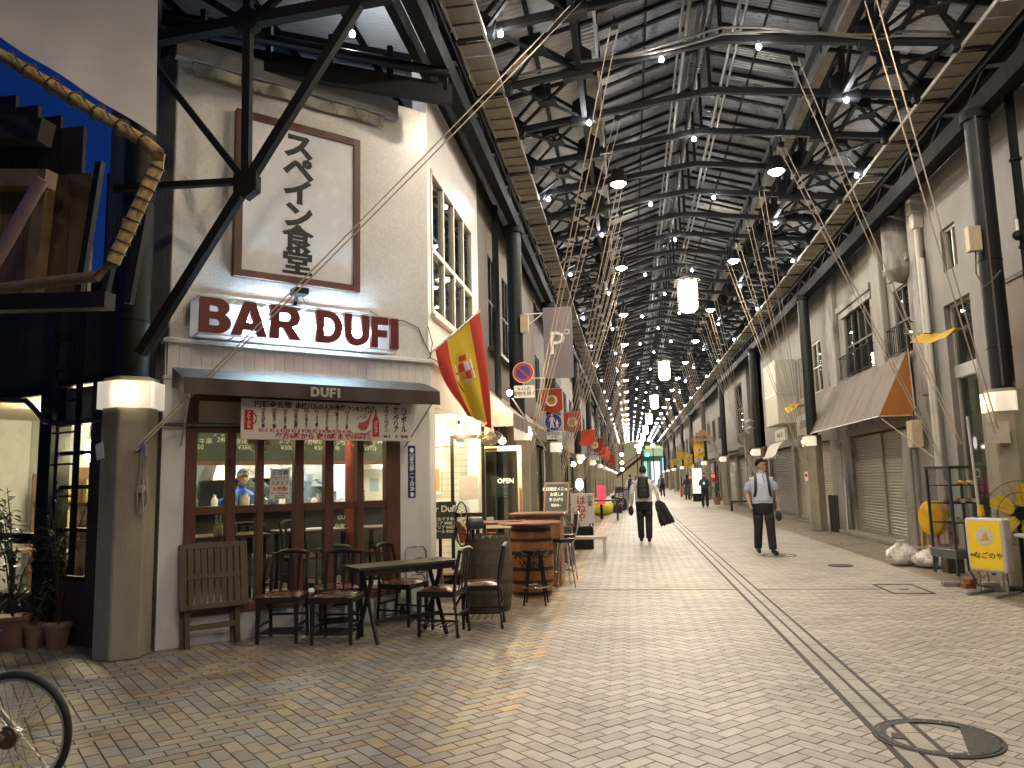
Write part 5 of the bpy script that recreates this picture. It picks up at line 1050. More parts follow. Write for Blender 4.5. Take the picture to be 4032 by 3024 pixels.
patch('emblem_crown', .43, .26, .56, .32, FR_); patch('emblem_pillar', .33, .33, .36, .52, INKW); patch('emblem_pillar', .62, .33, .65, .52, INKW); patch('emblem_scroll', .31, .42, .38, .45, FR_); patch('emblem_scroll', .60, .42, .67, .45, FR_); patch('emblem_point', .46, .52, .52, .56, PU)
part('pole', MB().cyl(tuple(A - (B - A) * .12), tuple(B + (B - A) * .02), .012, n=8), STEEL, fg, world=True)
# wires at the bar corner
for i, (pts, lb) in enumerate((([(-2.9, 8.42, 3.50), (-2.75, 8.56, 3.42), (-2.6, 8.74, 3.44), (-2.46, 8.9, 3.38), (-2.40, 8.96, 3.2), (-2.33, 9.0, 3.05), (-2.40, 8.96, 2.95)], 'thin black wire drooping at the right end of the bar letters'), ([(-2.36, 8.98, 3.40), (-2.31, 9.0, 3.2), (-2.34, 9.0, 3.02), (-2.2, 9.2, 2.95), (-2.0, 9.5, 2.6)], 'thin black wire hanging below the flag pole foot'))):
    solo('wire', MB().tube(pts, .006, 5), BLACK, lb, 'wire', smooth=60)
# ================================================================== right hand side
RX = 5.6
def streaked(name, cols, sc=(1, 2.2, .22)):
    m = bpy.data.materials.new(name); m.use_nodes = True; MATS[name] = m; t_ = m.node_tree; N = t_.nodes.new; L = t_.links.new; b_ = t_.nodes['Principled BSDF']; b_.inputs['Roughness'].default_value = .65
    g = N('ShaderNodeNewGeometry'); mp = N('ShaderNodeMapping'); mp.inputs['Scale'].default_value = sc; L(g.outputs['Position'], mp.inputs[0]); n_ = N('ShaderNodeTexNoise'); n_.inputs['Scale'].default_value = 1.3; n_.inputs['Detail'].default_value = 7; n_.inputs['Roughness'].default_value = .6; L(mp.outputs[0], n_.inputs['Vector'])
    r = N('ShaderNodeValToRGB'); L(n_.outputs[0], r.inputs[0]); e = r.color_ramp.elements
    for i, (p_, c_) in enumerate(cols):
        el = e[i] if i < 2 else e.new(p_); el.position = p_; el.color = (*c_, 1)
    L(r.outputs[0], b_.inputs['Base Color']); return m
GREYP = mat('grey_plaster', (.25, .24, .228), .8, var=.26, vs=1.1, streak=.6, bump=.3, bs=45)
OLDP = streaked('old_plaster', [(.32, (.075, .068, .058)), (.60, (.27, .255, .235)), (.42, (.14, .13, .115)), (.47, (.225, .212, .193))], (1, 1, .55))
SLATM = mat('shutter_grey', (.34, .315, .28), .42, .35, var=.12, vs=3)
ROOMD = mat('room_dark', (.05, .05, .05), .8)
slat_me = {}
def slat(m):
    if m.name not in slat_me:
        b = MB(); b.add([(0, 0, 0), (1, 0, 0), (1, -.012, .018), (0, -.012, .018), (1, -.014, .05), (0, -.014, .05), (1, 0, .066), (0, 0, .066)], [(0, 1, 2, 3), (3, 2, 4, 5), (5, 4, 6, 7)]); me = b.mesh('slat'); me.materials.append(m); slat_me[m.name] = me
    return slat_me[m.name]
def shutter(parent, x, y0, y1, z0, z1, side, m=SLATM, name='shutter', single=True):
    """roller shutter in the wall plane x, facing the arcade; slats are pieces of their own"""
    s_ = part(name, MB().b2((x + side * .05, y0, z0), (x + side * .06, y1, z1)).b2((x - side * .02, y0 - .04, z0), (x + side * .06, y0, z1)).b2((x - side * .02, y1, z0), (x + side * .06, y1 + .04, z1)).b2((x - side * .02, y0, z0), (x + side * .05, y1, z0 + .06)), m, parent, world=True)
    n_ = int((z1 - z0 - .06) / .068)
    if single:
        for i in range(n_):
            o = part('slat', slat(m), None, s_); Mw = WM[parent.name].inverted() @ (Matrix.Translation((x + side * .03, y1 if side > 0 else y0, z0 + .06 + i * .068)) @ Matrix.Rotation(R(-90) if side > 0 else R(90), 4, 'Z') @ Matrix.Diagonal((y1 - y0, 1, 1, 1)))
            o.matrix_basis = Mw
    else:
        b = MB()
        for i in range(n_): z = z0 + .06 + i * .068; b.add([(x + side * .03, y0, z), (x + side * .03, y1, z), (x + side * .01, y1, z + .03), (x + side * .01, y0, z + .03), (x + side * .03, y1, z + .066), (x + side * .03, y0, z + .066)], [(0, 1, 2, 3), (3, 2, 4, 5)])
        part('slat_run', b, m, s_, world=True, kind='stuff')
    return s_
def window(parent, x, y0, y1, z0, z1, side, fm=ALU, nx=2, nz=1, gm=None, dark=ROOMD, t_=.035):
    f = MB()
    for i in range(nx + 1): y = y0 + (y1 - y0) * i / nx; f.b2((x - side * .015, y - t_ / 2, z0), (x + side * .06, y + t_ / 2, z1))
    for k in range(nz + 1): z = z0 + (z1 - z0) * k / nz; f.b2((x - side * .018, y0 - t_ / 2, z - t_ / 2), (x + side * .058, y1 + t_ / 2, z + t_ / 2))
    w_ = part('window', f, fm, parent, world=True)
    for i in range(nx):
        for k in range(nz):
            a, b = y0 + (y1 - y0) * i / nx, y0 + (y1 - y0) * (i + 1) / nx; c, d = z0 + (z1 - z0) * k / nz, z0 + (z1 - z0) * (k + 1) / nz
            part('pane', MB().b2((x + side * .02, a + t_ / 2, c + t_ / 2), (x + side * .026, b - t_ / 2, d - t_ / 2)), gm or GL2, w_, world=True)
    if dark: part('room_backing', MB().b2((x + side * .10, y0, z0), (x + side * .12, y1, z1)), dark, w_, world=True)  # flat sheet in place of the room: coloured dark, beige
    return w_
def wall_with(parent, x, side, y0, y1, z0, z1, holes, m, name='wall', th=.25):
    """wall slab cut into blocks around rectangular holes (ya, yb, za, zb)"""
    ys_ = sorted({y0, y1, *[h for q_ in holes for h in q_[:2]]}); zs = sorted({z0, z1, *[h for q_ in holes for h in q_[2:]]}); b = MB()
    for a, c in zip(ys_, ys_[1:]):
        for d, e in zip(zs, zs[1:]):
            my, mz = (a + c) / 2, (d + e) / 2
            if any(h[0] < my < h[1] and h[2] < mz < h[3] for h in holes): continue
            b.b2((x, a, d), (x + side * th, c, e))
    return part(name, b, m, parent, world=True)
# ---- A: pale rendered building next to the near right column
ra = thing('plaster_building', 'pale rendered building beside the nearest right column', 'building', (RX, 11, 0))
wall_with(ra, RX, 1, 4, 14.85, 0, 7.8, [(13.25, 14.3, .1, 4.38), (13.55, 14.15, 4.95, 5.7), (8.2, 12.6, .1, 2.55)], GREYP)
window(ra, RX + .12, 13.27, 14.28, 3.3, 4.36, 1, nx=1); window(ra, RX + .12, 13.27, 14.28, .12, 3.1, 1, nx=1, dark=mat('shop_beige', (.30, .27, .18), .7)); part('spandrel', MB().b2((RX + .08, 13.25, 3.1), (RX + .15, 14.3, 3.3)), mat('pale_metal'), ra, world=True)
window(ra, RX + .08, 13.57, 14.13, 4.97, 5.68, 1, nx=2)
part('hood', MB().prism([(0, 0), (.5, 0), (.02, .32)], 13.1, 14.5, Matrix(((-1, 0, 0), (0, 0, 1), (0, 1, 0)))), GREYP, ra, loc=(0, -11, 4.42)) if False else None
part('sign_fascia', MB().b2((RX - .35, 5, 2.60), (RX, 11.55, 4.05)), mat('brown_fascia', (.17, .125, .09), .6, var=.06), ra, world=True); part('fascia_edge', MB().b2((RX - .37, 5, 4.05), (RX, 11.6, 4.11)), IRON2, ra, world=True)
part('shop_back', MB().b2((RX + 1.2, 7.8, 0), (RX + 1.25, 12.8, 2.8)).b2((RX, 7.8, 2.56), (RX + 1.25, 12.8, 2.62)), mat('shop_beige'), ra, world=True)
window(ra, RX + .1, 8.2, 12.6, .12, 2.53, 1, fm=IRON2, nx=4, dark=None, gm=GLASS)
t = thing('shop_spot', 'warm spotlight inside the shop behind the yellow fan', 'light', (RX + .7, 11.3, 2.3)); part('bulb', MB().ball((0, 0, 0), .05, 8, 6), WARM, t); part('stem', MB().cyl((0, 0, .04), (0, 0, .26), .015, n=6), IRON2, t)
# column furniture
t = thing('rain_pipe', 'thick black drainpipe with an elbow beside the nearest right column', 'pipe', (5.28, 10.75, 0)); part('pipe', MB().tube([(0, 0, 6.6), (0, 0, 2.7), (.02, .0, 2.5), (.12, -.02, 2.38), (.2, -.02, 2.2), (.2, -.02, .1)], .06, 12), PIPE, t, smooth=60)
for z in (5.6, 4.4, 3.3): part('clip', MB().cyl((0, 0, z), (0, 0, z + .03), .075, n=12), IRON, t)
t = thing('junction_box', 'cream electrical box strapped to the nearest right column', 'box', (4.72, 10.86, 4.42)); part('box', MB().b2((-.09, -.06, 0), (.07, .06, .34)), mat('cream_box', (.50, .42, .28), .5, var=.1), t, bevel=.006); part('cable', MB().tube([(0, 0, 0), (-.02, 0, -.3), (.05, -.02, -.5), (.15, -.05, -.42), (.25, -.08, -.3)], .01, 6), mat('conduit'), t, smooth=60)
solo('column_conduit', MB().tube([(4.86, 10.80, 6.3), (4.86, 10.80, 2.6)], .014, 6), mat('conduit'), 'pale conduit running up the nearest right column', 'conduit', smooth=60)
t = thing('dome_camera', 'black dome camera on the drainpipe right of the column', 'camera', (5.18, 10.68, 4.55)); part('dome', MB().ball((0, 0, 0), .07, 12, 7), IRON2, t, smooth=60); part('bracket', MB().cyl((0, 0, .05), (0, 0, .22), .018, n=8), INKW, t)
# ---- B: old building with shutter and awning
rb = thing('old_shop_house', 'weathered old shop house with pilasters above a rusty awning', 'building', (RX, 18.5, 0))
wall_with(rb, RX, 1, 14.85, 22.4, 0, 7.8, [(15.9, 16.75, 3.85, 5.25), (18.3, 20.5, 3.85, 5.5), (16.55, 20.75, .06, 2.42)], OLDP)
for y0, y1 in ((14.88, 15.3), (17.1, 17.7), (21.0, 21.6)): part('pilaster', MB().b2((RX - .14, y0, 2.9), (RX, y1, 6.9)), OLDP, rb, world=True, bevel=.02)
for y0, y1 in ((15.6, 17.0), (18.0, 20.8)): part('window_hood', MB().b2((RX - .10, y0, 5.62), (RX, y1, 5.78)).b2((RX - .05, y0 + .1, 5.45), (RX, y1 - .1, 5.62)), OLDP, rb, world=True, bevel=.01)
part('bay', MB().cyl((RX - .05, 16.0, 5.5), (RX - .05, 16.0, 7.0), .32, n=16).lathe([(.05, 5.25), (.25, 5.35), (.32, 5.5)], 16, (RX - .05, 16.0, 0)), OLDP, rb, world=True, smooth=50)
window(rb, RX + .05, 15.92, 16.73, 3.87, 5.23, 1, nx=2, nz=2, fm=mat('old_frame', (.10, .095, .08), .6)); window(rb, RX + .05, 18.32, 20.48, 3.87, 5.48, 1, nx=4, nz=2, fm=mat('old_frame'))
for y0, y1 in ((15.8, 16.85), (18.2, 20.6)):
    b = MB(); b.bar((RX - .16, y0, 4.42), (RX - .16, y1, 4.42), .025); b.bar((RX - .16, y0, 3.9), (RX - .16, y1, 3.9), .02)
    y = y0
    while y <= y1: b.bar((RX - .16, y, 3.9), (RX - .16, y, 4.42), .012); y += .11
    b.bar((RX - .16, y0, 4.42), (RX, y0, 4.42), .02); b.bar((RX - .16, y1, 4.42), (RX, y1, 4.42), .02); part('balcony_rail', b, IRON, rb, world=True)
shutter(rb, RX + .1, 16.6, 18.55, .06, 2.40, 1); shutter(rb, RX + .1, 18.65, 20.7, .06, 2.40, 1)
part('transom', MB().b2((RX - .03, 16.4, 2.42), (RX + .1, 20.9, 2.62)), mat('brown_fascia'), rb, world=True); part('step', MB().b2((RX - .35, 15.6, 0), (RX, 21.4, .09)), CONC, rb, world=True, bevel=.01)
t = thing('white_downpipe', 'white downpipe with moulded hopper between the two right buildings', 'pipe', (5.5, 14.9, 0)); part('pipe', MB().cyl((0, 0, .1), (0, 0, 6.0), .055, n=12).cyl((0, -.14, .1), (0, -.14, 5.4), .04, n=10), mat('pale_pipe', (.46, .44, .41), .5, var=.1), t, smooth=40); part('hopper', MB().b2((-.12, -.12, 6.3), (.1, .12, 6.6)).b2((-.09, -.09, 6.0), (.1, .09, 6.3)).b2((-.14, -.14, 6.6), (.1, .14, 6.66)), mat('pale_pipe'), t, bevel=.012)
t = thing('meter_box', 'cream meter box hanging below the awning by the white downpipe', 'box', (5.38, 15.6, 1.95)); part('box', MB().b2((-.1, -.12, 0), (.12, .12, .52)), mat('cream_box'), t, bevel=.02); part('cable', MB().tube([(0, 0, .5), (.05, .1, .68), (.1, .05, .8), (.12, -.05, .62)], .015, 6), BLACK, t, smooth=60)
aw2 = thing('rusty_awning', 'large grey awning streaked with rust above the shutter', 'awning', (5.5, 19, 0))
AWM = streaked('awning_faded', [(.30, (.05, .038, .028)), (.72, (.26, .11, .045)), (.45, (.105, .082, .062)), (.55, (.15, .122, .098)), (.63, (.11, .078, .055))])
for i in range(8):
    y0 = 15.95 + i * .77; y1 = y0 + .765; b = MB(); b.grid(lambda u, v: (RX - .10 - .62 * v, y0 + (y1 - y0) * u, 3.88 - 1.28 * v - .03 * math.sin(math.pi * v)), 2, 6); part('panel', b, AWM, aw2, world=True, smooth=50)
part('side_panel', MB().quad((RX - .10, 15.95, 3.88), (RX - .72, 15.95, 2.60), (RX - .05, 15.95, 2.60)), mat('awning_orange', (.34, .13, .025), .6, var=.12), aw2, world=True)
part('edge_bar', MB().cyl((RX - .72, 15.95, 2.595), (RX - .72, 22.1, 2.595), .014, n=8).cyl((RX - .72, 15.95, 2.595), (RX - .05, 15.95, 2.595), .014, n=8).cyl((RX - .05, 15.95, 2.595), (RX - .08, 15.95, 3.9), .014, n=8), mat('pale_metal'), aw2, world=True); part('stay', MB().cyl((RX - .70, 16.0, 2.58), (RX, 14.9, 1.6), .012, n=6), ROPE, aw2, world=True)
CURT = mat('vinyl_curtain', (.28, .265, .25), .35, var=.12, vs=2)
for y, lb, w_ in ((16.2, 'grey vinyl curtain gathered at the near end of the shutter', .42), (21.05, 'grey vinyl curtain with white hem at the far end of the shutter', .34)):
    t = thing('vinyl_curtain', lb, 'curtain', (RX - .2, y, 0)); b = MB(); b.grid(lambda u, v: (.05 * math.sin(u * 20), -w_ / 2 + w_ * u * (.75 + .25 * v), 2.3 - 2.25 * v), 40, 6); part('sheet', b, CURT, t, smooth=70); part('rail', MB().cyl((0, -w_ / 2, 2.3), (0, w_ / 2, 2.3), .012, n=6), STEEL, t)
    if y > 20: part('hem', MB().tube([(.03, -w_ / 2, 2.3), (.02, -w_ / 2 - .03, 1.2), (.0, -w_ / 2 - .06, .06)], .012, 6), INKW, t, smooth=60)
# ---- C: small shops with white signs
rc = thing('shutter_shops', 'narrow shops with closed shutters beyond the rusty awning', 'building', (RX, 27, 0))
wall_with(rc, RX, 1, 22.4, 33.0, 0, 7.6, [(22.8, 25.2, .05, 2.45), (25.5, 27.6, .05, 2.45), (28.0, 32.4, .05, 2.5), (23.0, 24.2, 3.9, 5.4), (25.6, 26.4, 3.9, 5.2)], mat('plaster_c', (.24, .228, .205), .75, var=.2, vs=1.5, streak=.5))
shutter(rc, RX + .1, 22.85, 25.15, .06, 2.42, 1, mat('shutter_tan', (.33, .29, .21), .45, .2, var=.12)); shutter(rc, RX + .1, 25.55, 27.55, .06, 2.42, 1, mat('shutter_tan')); shutter(rc, RX + .1, 28.05, 32.35, .06, 2.45, 1, mat('shutter_dark', (.16, .145, .12), .5, .2))
window(rc, RX + .05, 23.02, 24.18, 3.92, 5.38, 1, nx=2, nz=2); window(rc, RX + .05, 25.62, 26.38, 3.92, 5.18, 1, nx=2)
t = thing('sign_box', 'large blank cream sign box high on the right wall', 'sign', (5.3, 27.6, 0)); part('box', MB().b2((-.35, -1.1, 3.2), (.3, 1.1, 5.35)), mat('cream_sign', (.50, .47, .40), .6, var=.12, vs=2), t, bevel=.01); part('band', MB().b2((-.36, -1.12, 4.2), (.3, 1.12, 4.24)), mat('pale_metal'), t)
def shop_sign(loc, w_, h, body, label, m, tm, face=-1, d=.08):
    t = thing('shop_sign', label, 'sign', loc, R(-90) if face < 0 else R(90)); part('board', MB().b2((-w_ / 2, 0, 0), (w_ / 2, d, h)), m, t, bevel=.006); put_text('lettering', t, tm, body, h * .5, (0, -.004, h / 2), bold=.012); return t
shop_sign((5.1, 23.6, 2.66), 1.9, .58, 'まるの', 'grey shop sign with まるの above a tan shutter', mat('sign_greyish', (.36, .33, .27), .6, var=.12), INK)
shop_sign((4.98, 26.6, 2.62), 1.7, .38, 'めるはーば', 'white shop sign with めるはーば above a shutter', mat('cream_sign'), INK)
t = thing('white_awning', 'dirty white folded awning under the めるはーば sign', 'awning', (5.2, 26.6, 2.3)); b = MB(); b.grid(lambda u, v: (-.25 - .35 * v, -1 + 2 * u, .28 - .5 * v * v), 10, 5); part('canopy', b, mat('cream_sign'), t, smooth=50); part('roller', MB().cyl((-.6, -1, -.22), (-.6, 1, -.22), .05, n=10), mat('pale_pipe'), t)
# ---- generic fronts for the far stretches
def front(side, y0, y1, label, m, seed, lit=None, h=7.5, x=None):
    rr = random.Random(seed); x = x if x is not None else (RX if side > 0 else -2.62); L_ = y1 - y0; t = thing('shop_house', label, 'building', (x, (y0 + y1) / 2, 0)); holes = []; nb = max(1, int(L_ / 3.2)); bw = L_ / nb
    for i in range(nb): a = y0 + i * bw + .25; holes.append((a, a + bw - .5, .06, 2.5)); holes.append((a + .5, a + bw - 1.0, 3.8, 5.2))
    wall_with(t, x, side, y0, y1, 0, h, holes, m)
    for i in range(nb):
        a = y0 + i * bw + .25
        if lit and rr.random() < lit:
            part('shop_interior', MB().b2((x + side * 1.0, a, 0), (x + side * 1.05, a + bw - .5, 2.6)), mat('cream_wall'), t, world=True); part('shop_ceiling', MB().b2((x, a, 2.5), (x + side * 1.0, a + bw - .5, 2.55)), mat('cream_wall'), t, world=True); part('ceiling_lamp', MB().b2((x + side * .4, a + .5, 2.47), (x + side * .55, a + bw - 1.2, 2.49)), emis('shop_lamp', (1, .85, .6), 6), t, world=True); window(t, x + side * .08, a, a + bw - .5, .1, 2.48, side, fm=IRON2, nx=2, dark=None, gm=GLASS)
        else: shutter(t, x + side * .1, a + .03, a + bw - .53, .06, 2.48, side, mat('shutter_%d' % rr.randrange(3), [(.26, .25, .21), (.20, .19, .165), (.30, .26, .19)][rr.randrange(3)], .5, .2, var=.15), single=False)
        window(t, x + side * .06, a + .52, a + bw - 1.02, 3.82, 5.18, side, nx=2, fm=mat('old_frame'))
    part('band', MB().b2((x - side * .12, y0, 2.7), (x, y1, 3.1)), mat('band_%d' % (seed % 4), [(.20, .19, .16), (.26, .22, .17), (.14, .15, .14), (.30, .28, .24)][seed % 4], .6, var=.2), t, world=True); return t
FM = [mat('front_%d' % i, c, .75, var=.22, vs=1.5, streak=.5) for i, c in enumerate([(.14, .134, .12), (.19, .178, .158), (.11, .104, .095), (.22, .208, .185)])]
rd = thing('cornice_building', 'dark grey building with moulded cornice and wide closed shutter', 'building', (RX, 40, 0))
wall_with(rd, RX - .1, 1, 36.5, 47, 0, 7.6, [(37.2, 41.2, .05, 2.5), (42, 46.4, .05, 2.5), (38, 40.5, 3.6, 6.0)], mat('stone_d', (.15, .145, .125), .7, var=.2, vs=1.5)); part('cornice', MB().b2((RX - .42, 36.4, 2.75), (RX - .1, 47, 2.95)).b2((RX - .32, 36.4, 2.6), (RX - .1, 47, 2.75)), mat('stone_d'), rd, world=True, bevel=.02); shutter(rd, RX, 37.25, 41.15, .06, 2.46, 1, mat('shutter_dark'), single=False); shutter(rd, RX, 42.05, 46.35, .06, 2.46, 1, mat('shutter_dark'), single=False); window(rd, RX, 38.02, 40.48, 3.62, 5.98, 1, nx=3, nz=2, fm=IRON2)
rl_lab = ['pale far shop house', 'tan far shop house', 'dark far shop house', 'cream far shop house', 'grey far shop house', 'brown far shop house', 'low far shop house']
for i, (a, b) in enumerate(((47, 57), (57, 67), (67, 78), (78, 89), (89, 100), (100, 112), (112, 124))):
    front(1, a, b, f'{rl_lab[i]} on the right, {("first", "second", "third", "fourth", "fifth", "sixth", "seventh")[i]} after the cornice building', FM[i % 4], 20 + i, .45)
for i, (a, b) in enumerate(((20.6, 31.2), (31.2, 41), (41, 52), (52, 62), (62, 73), (73, 84), (84, 97), (97, 110), (110, 124))):
    front(-1, a, b, f'{("grey", "brown", "pale", "dark", "tan", "cream", "grey", "brown", "pale")[i]} shop house on the left, {("first", "second", "third", "fourth", "fifth", "sixth", "seventh", "eighth", "ninth")[i]} past the blue window building', FM[(i + 2) % 4], 40 + i, .55)
# ---- left building with blue lit window and striped awning
lb_ = thing('blue_window_house', 'old house with blue lit upper windows past the bar', 'building', (-2.45, 16, 0))
wall_with(lb_, -2.45, -1, 12.32, 20.55, 0, 7.6, [(13.7, 14.75, 3.95, 5.75), (15.3, 16.4, 3.95, 5.75), (12.7, 14.0, .05, 2.3), (15.0, 18.5, .05, 2.4)], mat('old_boards', (.13, .11, .085), .75, var=.3, vs=2, streak=.2))
BLUEL = emis('blue_window_light', (.18, .40, .80), .22)
for a, b in ((13.72, 14.73), (15.32, 16.38)):
    w_ = window(lb_, -2.47, a, b, 3.97, 5.73, -1, nx=3, nz=2, fm=IRON2, dark=BLUEL, gm=GLASS)
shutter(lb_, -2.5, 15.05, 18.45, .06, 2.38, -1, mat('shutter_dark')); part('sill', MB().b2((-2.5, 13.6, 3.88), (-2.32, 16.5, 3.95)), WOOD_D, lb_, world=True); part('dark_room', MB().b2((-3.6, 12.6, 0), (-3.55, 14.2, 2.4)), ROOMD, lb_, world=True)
for i in range(10): part('plank', MB().b2((-2.44, 16.6 + i * .38, 3.1), (-2.40, 16.6 + i * .38 + .36, 7.0)), mat('old_boards'), lb_, world=True)
t = thing('striped_awning', 'faded pink streaked awning past the bar entrance', 'awning', (-2.4, 14, 2.5))
b = MB(); b.grid(lambda u, v: (-2.40 + .55 * v, 12.45 + 5.2 * u, 3.12 - .50 * v), 20, 4); part('canopy', b, mat('awning_pink', (.42, .30, .25), .6, var=.30, vs=9, streak=.12), t, world=True)
b = MB(); b.grid(lambda u, v: (-1.85 + .01 * math.sin(u * 60), 12.45 + 5.2 * u, 2.62 - .24 * v), 60, 2); part('valance', b, mat('valance_dirty', (.20, .155, .13), .7, var=.3, vs=6), t, world=True); part('side', MB().quad((-2.40, 12.45, 3.12), (-1.85, 12.45, 2.62), (-1.85, 12.45, 2.4), (-2.40, 12.45, 2.4)), mat('valance_dirty'), t, world=True)
part('stay', MB().cyl((-1.86, 12.5, 2.86), (-1.5, 14.2, 2.05), .012, n=6), mat('pale_metal'), t, world=True)
# black rain pipe and boxes near the first left column
solo('rain_pipe', MB().tube([(-2.28, 13.6, 6.6), (-2.28, 13.6, 2.6), (-2.28, 13.6, .1)], .06, 12), PIPE, 'black drainpipe beside the first left column', 'pipe', smooth=60)
solo('junction_box', MB().b2((-.07, -.06, 0), (.08, .06, .34)), mat('cream_box'), 'cream electrical box on the first left column', 'box', loc=(-1.86, 14.25, 4.3), bevel=.006)
# ---- banners and traffic signs on the left
t = thing('grey_banner', 'tall grey banner lettered with a white P and a ring', 'banner', (-1.58, 15.0, 3.5)); b = MB(); b.grid(lambda u, v: (u * .58, .012 * math.sin(u * 5 + v * 3), 1.43 * v), 8, 10); part('cloth', b, mat('banner_grey', (.19, .175, .195), .7, var=.05), t, smooth=60); put_text('lettering', t, INKW, 'P', .66, (.26, -.02, .68), bold=.0); part('ring', MB().tube([(.47 + .045 * math.cos(a), -.02, .92 + .045 * math.sin(a)) for a in [2 * math.pi * i / 20 for i in range(21)]], .008, 5), INKW, t); part('bracket', MB().bar((-.38, 0, 1.32), (0, 0, 1.32), .02).bar((-.3, 0, 1.1), (-.02, 0, 1.3), .015).bar((-.38, 0, .02), (.0, 0, .02), .015), INKW, t)
def disc(r, z, n_=28): return MB().lathe([(.001, z), (r, z), (r, z - .004)], n_, (0, 0, 0), FRONT, cap=False)
BLUE = mat('sign_blue', (.015, .04, .25), .4, var=.05); SRED = mat('sign_red', (.42, .03, .02), .4, var=.05)
t = thing('no_parking_sign', 'round blue and red no parking sign above a white plate', 'sign', (-1.87, 14.0, 3.50), R(4)); part('disc', disc(.195, 0), INKW, t); part('red_ring', disc(.185, .002), SRED, t); part('blue_disc', disc(.13, .004), BLUE, t); part('slash', MB().bar((-.10, -.007, .10), (.10, -.007, -.10), .004, .03), SRED, t); part('post', MB().cyl((0, .02, -.45), (0, .02, .2), .02, n=8), STEEL, t)
part('plate', MB().b2((-.18, 0, -.47), (.2, .008, -.24)), INKW, t); put_text('lettering', t, INK, '9-11の\n貨物を除く', .088, (.01, -.003, -.355), bold=.008)
def ped_sign(loc, s_, label, txt):
    t = thing('pedestrian_sign', label, 'sign', loc); part('disc', disc(.21 * s_, 0), INKW, t); part('blue_disc', disc(.198 * s_, .002), BLUE, t)
    g = MB()
    for cx_, sc in ((-.035, 1.), (.085, .58)):
        X = lambda a, b: ((cx_ + a * sc) * s_, b * s_)
        yo = -.14
        g.prism([X(-.05, yo), X(-.025, yo), X(.0, yo + .12 * sc), X(.028, yo), X(.053, yo), X(.026, yo + .14 * sc), X(.03, yo + .235 * sc), X(.058, yo + .15 * sc), X(.072, yo + .16 * sc), X(.042, yo + .265 * sc), X(-.042, yo + .265 * sc), X(-.072, yo + .16 * sc), X(-.058, yo + .15 * sc), X(-.03, yo + .235 * sc), X(-.026, yo + .14 * sc)], .003, .006, FRONT); g.lathe([(.001, .0062), (.03 * sc * s_, .0062), (.03 * sc * s_, .003)], 12, (X(0, 0)[0], 0, (yo + .305 * sc) * s_), FRONT, cap=False)
    part('walking_figures', g, INKW, t); part('plate', MB().b2((-.2 * s_, 0, -.40 * s_), (.2 * s_, .008, -.22 * s_)), INKW, t); put_text('lettering', t, INK, txt, .075 * s_, (0, -.003, -.31 * s_), bold=.008); part('post', MB().cyl((0, .03, -.4 * s_), (0, .03, .2 * s_), .02, n=8), STEEL, t)
ped_sign((-1.72, 18.0, 2.86), 1., 'blue round pedestrian sign below the first red pennant', '軽車両を除く\n11-22'); ped_sign((-1.70, 38.0, 2.95), 1.3, 'distant blue pedestrian sign on the left among red pennants', '軽車両を除く\n11-22')
def pennant(loc, w_, h, label, m, rz=0, emblem=True, sway=0., group=None, arm=.35, txt=True):
    t = thing('shop_pennant', label, 'pennant', loc, rz, group); b = MB(); hb = lambda u: h * (.88 + .12 * (1 - abs(2 * u - 1)))
    b.grid(lambda u, v: ((u - .5) * w_, .02 * math.sin(u * 6 + v * 4) + sway * v * h, -v * hb(u)), 10, 10); part('cloth', b, m, t, smooth=60); part('arm', MB().cyl((-w_ / 2 - arm, 0, .01), (w_ / 2 + .03, 0, .01), .008, n=6), mat('pale_metal'), t)
    if emblem:
        part('emblem_ring', MB().lathe([(.001, .034), (w_ * .29, .034), (w_ * .29, .03)], 24, (0, 0, -h * .48), FRONT, cap=False), INK, t); part('emblem_rim', MB().lathe([(.001, .036), (w_ * .275, .036), (w_ * .275, .03)], 24, (0, 0, -h * .48), FRONT, cap=False), INKW, t); part('emblem_disc', MB().lathe([(.001, .040), (w_ * .21, .040), (w_ * .21, .03)], 24, (0, 0, -h * .48), FRONT, cap=False), mat('emblem_gold', (.55, .26, .04), .5), t)
        put_text('lettering', t, INK, 'NAGOYA', w_ * .085, (0, -.045, -h * .48 + w_ * .24), bold=.02); put_text('lettering', t, INK, '円', w_ * .2, (0, -.045, -h * .48), bold=.0)
    return t
PRED = mat('pennant_red', (.42, .045, .022), .7, var=.06); PYEL = mat('pennant_yellow', (.60, .38, .015), .65, var=.06)
pennant((-1.73, 17.8, 3.62), .50, .56, 'red pennant with round gold emblem nearest on the left', PRED, sway=.1); pennant((-1.62, 22.8, 3.50), .52, .60, 'second red pennant with emblem on the left', PRED, R(-6), sway=.1)
for i, (y, dz) in enumerate(((29, .0), (34, -.05), (40, .0), (46, .05), (53, 0), (60, 0), (68, 0))): pennant((-1.45, y, 3.35 + dz), .55, .62, f'{("third", "fourth", "fifth", "sixth", "seventh", "eighth", "ninth")[i]} red pennant along the left side', PRED, R(-20 + 11 * (i % 4)), i < 3, sway=(-.5, .6, .2, -.4)[i % 4])
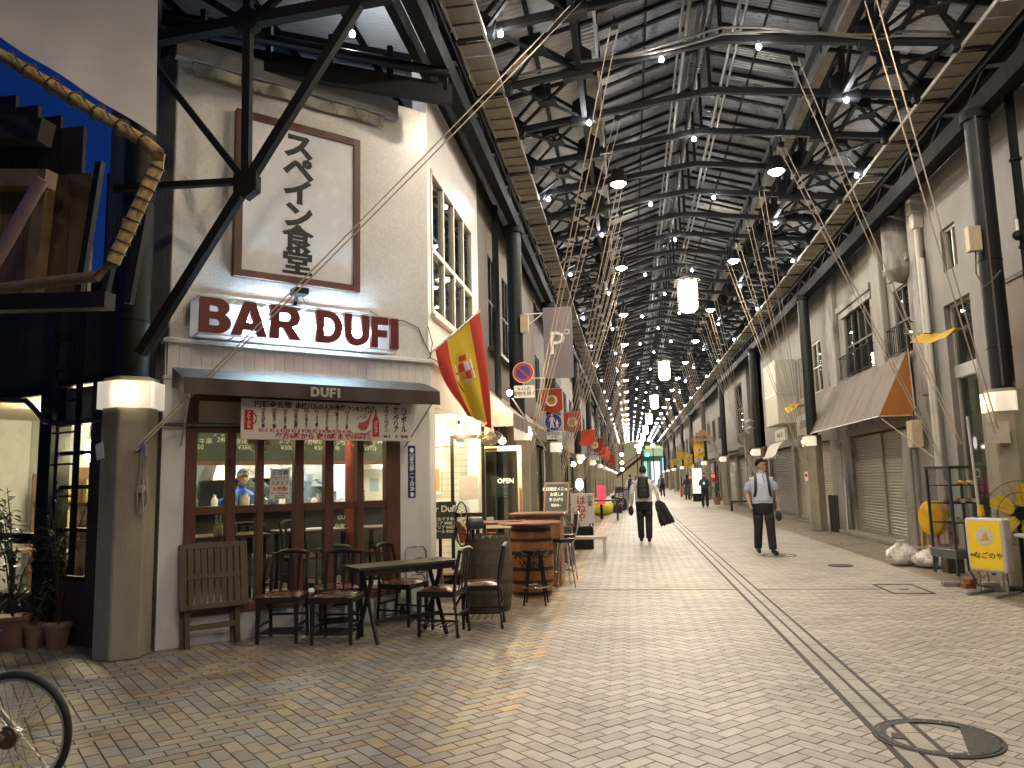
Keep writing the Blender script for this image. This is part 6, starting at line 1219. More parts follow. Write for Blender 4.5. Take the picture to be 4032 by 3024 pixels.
# yellow pennants on the right, blown nearly flat
def flatpen(loc, l, w_, rz, label, lift=.15, em=False):
    t = thing('yellow_pennant', label, 'pennant', loc, rz); b = MB(); b.grid(lambda u, v: (l * u, (v - .5) * w_ * (1 - .15 * u), lift * math.sin(u * 2.4) + (v - .5) * .16 + .05 * abs(v - .5) - .10 * abs(2 * v - 1) + .015 * math.sin(u * 9)), 14, 8); part('cloth', b, PYEL, t, smooth=60); part('arm', MB().cyl((-.02, -w_ * .6, 0), (-.02, w_ * .6, 0), .009, n=6), mat('pale_metal'), t); part('mark', MB().tube([(l * .28, -w_ * .25, lift * .66), (l * .38, -w_ * .1, lift * .84), (l * .30, w_ * .05, lift * .70)], .01, 5), INK, t); return t
flatpen((4.55, 12.55, 3.62), .62, .50, R(-62), 'large yellow pennant blown flat beside the nearest right column', -.05)
flatpen((4.75, 23.3, 3.55), .62, .5, R(-80), 'yellow pennant blown flat before the まるの sign', -.12)
for i, y in enumerate((47.0, 56.0, 63.0, 72.0)): pennant((4.15, y, (3.55, 3.1, 3.5, 3.2)[i]), .62, .95 if i < 2 else .6, f'{("near", "middle", "third", "far")[i]} yellow pennant hanging far down the right side', PYEL, R(10), i < 2, sway=.05 if i < 2 else .5, arm=-.2)
t = thing('gabled_sign', 'brown house shaped shop sign above a yellow pennant', 'sign', (4.35, 46.8, 3.62)); part('board', MB().prism([(-.62, .12), (0, .75), (.62, .12), (.5, .0), (-.5, .0)], -.05, .05, FRONT), mat('sign_brown', (.26, .15, .06), .6, var=.2), t); put_text('lettering', t, INK, '東山薬店', .2, (0, -.055, .2), bold=.01)
for i, z in enumerate((3.55, 3.28)):
    t = thing('cctv_camera', ('upper', 'lower')[i] + ' white bullet camera on the third right column', 'camera', (4.55, 29.9, z), R(20)); part('body', MB().cyl((-.24, -.05, -.10), (.02, .0, .03), .055, n=12), mat('pale_pipe'), t, smooth=40); part('bracket', MB().bar((0, 0, .02), (.35, .3, .02), .02), mat('pale_pipe'), t)
t = thing('round_sign_post', 'thin pole with a round sign seen from behind at the right', 'sign', (4.95, 33.6, 0)); part('pole', MB().cyl((0, 0, 0), (-.12, 0, 3.1), .035, n=10), STEEL, t); part('disc', MB().lathe([(.001, -.02), (.28, -.02), (.28, -.016)], 24, (-.12, 0, 3.05), FRONT, cap=False), mat('sign_back', (.12, .12, .12), .5, .3), t); part('plate', MB().b2((-.35, .02, 2.4), (.1, .03, 2.72)), mat('sign_back'), t)
t = thing('wooden_bench', 'dark wooden bench beside the leaning pole', 'bench', (4.75, 35, 0)); part('seat', MB().b2((-.5, -.2, .38), (.5, .2, .44)), WOOD_D, t)
for a in (-1, 1): part('leg', MB().b2((a * .42 - .04, -.18, 0), (a * .42 + .04, .18, .38)), WOOD_D, t)
t = thing('red_lattice', 'dark red lattice shop front behind the man in blue shirt', 'facade', (5.2, 31.6, 0))
for i in range(7): part('bar', MB().b2((-.02, -1 + i * .3, .9), (.03, -1 + i * .3 + .06, 2.6)), mat('dark_red', (.16, .03, .015), .5), t)
for z in (.9, 1.5, 2.0, 2.55): part('rail', MB().b2((-.03, -1.05, z), (.04, .95, z + .07)), mat('dark_red'), t)
t = thing('folded_racks', 'three dark folded racks leaning by the second right column', 'rack', (5.25, 21.1, 0), R(10))
for i in range(4): part('rack', MB().b2((-.02, -.05 + .14 * i, 0), (.02, .02 + .14 * i, .95)), DARKW, t)
t = thing('red_sticker', 'red and white notice on the second right column', 'notice', (4.72, 21.85, 1.45), R(-60)); part('sheet', MB().b2((-.06, -.02, -.12), (.06, -.015, .12)), mat('paper'), t); part('red_disc', MB().lathe([(.001, .022), (.05, .022), (.05, .018)], 16, (0, 0, .03), FRONT, cap=False), SRED, t)
# ================================================================== things by the near right column
t = thing('display_case', 'tall metal framed case with shelves of sample dishes beside the column', 'display case', (4.42, 11.45, 0), R(14)); DM = mat('case_metal', (.07, .075, .085), .4, .5)
for a in (-.25, .25):
    for b in (-.24, .24): part('post', MB().b2((a - .015, b - .015, .12), (a + .015, b + .015, 1.55)), DM, t)
part('top_frame', MB().b2((-.27, -.26, 1.53), (.27, -.23, 1.57)).b2((-.27, .23, 1.53), (.27, .26, 1.57)).b2((-.27, -.23, 1.53), (-.24, .23, 1.568)).b2((.24, -.23, 1.53), (.27, .23, 1.568)), DM, t); part('base_tray', MB().b2((-.28, -.27, .34), (.28, .27, .46)), mat('tray_grey', (.11, .12, .13), .4, .3), t, bevel=.006)
for a in (-1, 1):
    for b in (-1, 1): part('foot', MB().bar((a * .22, b * .2, .34), (a * .25, b * .23, .12), .03), DM, t)
for z in (.80, 1.06, 1.30): part('shelf', MB().b2((-.24, -.22, z), (.24, .22, z + .012)), IRON2, t)
part('glass_pane', MB().b2((-.24, -.242, .46), (.24, -.238, 1.53)), GLASS, t); part('glass_pane', MB().b2((-.262, -.23, .46), (-.258, .23, 1.53)), glass('frosty', (.82, .8, .84), .12), t)
rr = random.Random(3)
for z in (.46, .812, 1.072, 1.312):
    for i in range(3):
        p_ = t.location + Matrix.Rotation(R(14), 3, 'Z') @ Vector((-.16 + i * .15, -.08 + rr.uniform(-.06, .1), z)); q_ = thing('sample_dish', 'sample dish of food with price card in the display case', 'dish', p_, rr.uniform(-.4, .4), 'sample dishes in the display case')
        part('plate', MB().lathe([(.02, 0), (.05, .004), (.068, .018), (.06, .016)], 16, cap=False), mat('porcelain'), q_, smooth=50); part('food', MB().ball((0, 0, .03), .045, 9, 6, (1, .7, .8)), mat('food_%d' % rr.randrange(4), [(.55, .42, .2), (.5, .5, .35), (.3, .13, .05), (.6, .25, .08)][rr.randrange(4)], .6, var=.4, vs=50), q_, smooth=50); part('price_card', MB().b2((-.03, -.085, .0), (.03, -.08, .05)), mat('paper'), q_)
t = thing('light_box_sign', 'yellow light box sign lettered なごのや on metal legs', 'sign', (4.30, 10.32, 0), R(-50)); SY = mat('lightbox_yellow', (.70, .48, .02), .35, var=.04, emit=(1, .68, .03), es=.03)
part('box', MB().b2((-.23, -.09, .27), (.23, .09, .92)), mat('lightbox_white', (.55, .52, .50), .4), t, bevel=.03, seg=3); part('face', MB().b2((-.19, -.096, .31), (.19, -.088, .88)), SY, t); part('face_back', MB().b2((-.19, .088, .31), (.19, .096, .88)), SY, t)
put_text('lettering', t, INK, 'なごのや', .085, (.03, -.0985, .47), bold=.012); put_text('lettering', t, INK, '喫茶', .035, (-.15, -.0985, .47), bold=.01); part('plate_picture', MB().lathe([(.001, .0), (.105, .0), (.11, -.004)], 24, (-.0, -.099, .70), FRONT, cap=False), mat('picture_plate', (.62, .58, .45), .5), t); part('sandwich_picture', MB().prism([(-.05, .64), (.06, .66), (.03, .76), (-.01, .72)], .1, .1015, FRONT), mat('picture_bread', (.55, .36, .13), .6), t)
for a in (-1, 1): part('leg', MB().bar((a * .16, 0, .27), (a * .16, 0, .03), .03), mat('grey_tube'), t); part('foot', MB().bar((a * .16, -.28, .02), (a * .16, .28, .02), .03), mat('grey_tube'), t)
part('cord', MB().tube([(-.1, 0, .93), (-.2, -.02, .9), (-.24, -.06, .6), (-.22, -.1, .3), (-.1, -.15, .12), (.05, -.1, .1)], .012, 6), BLACK, t, smooth=60)
t = thing('yellow_fan', 'big yellow bladed fan standing before the nearest right column', 'fan', (4.80, 10.55, 0), R(-12)); YB = mat('fan_yellow', (.62, .42, .02), .3, var=.05)
for i in range(5):
    a0 = 2 * math.pi * i / 5 + .25; b = MB(); pts = [(.07, -.02), (.16, -.12), (.30, -.13), (.37, -.04), (.34, .05), (.22, .05), (.10, .06)]
    b.add([(x * math.cos(a0) - z * math.sin(a0), -.02 - .16 * z, .96 + x * math.sin(a0) + z * math.cos(a0)) for x, z in pts], [tuple(range(7))]); part('blade', b, YB, t)
part('hub', MB().cyl((0, -.07, .96), (0, .02, .96), .085, n=18), IRON2, t, smooth=40); part('motor', MB().cyl((0, .04, .96), (0, .2, .96), .09, n=16), IRON2, t, smooth=40); part('stand', MB().cyl((0, .15, 0), (0, .15, .9), .025, n=10).cyl((0, .15, 0), (0, .15, .03), .22, n=20), IRON2, t)
cg = MB()
for q_ in (.40, .26): cg.tube([(q_ * math.cos(2 * math.pi * i / 36), -.06, .96 + q_ * math.sin(2 * math.pi * i / 36)) for i in range(37)], .004, 5, cap=False)
for a in range(20): th = 2 * math.pi * a / 20; cg.tube([(.09 * math.cos(th), -.1, .96 + .09 * math.sin(th)), (.3 * math.cos(th), -.09, .96 + .3 * math.sin(th)), (.40 * math.cos(th), -.03, .96 + .40 * math.sin(th))], .002, 4, cap=False)
part('cage', cg, IRON2, t)
t = thing('round_table', 'small white rimmed table cut off at the right edge', 'table', (4.78, 10.1, 0)); part('table_top', MB().lathe([(.001, .70), (.26, .70), (.27, .715), (.26, .73), (.001, .73)], 28, cap=False), mat('white_wood'), t, smooth=40)
for i in range(3): a = 2 * math.pi * i / 3; part('leg', MB().tube([(.05 * math.cos(a), .05 * math.sin(a), .7), (.1 * math.cos(a), .1 * math.sin(a), .35), (.22 * math.cos(a), .22 * math.sin(a), 0)], .014, 7), IRON2, t, smooth=50)
t = thing('white_pole', 'slim white sign pole with yellow joint behind the light box', 'pole', (4.42, 10.75, 0)); part('pole', MB().cyl((0, 0, .1), (-.05, 0, 2.2), .018, n=10), mat('pale_pipe'), t, smooth=40); part('joint', MB().cyl((0, 0, .92), (0, 0, 1.06), .045, .035, n=12), mat('fan_yellow'), t, smooth=40); part('weight', MB().b2((-.1, -.1, 0), (.1, .1, .1)), mat('pale_pipe'), t)
for i, x in enumerate((4.86, 4.98)):
    t = thing('yellow_stool', ('front', 'rear')[i] + ' yellow folding stool folded upright against the wall', 'stool', (x, 13.7 + .1 * i, 0), R(-25)); part('seat', MB().lathe([(.001, .015), (.17, .015), (.185, 0), (.17, -.015), (.001, -.015)], 28, (0, 0, .74), Matrix(((1, 0, 0), (0, 0, -1), (0, 1.55, 0))), cap=False), mat('stool_yellow', (.62, .36, .01), .4), t, smooth=40)
    for a, b in ((-.15, -.17), (.15, .17), (-.12, .1), (.12, -.1)): part('leg', MB().bar((a, .03, .85), (b, .05, 0), .022), (mat('stool_yellow'), mat('stool_red', (.35, .03, .02), .4))[abs(b) < .15], t)
PBAG = mat('plastic_bag', (.50, .46, .42), .22, var=0, bump=.9, bs=22)
_t = PBAG.node_tree; _v = _t.nodes.new('ShaderNodeTexVoronoi'); _v.inputs['Scale'].default_value = 34; _g = _t.nodes.new('ShaderNodeNewGeometry'); _t.links.new(_g.outputs['Position'], _v.inputs['Vector']); _r = _t.nodes.new('ShaderNodeValToRGB'); _r.color_ramp.interpolation = 'CONSTANT'
for _i, (_p, _c) in enumerate(((0, (.55, .52, .48)), (.40, (.62, .60, .57)), (.58, (.46, .36, .28)), (.66, (.50, .48, .45)), (.78, (.38, .40, .43)), (.86, (.26, .22, .19)), (.92, (.6, .57, .5)))):
    _e = _r.color_ramp.elements[_i] if _i < 2 else _r.color_ramp.elements.new(_p); _e.position = _p; _e.color = (*_c, 1)
_s = _t.nodes.new('ShaderNodeSeparateXYZ'); _t.links.new(_v.outputs['Color'], _s.inputs[0]); _t.links.new(_s.outputs[0], _r.inputs[0]); _t.links.new(_r.outputs[0], _t.nodes['Principled BSDF'].inputs['Base Color'])
def bag(loc, sc, label, m, seed):
    rr = random.Random(seed); b = MB(); ph = [rr.uniform(0, 6) for _ in range(8)]
    def f(u, v):
        a = 2 * math.pi * u; e = math.pi * v; r_ = 1 + .10 * math.sin(3 * a + ph[0] + 4 * v) + .07 * math.sin(7 * a + ph[1] - 6 * v) + .05 * math.sin(11 * a + ph[2] + 9 * v)
        z = (1 - math.cos(e)) / 2; rad = math.sin(e) ** .7 * r_
        return (math.cos(a) * rad * sc[0], math.sin(a) * rad * sc[1], z * sc[2] * (1 + .08 * math.sin(5 * a + ph[3])) + (.25 * sc[2] * max(0, z - .93) * 8))
    b.grid(f, 40, 22); t = thing('rubbish_bag', label, 'bag', loc); part('bag', b, m, t, smooth=70); part('knot', MB().lathe([(.015, 0), (.05, .05), (.07, .09), (.04, .07)], 10, (0, 0, sc[2] * 1.05), cap=False), m, t, smooth=60)
bag((4.32, 13.55, 0), (.25, .22, .30), 'left clear rubbish bag on the floor by the shutter', PBAG, 1); bag((4.66, 13.2, 0), (.30, .24, .24), 'right clear rubbish bag full of bottles', PBAG, 2); bag((-1.25, 33, 0), (.55, .45, .62), 'yellow rubbish bag far down the left side', mat('bag_yellow', (.55, .50, .05), .4, var=.25, vs=8, bump=.5, bs=12), 3)
t = thing('dark_tin', 'dark square tin beside the rubbish bags', 'tin', (4.70, 12.55, 0)); part('tin', MB().b2((-.12, -.12, 0), (.12, .12, .40)), mat('tin_dark', (.06, .05, .045), .45, .4, var=.3, vs=14), t, bevel=.008); part('rim', MB().b2((-.125, -.125, .39), (.125, .125, .41)), IRON, t); part('notice', MB().b2((-.07, -.127, .38), (.07, -.122, .72)), mat('poster_mix', (.25, .12, .1), .5, var=.8, vs=14), t)
for i, (x, y, z) in enumerate(((4.10, 11.08, 0), (4.28, 10.92, 0), (4.48, 11.0, 0), (4.30, 10.93, .062))): tag(part('loose_brick', MB().b2((-.10, -.05, 0), (.10, .05, .06)), (CONC, mat('brick_red', (.28, .09, .04), .8, var=.2))[i > 0], None, bevel=.004, loc=(x, y, z), rz=.2 * i), ('grey concrete block under the display case', 'red brick under the front leg of the display case', 'red brick right of the front brick', 'red brick stacked on the front brick')[i], 'brick')
t = thing('notice_plates', 'paper notice taped to the nearest right column', 'notice', (4.74, 10.80, 1.98), R(-30)); part('sheet', MB().b2((-.13, -.03, -.14), (.13, -.025, .14)), mat('paper_worn', (.42, .37, .30), .8, var=.12), t)
t = thing('blue_sticker', 'small blue oval sticker on the shop window behind the display case', 'sticker', (5.62, 13.62, 1.95), R(-90)); part('card', MB().b2((-.09, -.004, -.12), (.09, 0, .12)), BLUE, t); part('oval', MB().lathe([(.001, .006), (.07, .006), (.07, .0)], 20, (0, 0, 0), Matrix(((1, 0, 0), (0, 0, -1), (0, 1.4, 0))), cap=False), INKW, t)
t = thing('takeaway_board', 'small black board with a bag drawing on the shop window', 'board', (5.60, 13.6, 1.48), R(-90)); part('panel', MB().b2((-.2, -.004, -.15), (.2, 0, .15)), mat('slate'), t); part('drawing', MB().tube([(-.08, -.006, -.08), (-.08, -.006, .03), (.08, -.006, .03), (.08, -.006, -.08), (-.08, -.006, -.08)], .004, 4).tube([(-.04, -.006, .03), (0, -.006, .08), (.04, -.006, .03)], .004, 4), INKW, t)
# ================================================================== left middle distance
t = thing('eatery_sign', 'white standing sign with red はねや and black 食堂 letters', 'sign', (-1.36, 22.0, .28)); part('board', MB().b2((-.33, 0, 0), (.33, .12, .84)), mat('board_plain', (.55, .53, .49), .5, var=.08), t, bevel=.01)
put_text('lettering', t, INKR, 'は\nね\nや', .27, (-.03, -.004, .40), bold=.02, line=.85); put_text('lettering', t, INK, '食\n堂', .16, (.21, -.004, .62), bold=.01, line=.95); put_text('lettering', t, INKR, '一', .16, (-.25, -.004, .35), roll=R(90), bold=.02)
for a in (-1, 1): part('leg', MB().b2((a * .28 - .02, .03, -.28), (a * .28 + .02, .09, 0)), IRON2, t)
t = thing('pink_neon', 'glowing pink tube sign by a table on the left', 'light', (-1.12, 30, .55)); part('tube', MB().cyl((0, 0, 0), (0, 0, .72), .16, n=14), emis('neon_pink', (1, .08, .12), .3), t); part('base', MB().cyl((0, 0, -.55), (0, 0, 0), .05, n=8), IRON2, t)
t = thing('outdoor_table', 'dark table standing by the pink tube sign', 'table', (-1.0, 29, 0)); part('table_top', MB().b2((-.55, -.4, .7), (.55, .4, .75)), WOOD_D, t)
for a in (-1, 1):
    for b in (-1, 1): part('leg', MB().bar((a * .5, b * .35, 0), (a * .5, b * .35, .7), .06), WOOD_D, t)
aboard((-.55, 29.5, 0), R(-50), 'tall easel board right of the pink tube sign', .5, .95, ['本日', 'ランチ'], .25, 10)
solo('menu_post', MB().b2((-.2, -.12, 0), (.2, .12, 1.1)), mat('grey_box', (.22, .24, .27), .5, var=.15), 'grey box stand far down the left walkway', 'stand', loc=(-.3, 38, 0), bevel=.02)
t = thing('parked_motorbike', 'dark motorbike parked far down on the left', 'motorbike', (-.75, 36.5, 0), R(70))
for x in (0, 1.2): part('wheel', MB().lathe([(.2, -.04), (.29, -.05), (.29, .05), (.2, .04)], 20, (x, 0, .29), Matrix.Rotation(R(90), 3, 'X')), mat('rubber'), t)
part('body', MB().add([(-.1, -.12, .5), (.5, -.14, .35), (1.0, -.1, .5), (1.1, -.08, .9), (.4, -.13, .78), (-.15, -.12, .75), (-.1, .12, .5), (.5, .14, .35), (1.0, .1, .5), (1.1, .08, .9), (.4, .13, .78), (-.15, .12, .75)], [(0, 1, 2, 3, 4, 5), (11, 10, 9, 8, 7, 6), (0, 6, 7, 1), (1, 7, 8, 2), (2, 8, 9, 3), (3, 9, 10, 4), (4, 10, 11, 5), (5, 11, 6, 0)]), mat('bike_body', (.02, .025, .05), .25), t, bevel=.04); part('handlebar', MB().cyl((1.02, -.32, 1.0), (1.02, .32, 1.0), .018, n=8), IRON2, t); part('headlight', MB().ball((1.18, 0, .85), .08, 10, 6), mat('pale_pipe'), t)
for i, (x, y, z) in enumerate(((-1.75, 24.6, 2.0), (-1.6, 25.6, 2.1), (-1.7, 26.4, 1.35))):
    t = thing('wall_lamp', ('warm bulb on an arm past the second left column', 'second warm bulb past the second left column', 'lit paper lamp low by the second left column')[i], 'lamp', (x, y, z)); part('bulb', MB().ball((0, 0, 0), (.07, .06, .12)[i], 10, 6, (1, 1, (1, 1, 1.6)[i])), emis('wall_bulb', (1, .78, .48), 22), t); part('arm', MB().cyl((0, 0, .06), (-.5, 0, .16), .012, n=6), IRON2, t)
bush('doorway_plant', 'bushy plant by the doorway past the second left column', (-1.95, 26, 0), 1.3, .4, 160, 12, .18, .12, 7)
bush('doorway_plant', 'small dark shrub before the cornice building', (4.6, 43, 0), 1.1, .35, 140, 13, .2, .14, 6)
t = thing('lit_standee', 'glowing white standing sign beside the woman with the dog', 'sign', (4.15, 49.5, .3)); part('panel', MB().b2((-.28, 0, .2), (.28, .15, 1.75)), emis('standee', (1, .86, .60), .45), t); part('foot', MB().b2((-.3, -.1, -.3), (.3, .25, .2)), IRON2, t)
for i, (x, y, z) in enumerate(((4.65, 44.9, 1.55), (4.7, 62.3, 1.5))): t = thing('alarm_lamp', ('nearer', 'farther')[i] + ' red alarm lamp on a right column', 'lamp', (x, y, z)); part('lamp', MB().ball((0, 0, 0), .10, 10, 6), emis('alarm_red', (1, .08, .05), .6), t); part('box', MB().b2((-.09, -.05, -.34), (.09, .06, -.1)), SRED, t)
solo('fire_extinguisher', MB().lathe([(.08, 0), (.09, .03), (.09, .5), (.03, .6), (.04, .68), (.001, .68)], 14, cap=False), SRED, 'red fire extinguisher at the foot of a far right column', 'extinguisher', loc=(3.95, 62, 0), smooth=50)
# ================================================================== street beyond the far end
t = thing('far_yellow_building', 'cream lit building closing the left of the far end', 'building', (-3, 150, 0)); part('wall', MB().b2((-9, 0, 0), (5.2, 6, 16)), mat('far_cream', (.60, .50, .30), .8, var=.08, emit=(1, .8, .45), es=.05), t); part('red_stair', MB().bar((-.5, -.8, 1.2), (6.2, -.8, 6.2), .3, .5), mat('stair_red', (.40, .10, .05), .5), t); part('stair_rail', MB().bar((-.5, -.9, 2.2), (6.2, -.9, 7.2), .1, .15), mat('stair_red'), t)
for i in range(3):
    for k in range(2): part('window', MB().b2((-3.5 + i * 2.2, -.05, 3.5 + k * 3), (-2.3 + i * 2.2, .05, 5 + k * 3)), mat('far_pane', (.25, .2, .12), .3), t)
t = thing('far_shop_block', 'bright shop block with green and cyan signs at the far end', 'building', (6, 146, 0)); part('wall', MB().b2((-3.6, 0, 0), (6, 6, 14)), mat('far_green', (.25, .35, .25), .8, var=.1), t)
for i, (x0, z0, x1, z1, c_, s_) in enumerate(((-3.2, 5.6, 2.5, 6.8, (.6, .85, .45), .7), (-2.9, 6.9, .5, 7.5, (.95, .95, .5), .8), (-2.0, .3, -.4, 4.6, (.85, .95, 1), 1.2), (.1, .3, 1.0, 5.2, (.55, .8, 1), 1.5), (-3.3, .2, -2.5, 4.6, (.45, .9, .7), 1.0), (1.3, 1, 2.0, 6, (.2, .5, .9), 1.2))): part('lit_sign', MB().b2((x0, -.3, z0), (x1, -.1, z1)), emis('far_sign_%d' % i, c_, s_ * .22), t)
for i, (x, y, z, c_) in enumerate(((3.2, 138, 5.6, (.05, .95, .9)), (1.4, 136, 7.1, (.8, .92, 1)), (4.2, 136, 7.2, (1, .93, .8)), (-1.2, 132, 5.6, (1, .85, .5)), (-1.2, 132, 4.2, (1, .85, .5)), (-1.2, 130, 3.1, (1, .8, .45)))):
    t = thing('street_lamp', ('cyan traffic signal at the far end', 'cold white street lamp at the far end', 'warm street lamp right of the far white one', 'top warm globe lamp at the far left', 'middle warm globe lamp at the far left', 'lowest warm globe lamp at the far left')[i], 'lamp', (x, y, 0)); part('globe', MB().ball((0, 0, z), .32, 10, 6), emis('far_lamp_%d' % i, c_, 3), t); part('pole', MB().cyl((0, .3, 0), (0, .3, z), .07, n=8), IRON, t)
part('cross_road', MB().b2((-40, 126, -.02), (40, 145, .003)), mat('asphalt'), kind='structure')
# solid bulk behind the fronts so no sky shows through
for s_, x0, x1, lb in ((1, RX + .26, RX + 8, 'dark bulk of the right hand buildings behind the shop fronts'), (-1, -2.9, -11, 'dark bulk of the left hand buildings behind the shop fronts')):
    b = MB(); y0 = 4 if s_ > 0 else 14.6
    b.b2((x0 + s_ * 1.3, y0, 0), (x1, 124, 8.4)); tag(part('building_bulk', b, ROOMD, None), lb, 'building')
# ================================================================== people
SKIN = mat('skin', (.42, .25, .17), .5, var=.08, vs=12); HAIRB = mat('hair_black', (.009, .008, .007), .8, spec=.15, var=.3, vs=60); HAIRG = mat('hair_grey', (.035, .031, .028), .8, var=.4, vs=50, spec=.15)
def cloth(name, col, b=.5): return mat(name, col, .8, var=.10, vs=9, bump=b, bs=14)
C_BLUE = cloth('shirt_blue', (.48, .53, .68)); C_WHITE = cloth('shirt_white', (.74, .71, .73)); C_BLK = cloth('trousers_black', (.015, .015, .018), .8); C_JKT = cloth('jacket_black', (.018, .018, .021), 1.); SHOE = mat('shoe_black', (.010, .010, .010), .3, var=.2)
PEOPLE = []
def pose_elems(P, slim=1.):
    """P holds joint positions; returns (tag, [(point, rx, ry)...]) lofts and tubes"""
    E = []; up = P.get('lean', Vector((0, 0, 0))); hipz = P.get('hip', .93)
    tz = lambda z: up * max(0, (z - hipz)) + Vector((0, 0, z))
    E.append(('trouser', 'loft', [(tz(.74), .135 * slim, .085), (tz(.82), .163 * slim, .112), (tz(.90), .168 * slim, .122), (tz(.97), .165 * slim, .122), (tz(1.02), .155 * slim, .115)]))
    E.append(('shirt', 'loft', [(tz(.985), .166 * slim, .122 * slim), (tz(1.06), .162 * slim, .122 * slim), (tz(1.18), .170 * slim, .125 * slim), (tz(1.30), .183 * slim, .122 * slim), (tz(1.39), .178 * slim, .102), (tz(1.445), .125, .080), (tz(1.475), .070, .066)]))
    E.append(('skin', 'loft', [(tz(1.44), .056, .058), (tz(1.52), .052, .056), (tz(1.56) + Vector((0, -.01, 0)), .052, .056)]))
    hc = tz(1.64) + P.get('head', Vector((0, -.012, 0))); hr = P.get('headrot', 0.)
    RH = Matrix.Rotation(hr, 3, 'Z')
    E.append(('skin', 'head', [(hc, RH)]))
    for s_, k in ((-1, 'l'), (1, 'r')):
        hip = Vector((s_ * .082 * slim, 0, .86)); kn = P.get('knee_' + k, Vector((s_ * .10, -.015, .48))); an = P.get('ankle_' + k, Vector((s_ * .105, .02, .07))); td = P.get('toe_' + k, Vector((s_ * .02, -1, 0)))
        E.append(('trouser', 'tube', [hip, hip.lerp(kn, .5) + Vector((0, -.008, 0)), kn, kn.lerp(an, .35) + Vector((0, .012, 0)), an + Vector((0, 0, .02))], [.096, .094, .081, .079, .072]))
        E.append(('shoe', 'tube', [an + Vector((0, .045, -.025)), an + td * .05 + Vector((0, 0, -.025)), an + td * .13 + Vector((0, 0, -.03)), an + td * .20 + Vector((0, 0, -.04))], [.040, .045, .042, .030]))
        sh = tz(1.40) + Vector((s_ * .175 * slim, 0, 0)); el = P.get('elbow_' + k, Vector((s_ * .235, .04, 1.12))); wr = P.get('wrist_' + k, Vector((s_ * .245, -.03, .88))); hd = P.get('hand_' + k, (wr - el).normalized())
        slv = P.get('sleeve', 'long')
        if slv == 'long': E.append(('shirt', 'tube', [sh, sh.lerp(el, .5), el, el.lerp(wr, .5), wr], [.066, .058, .052, .046, .036]))
        else:
            m_ = sh.lerp(el, .78); E.append(('shirt', 'tube', [sh + Vector((-s_ * .03, 0, .005)), sh.lerp(el, .4), m_], [.056, .062, .066])); E.append(('skin', 'tube', [sh.lerp(el, .6), el, el.lerp(wr, .4), wr], [.046, .042, .040, .028]))
        x, y = frame_of(hd, (0, 1, 0)); kn_ = wr + hd * .085
        E.append(('skin', 'tube', [wr, wr + hd * .04, kn_], [.030, .040, .036]))
        cu = P.get('curl_' + k, .35)
        for i, (o, l_) in enumerate(((-.028, .062), (-.010, .072), (.009, .068), (.027, .054))):
            b0 = kn_ + y * o - hd * .01; d2 = (hd + x * cu * s_).normalized(); d3 = (hd + x * cu * 2.6 * s_).normalized()
            E.append(('skin', 'tube', [b0, b0 + d2 * l_ * .55, b0 + d2 * l_ * .55 + d3 * l_ * .5], [.0105, .0098, .0085]))
        tb0 = wr + hd * .03 - y * .03; E.append(('skin', 'tube', [tb0, tb0 - y * .025 + hd * .03, tb0 - y * .03 + hd * .06], [.013, .012, .010]))
    return E
def raw_body(E):
    b = MB()
    for e in E:
        if e[1] == 'loft':
            n_ = 20; vs = []
            for p, rx, ry in e[2]: vs += [(p[0] + rx * math.cos(a), p[1] + ry * math.sin(a), p[2]) for a in [2 * math.pi * j / n_ for j in range(n_)]]
            k = len(e[2]); b.add(vs, [(i * n_ + j, i * n_ + (j + 1) % n_, (i + 1) * n_ + (j + 1) % n_, (i + 1) * n_ + j) for i in range(k - 1) for j in range(n_)] + [tuple(range(n_ - 1, -1, -1)), tuple(range((k - 1) * n_, k * n_))])
        elif e[1] == 'tube': b.tube(e[2], 0, 12, rr=e[3])
        elif e[1] == 'head':
            hc, RH = e[2][0]; k = 16; n_ = 20; vs = []
            for i in range(k + 1):
                t_ = math.pi * i / k; z = -math.cos(t_); r_ = math.sin(t_)
                for j in range(n_):
                    a = 2 * math.pi * j / n_; x, y = math.cos(a) * r_, math.sin(a) * r_
                    jaw = 1 - .26 * max(0, -z - .05) - (.10 * max(0, -z) if y > 0 else 0)
                    vs.append(hc + RH @ Vector((x * .076 * jaw, y * .096 * (jaw if y > 0 else 1 - .12 * max(0, -z)) , z * .122)))
            b.add(vs, [(i * n_ + j, i * n_ + (j + 1) % n_, (i + 1) * n_ + (j + 1) % n_, (i + 1) * n_ + j) for i in range(k) for j in range(n_)])
            for pts, rr in (([(0, -.088, .012), (0, -.104, -.012), (0, -.112, -.028), (0, -.098, -.036)], [.010, .012, .015, .012]), ([(-.076, .005, .02), (-.082, .012, .0), (-.076, .006, -.025)], [.012, .014, .009]), ([(.076, .005, .02), (.082, .012, .0), (.076, .006, -.025)], [.012, .014, .009]), ([(-.05, -.082, .035), (0, -.094, .038), (.05, -.082, .035)], [.010, .011, .010]), ([(-.025, -.088, -.068), (0, -.096, -.066), (.025, -.088, -.068)], [.008, .011, .008]), ([(0, -.075, -.105), (0, -.088, -.098), (0, -.080, -.088)], [.016, .018, .014])): b.tube([hc + RH @ Vector(p) for p in pts], 0, 8, rr=rr)
    return b
def person(label, loc, rz, scale, P, mats_, voxel=.011, slim=1., extra=None, group=None):
    E = pose_elems(P, slim); o = bpy.data.objects.new('body', raw_body(E).mesh('body')); COL.objects.link(o)
    m = o.modifiers.new('r', 'REMESH'); m.mode = 'VOXEL'; m.voxel_size = voxel; s2 = o.modifiers.new('s', 'SMOOTH'); s2.iterations = 3; s2.factor = .5
    PEOPLE.append((o, E, label, loc, rz, scale, P, mats_, extra, group))
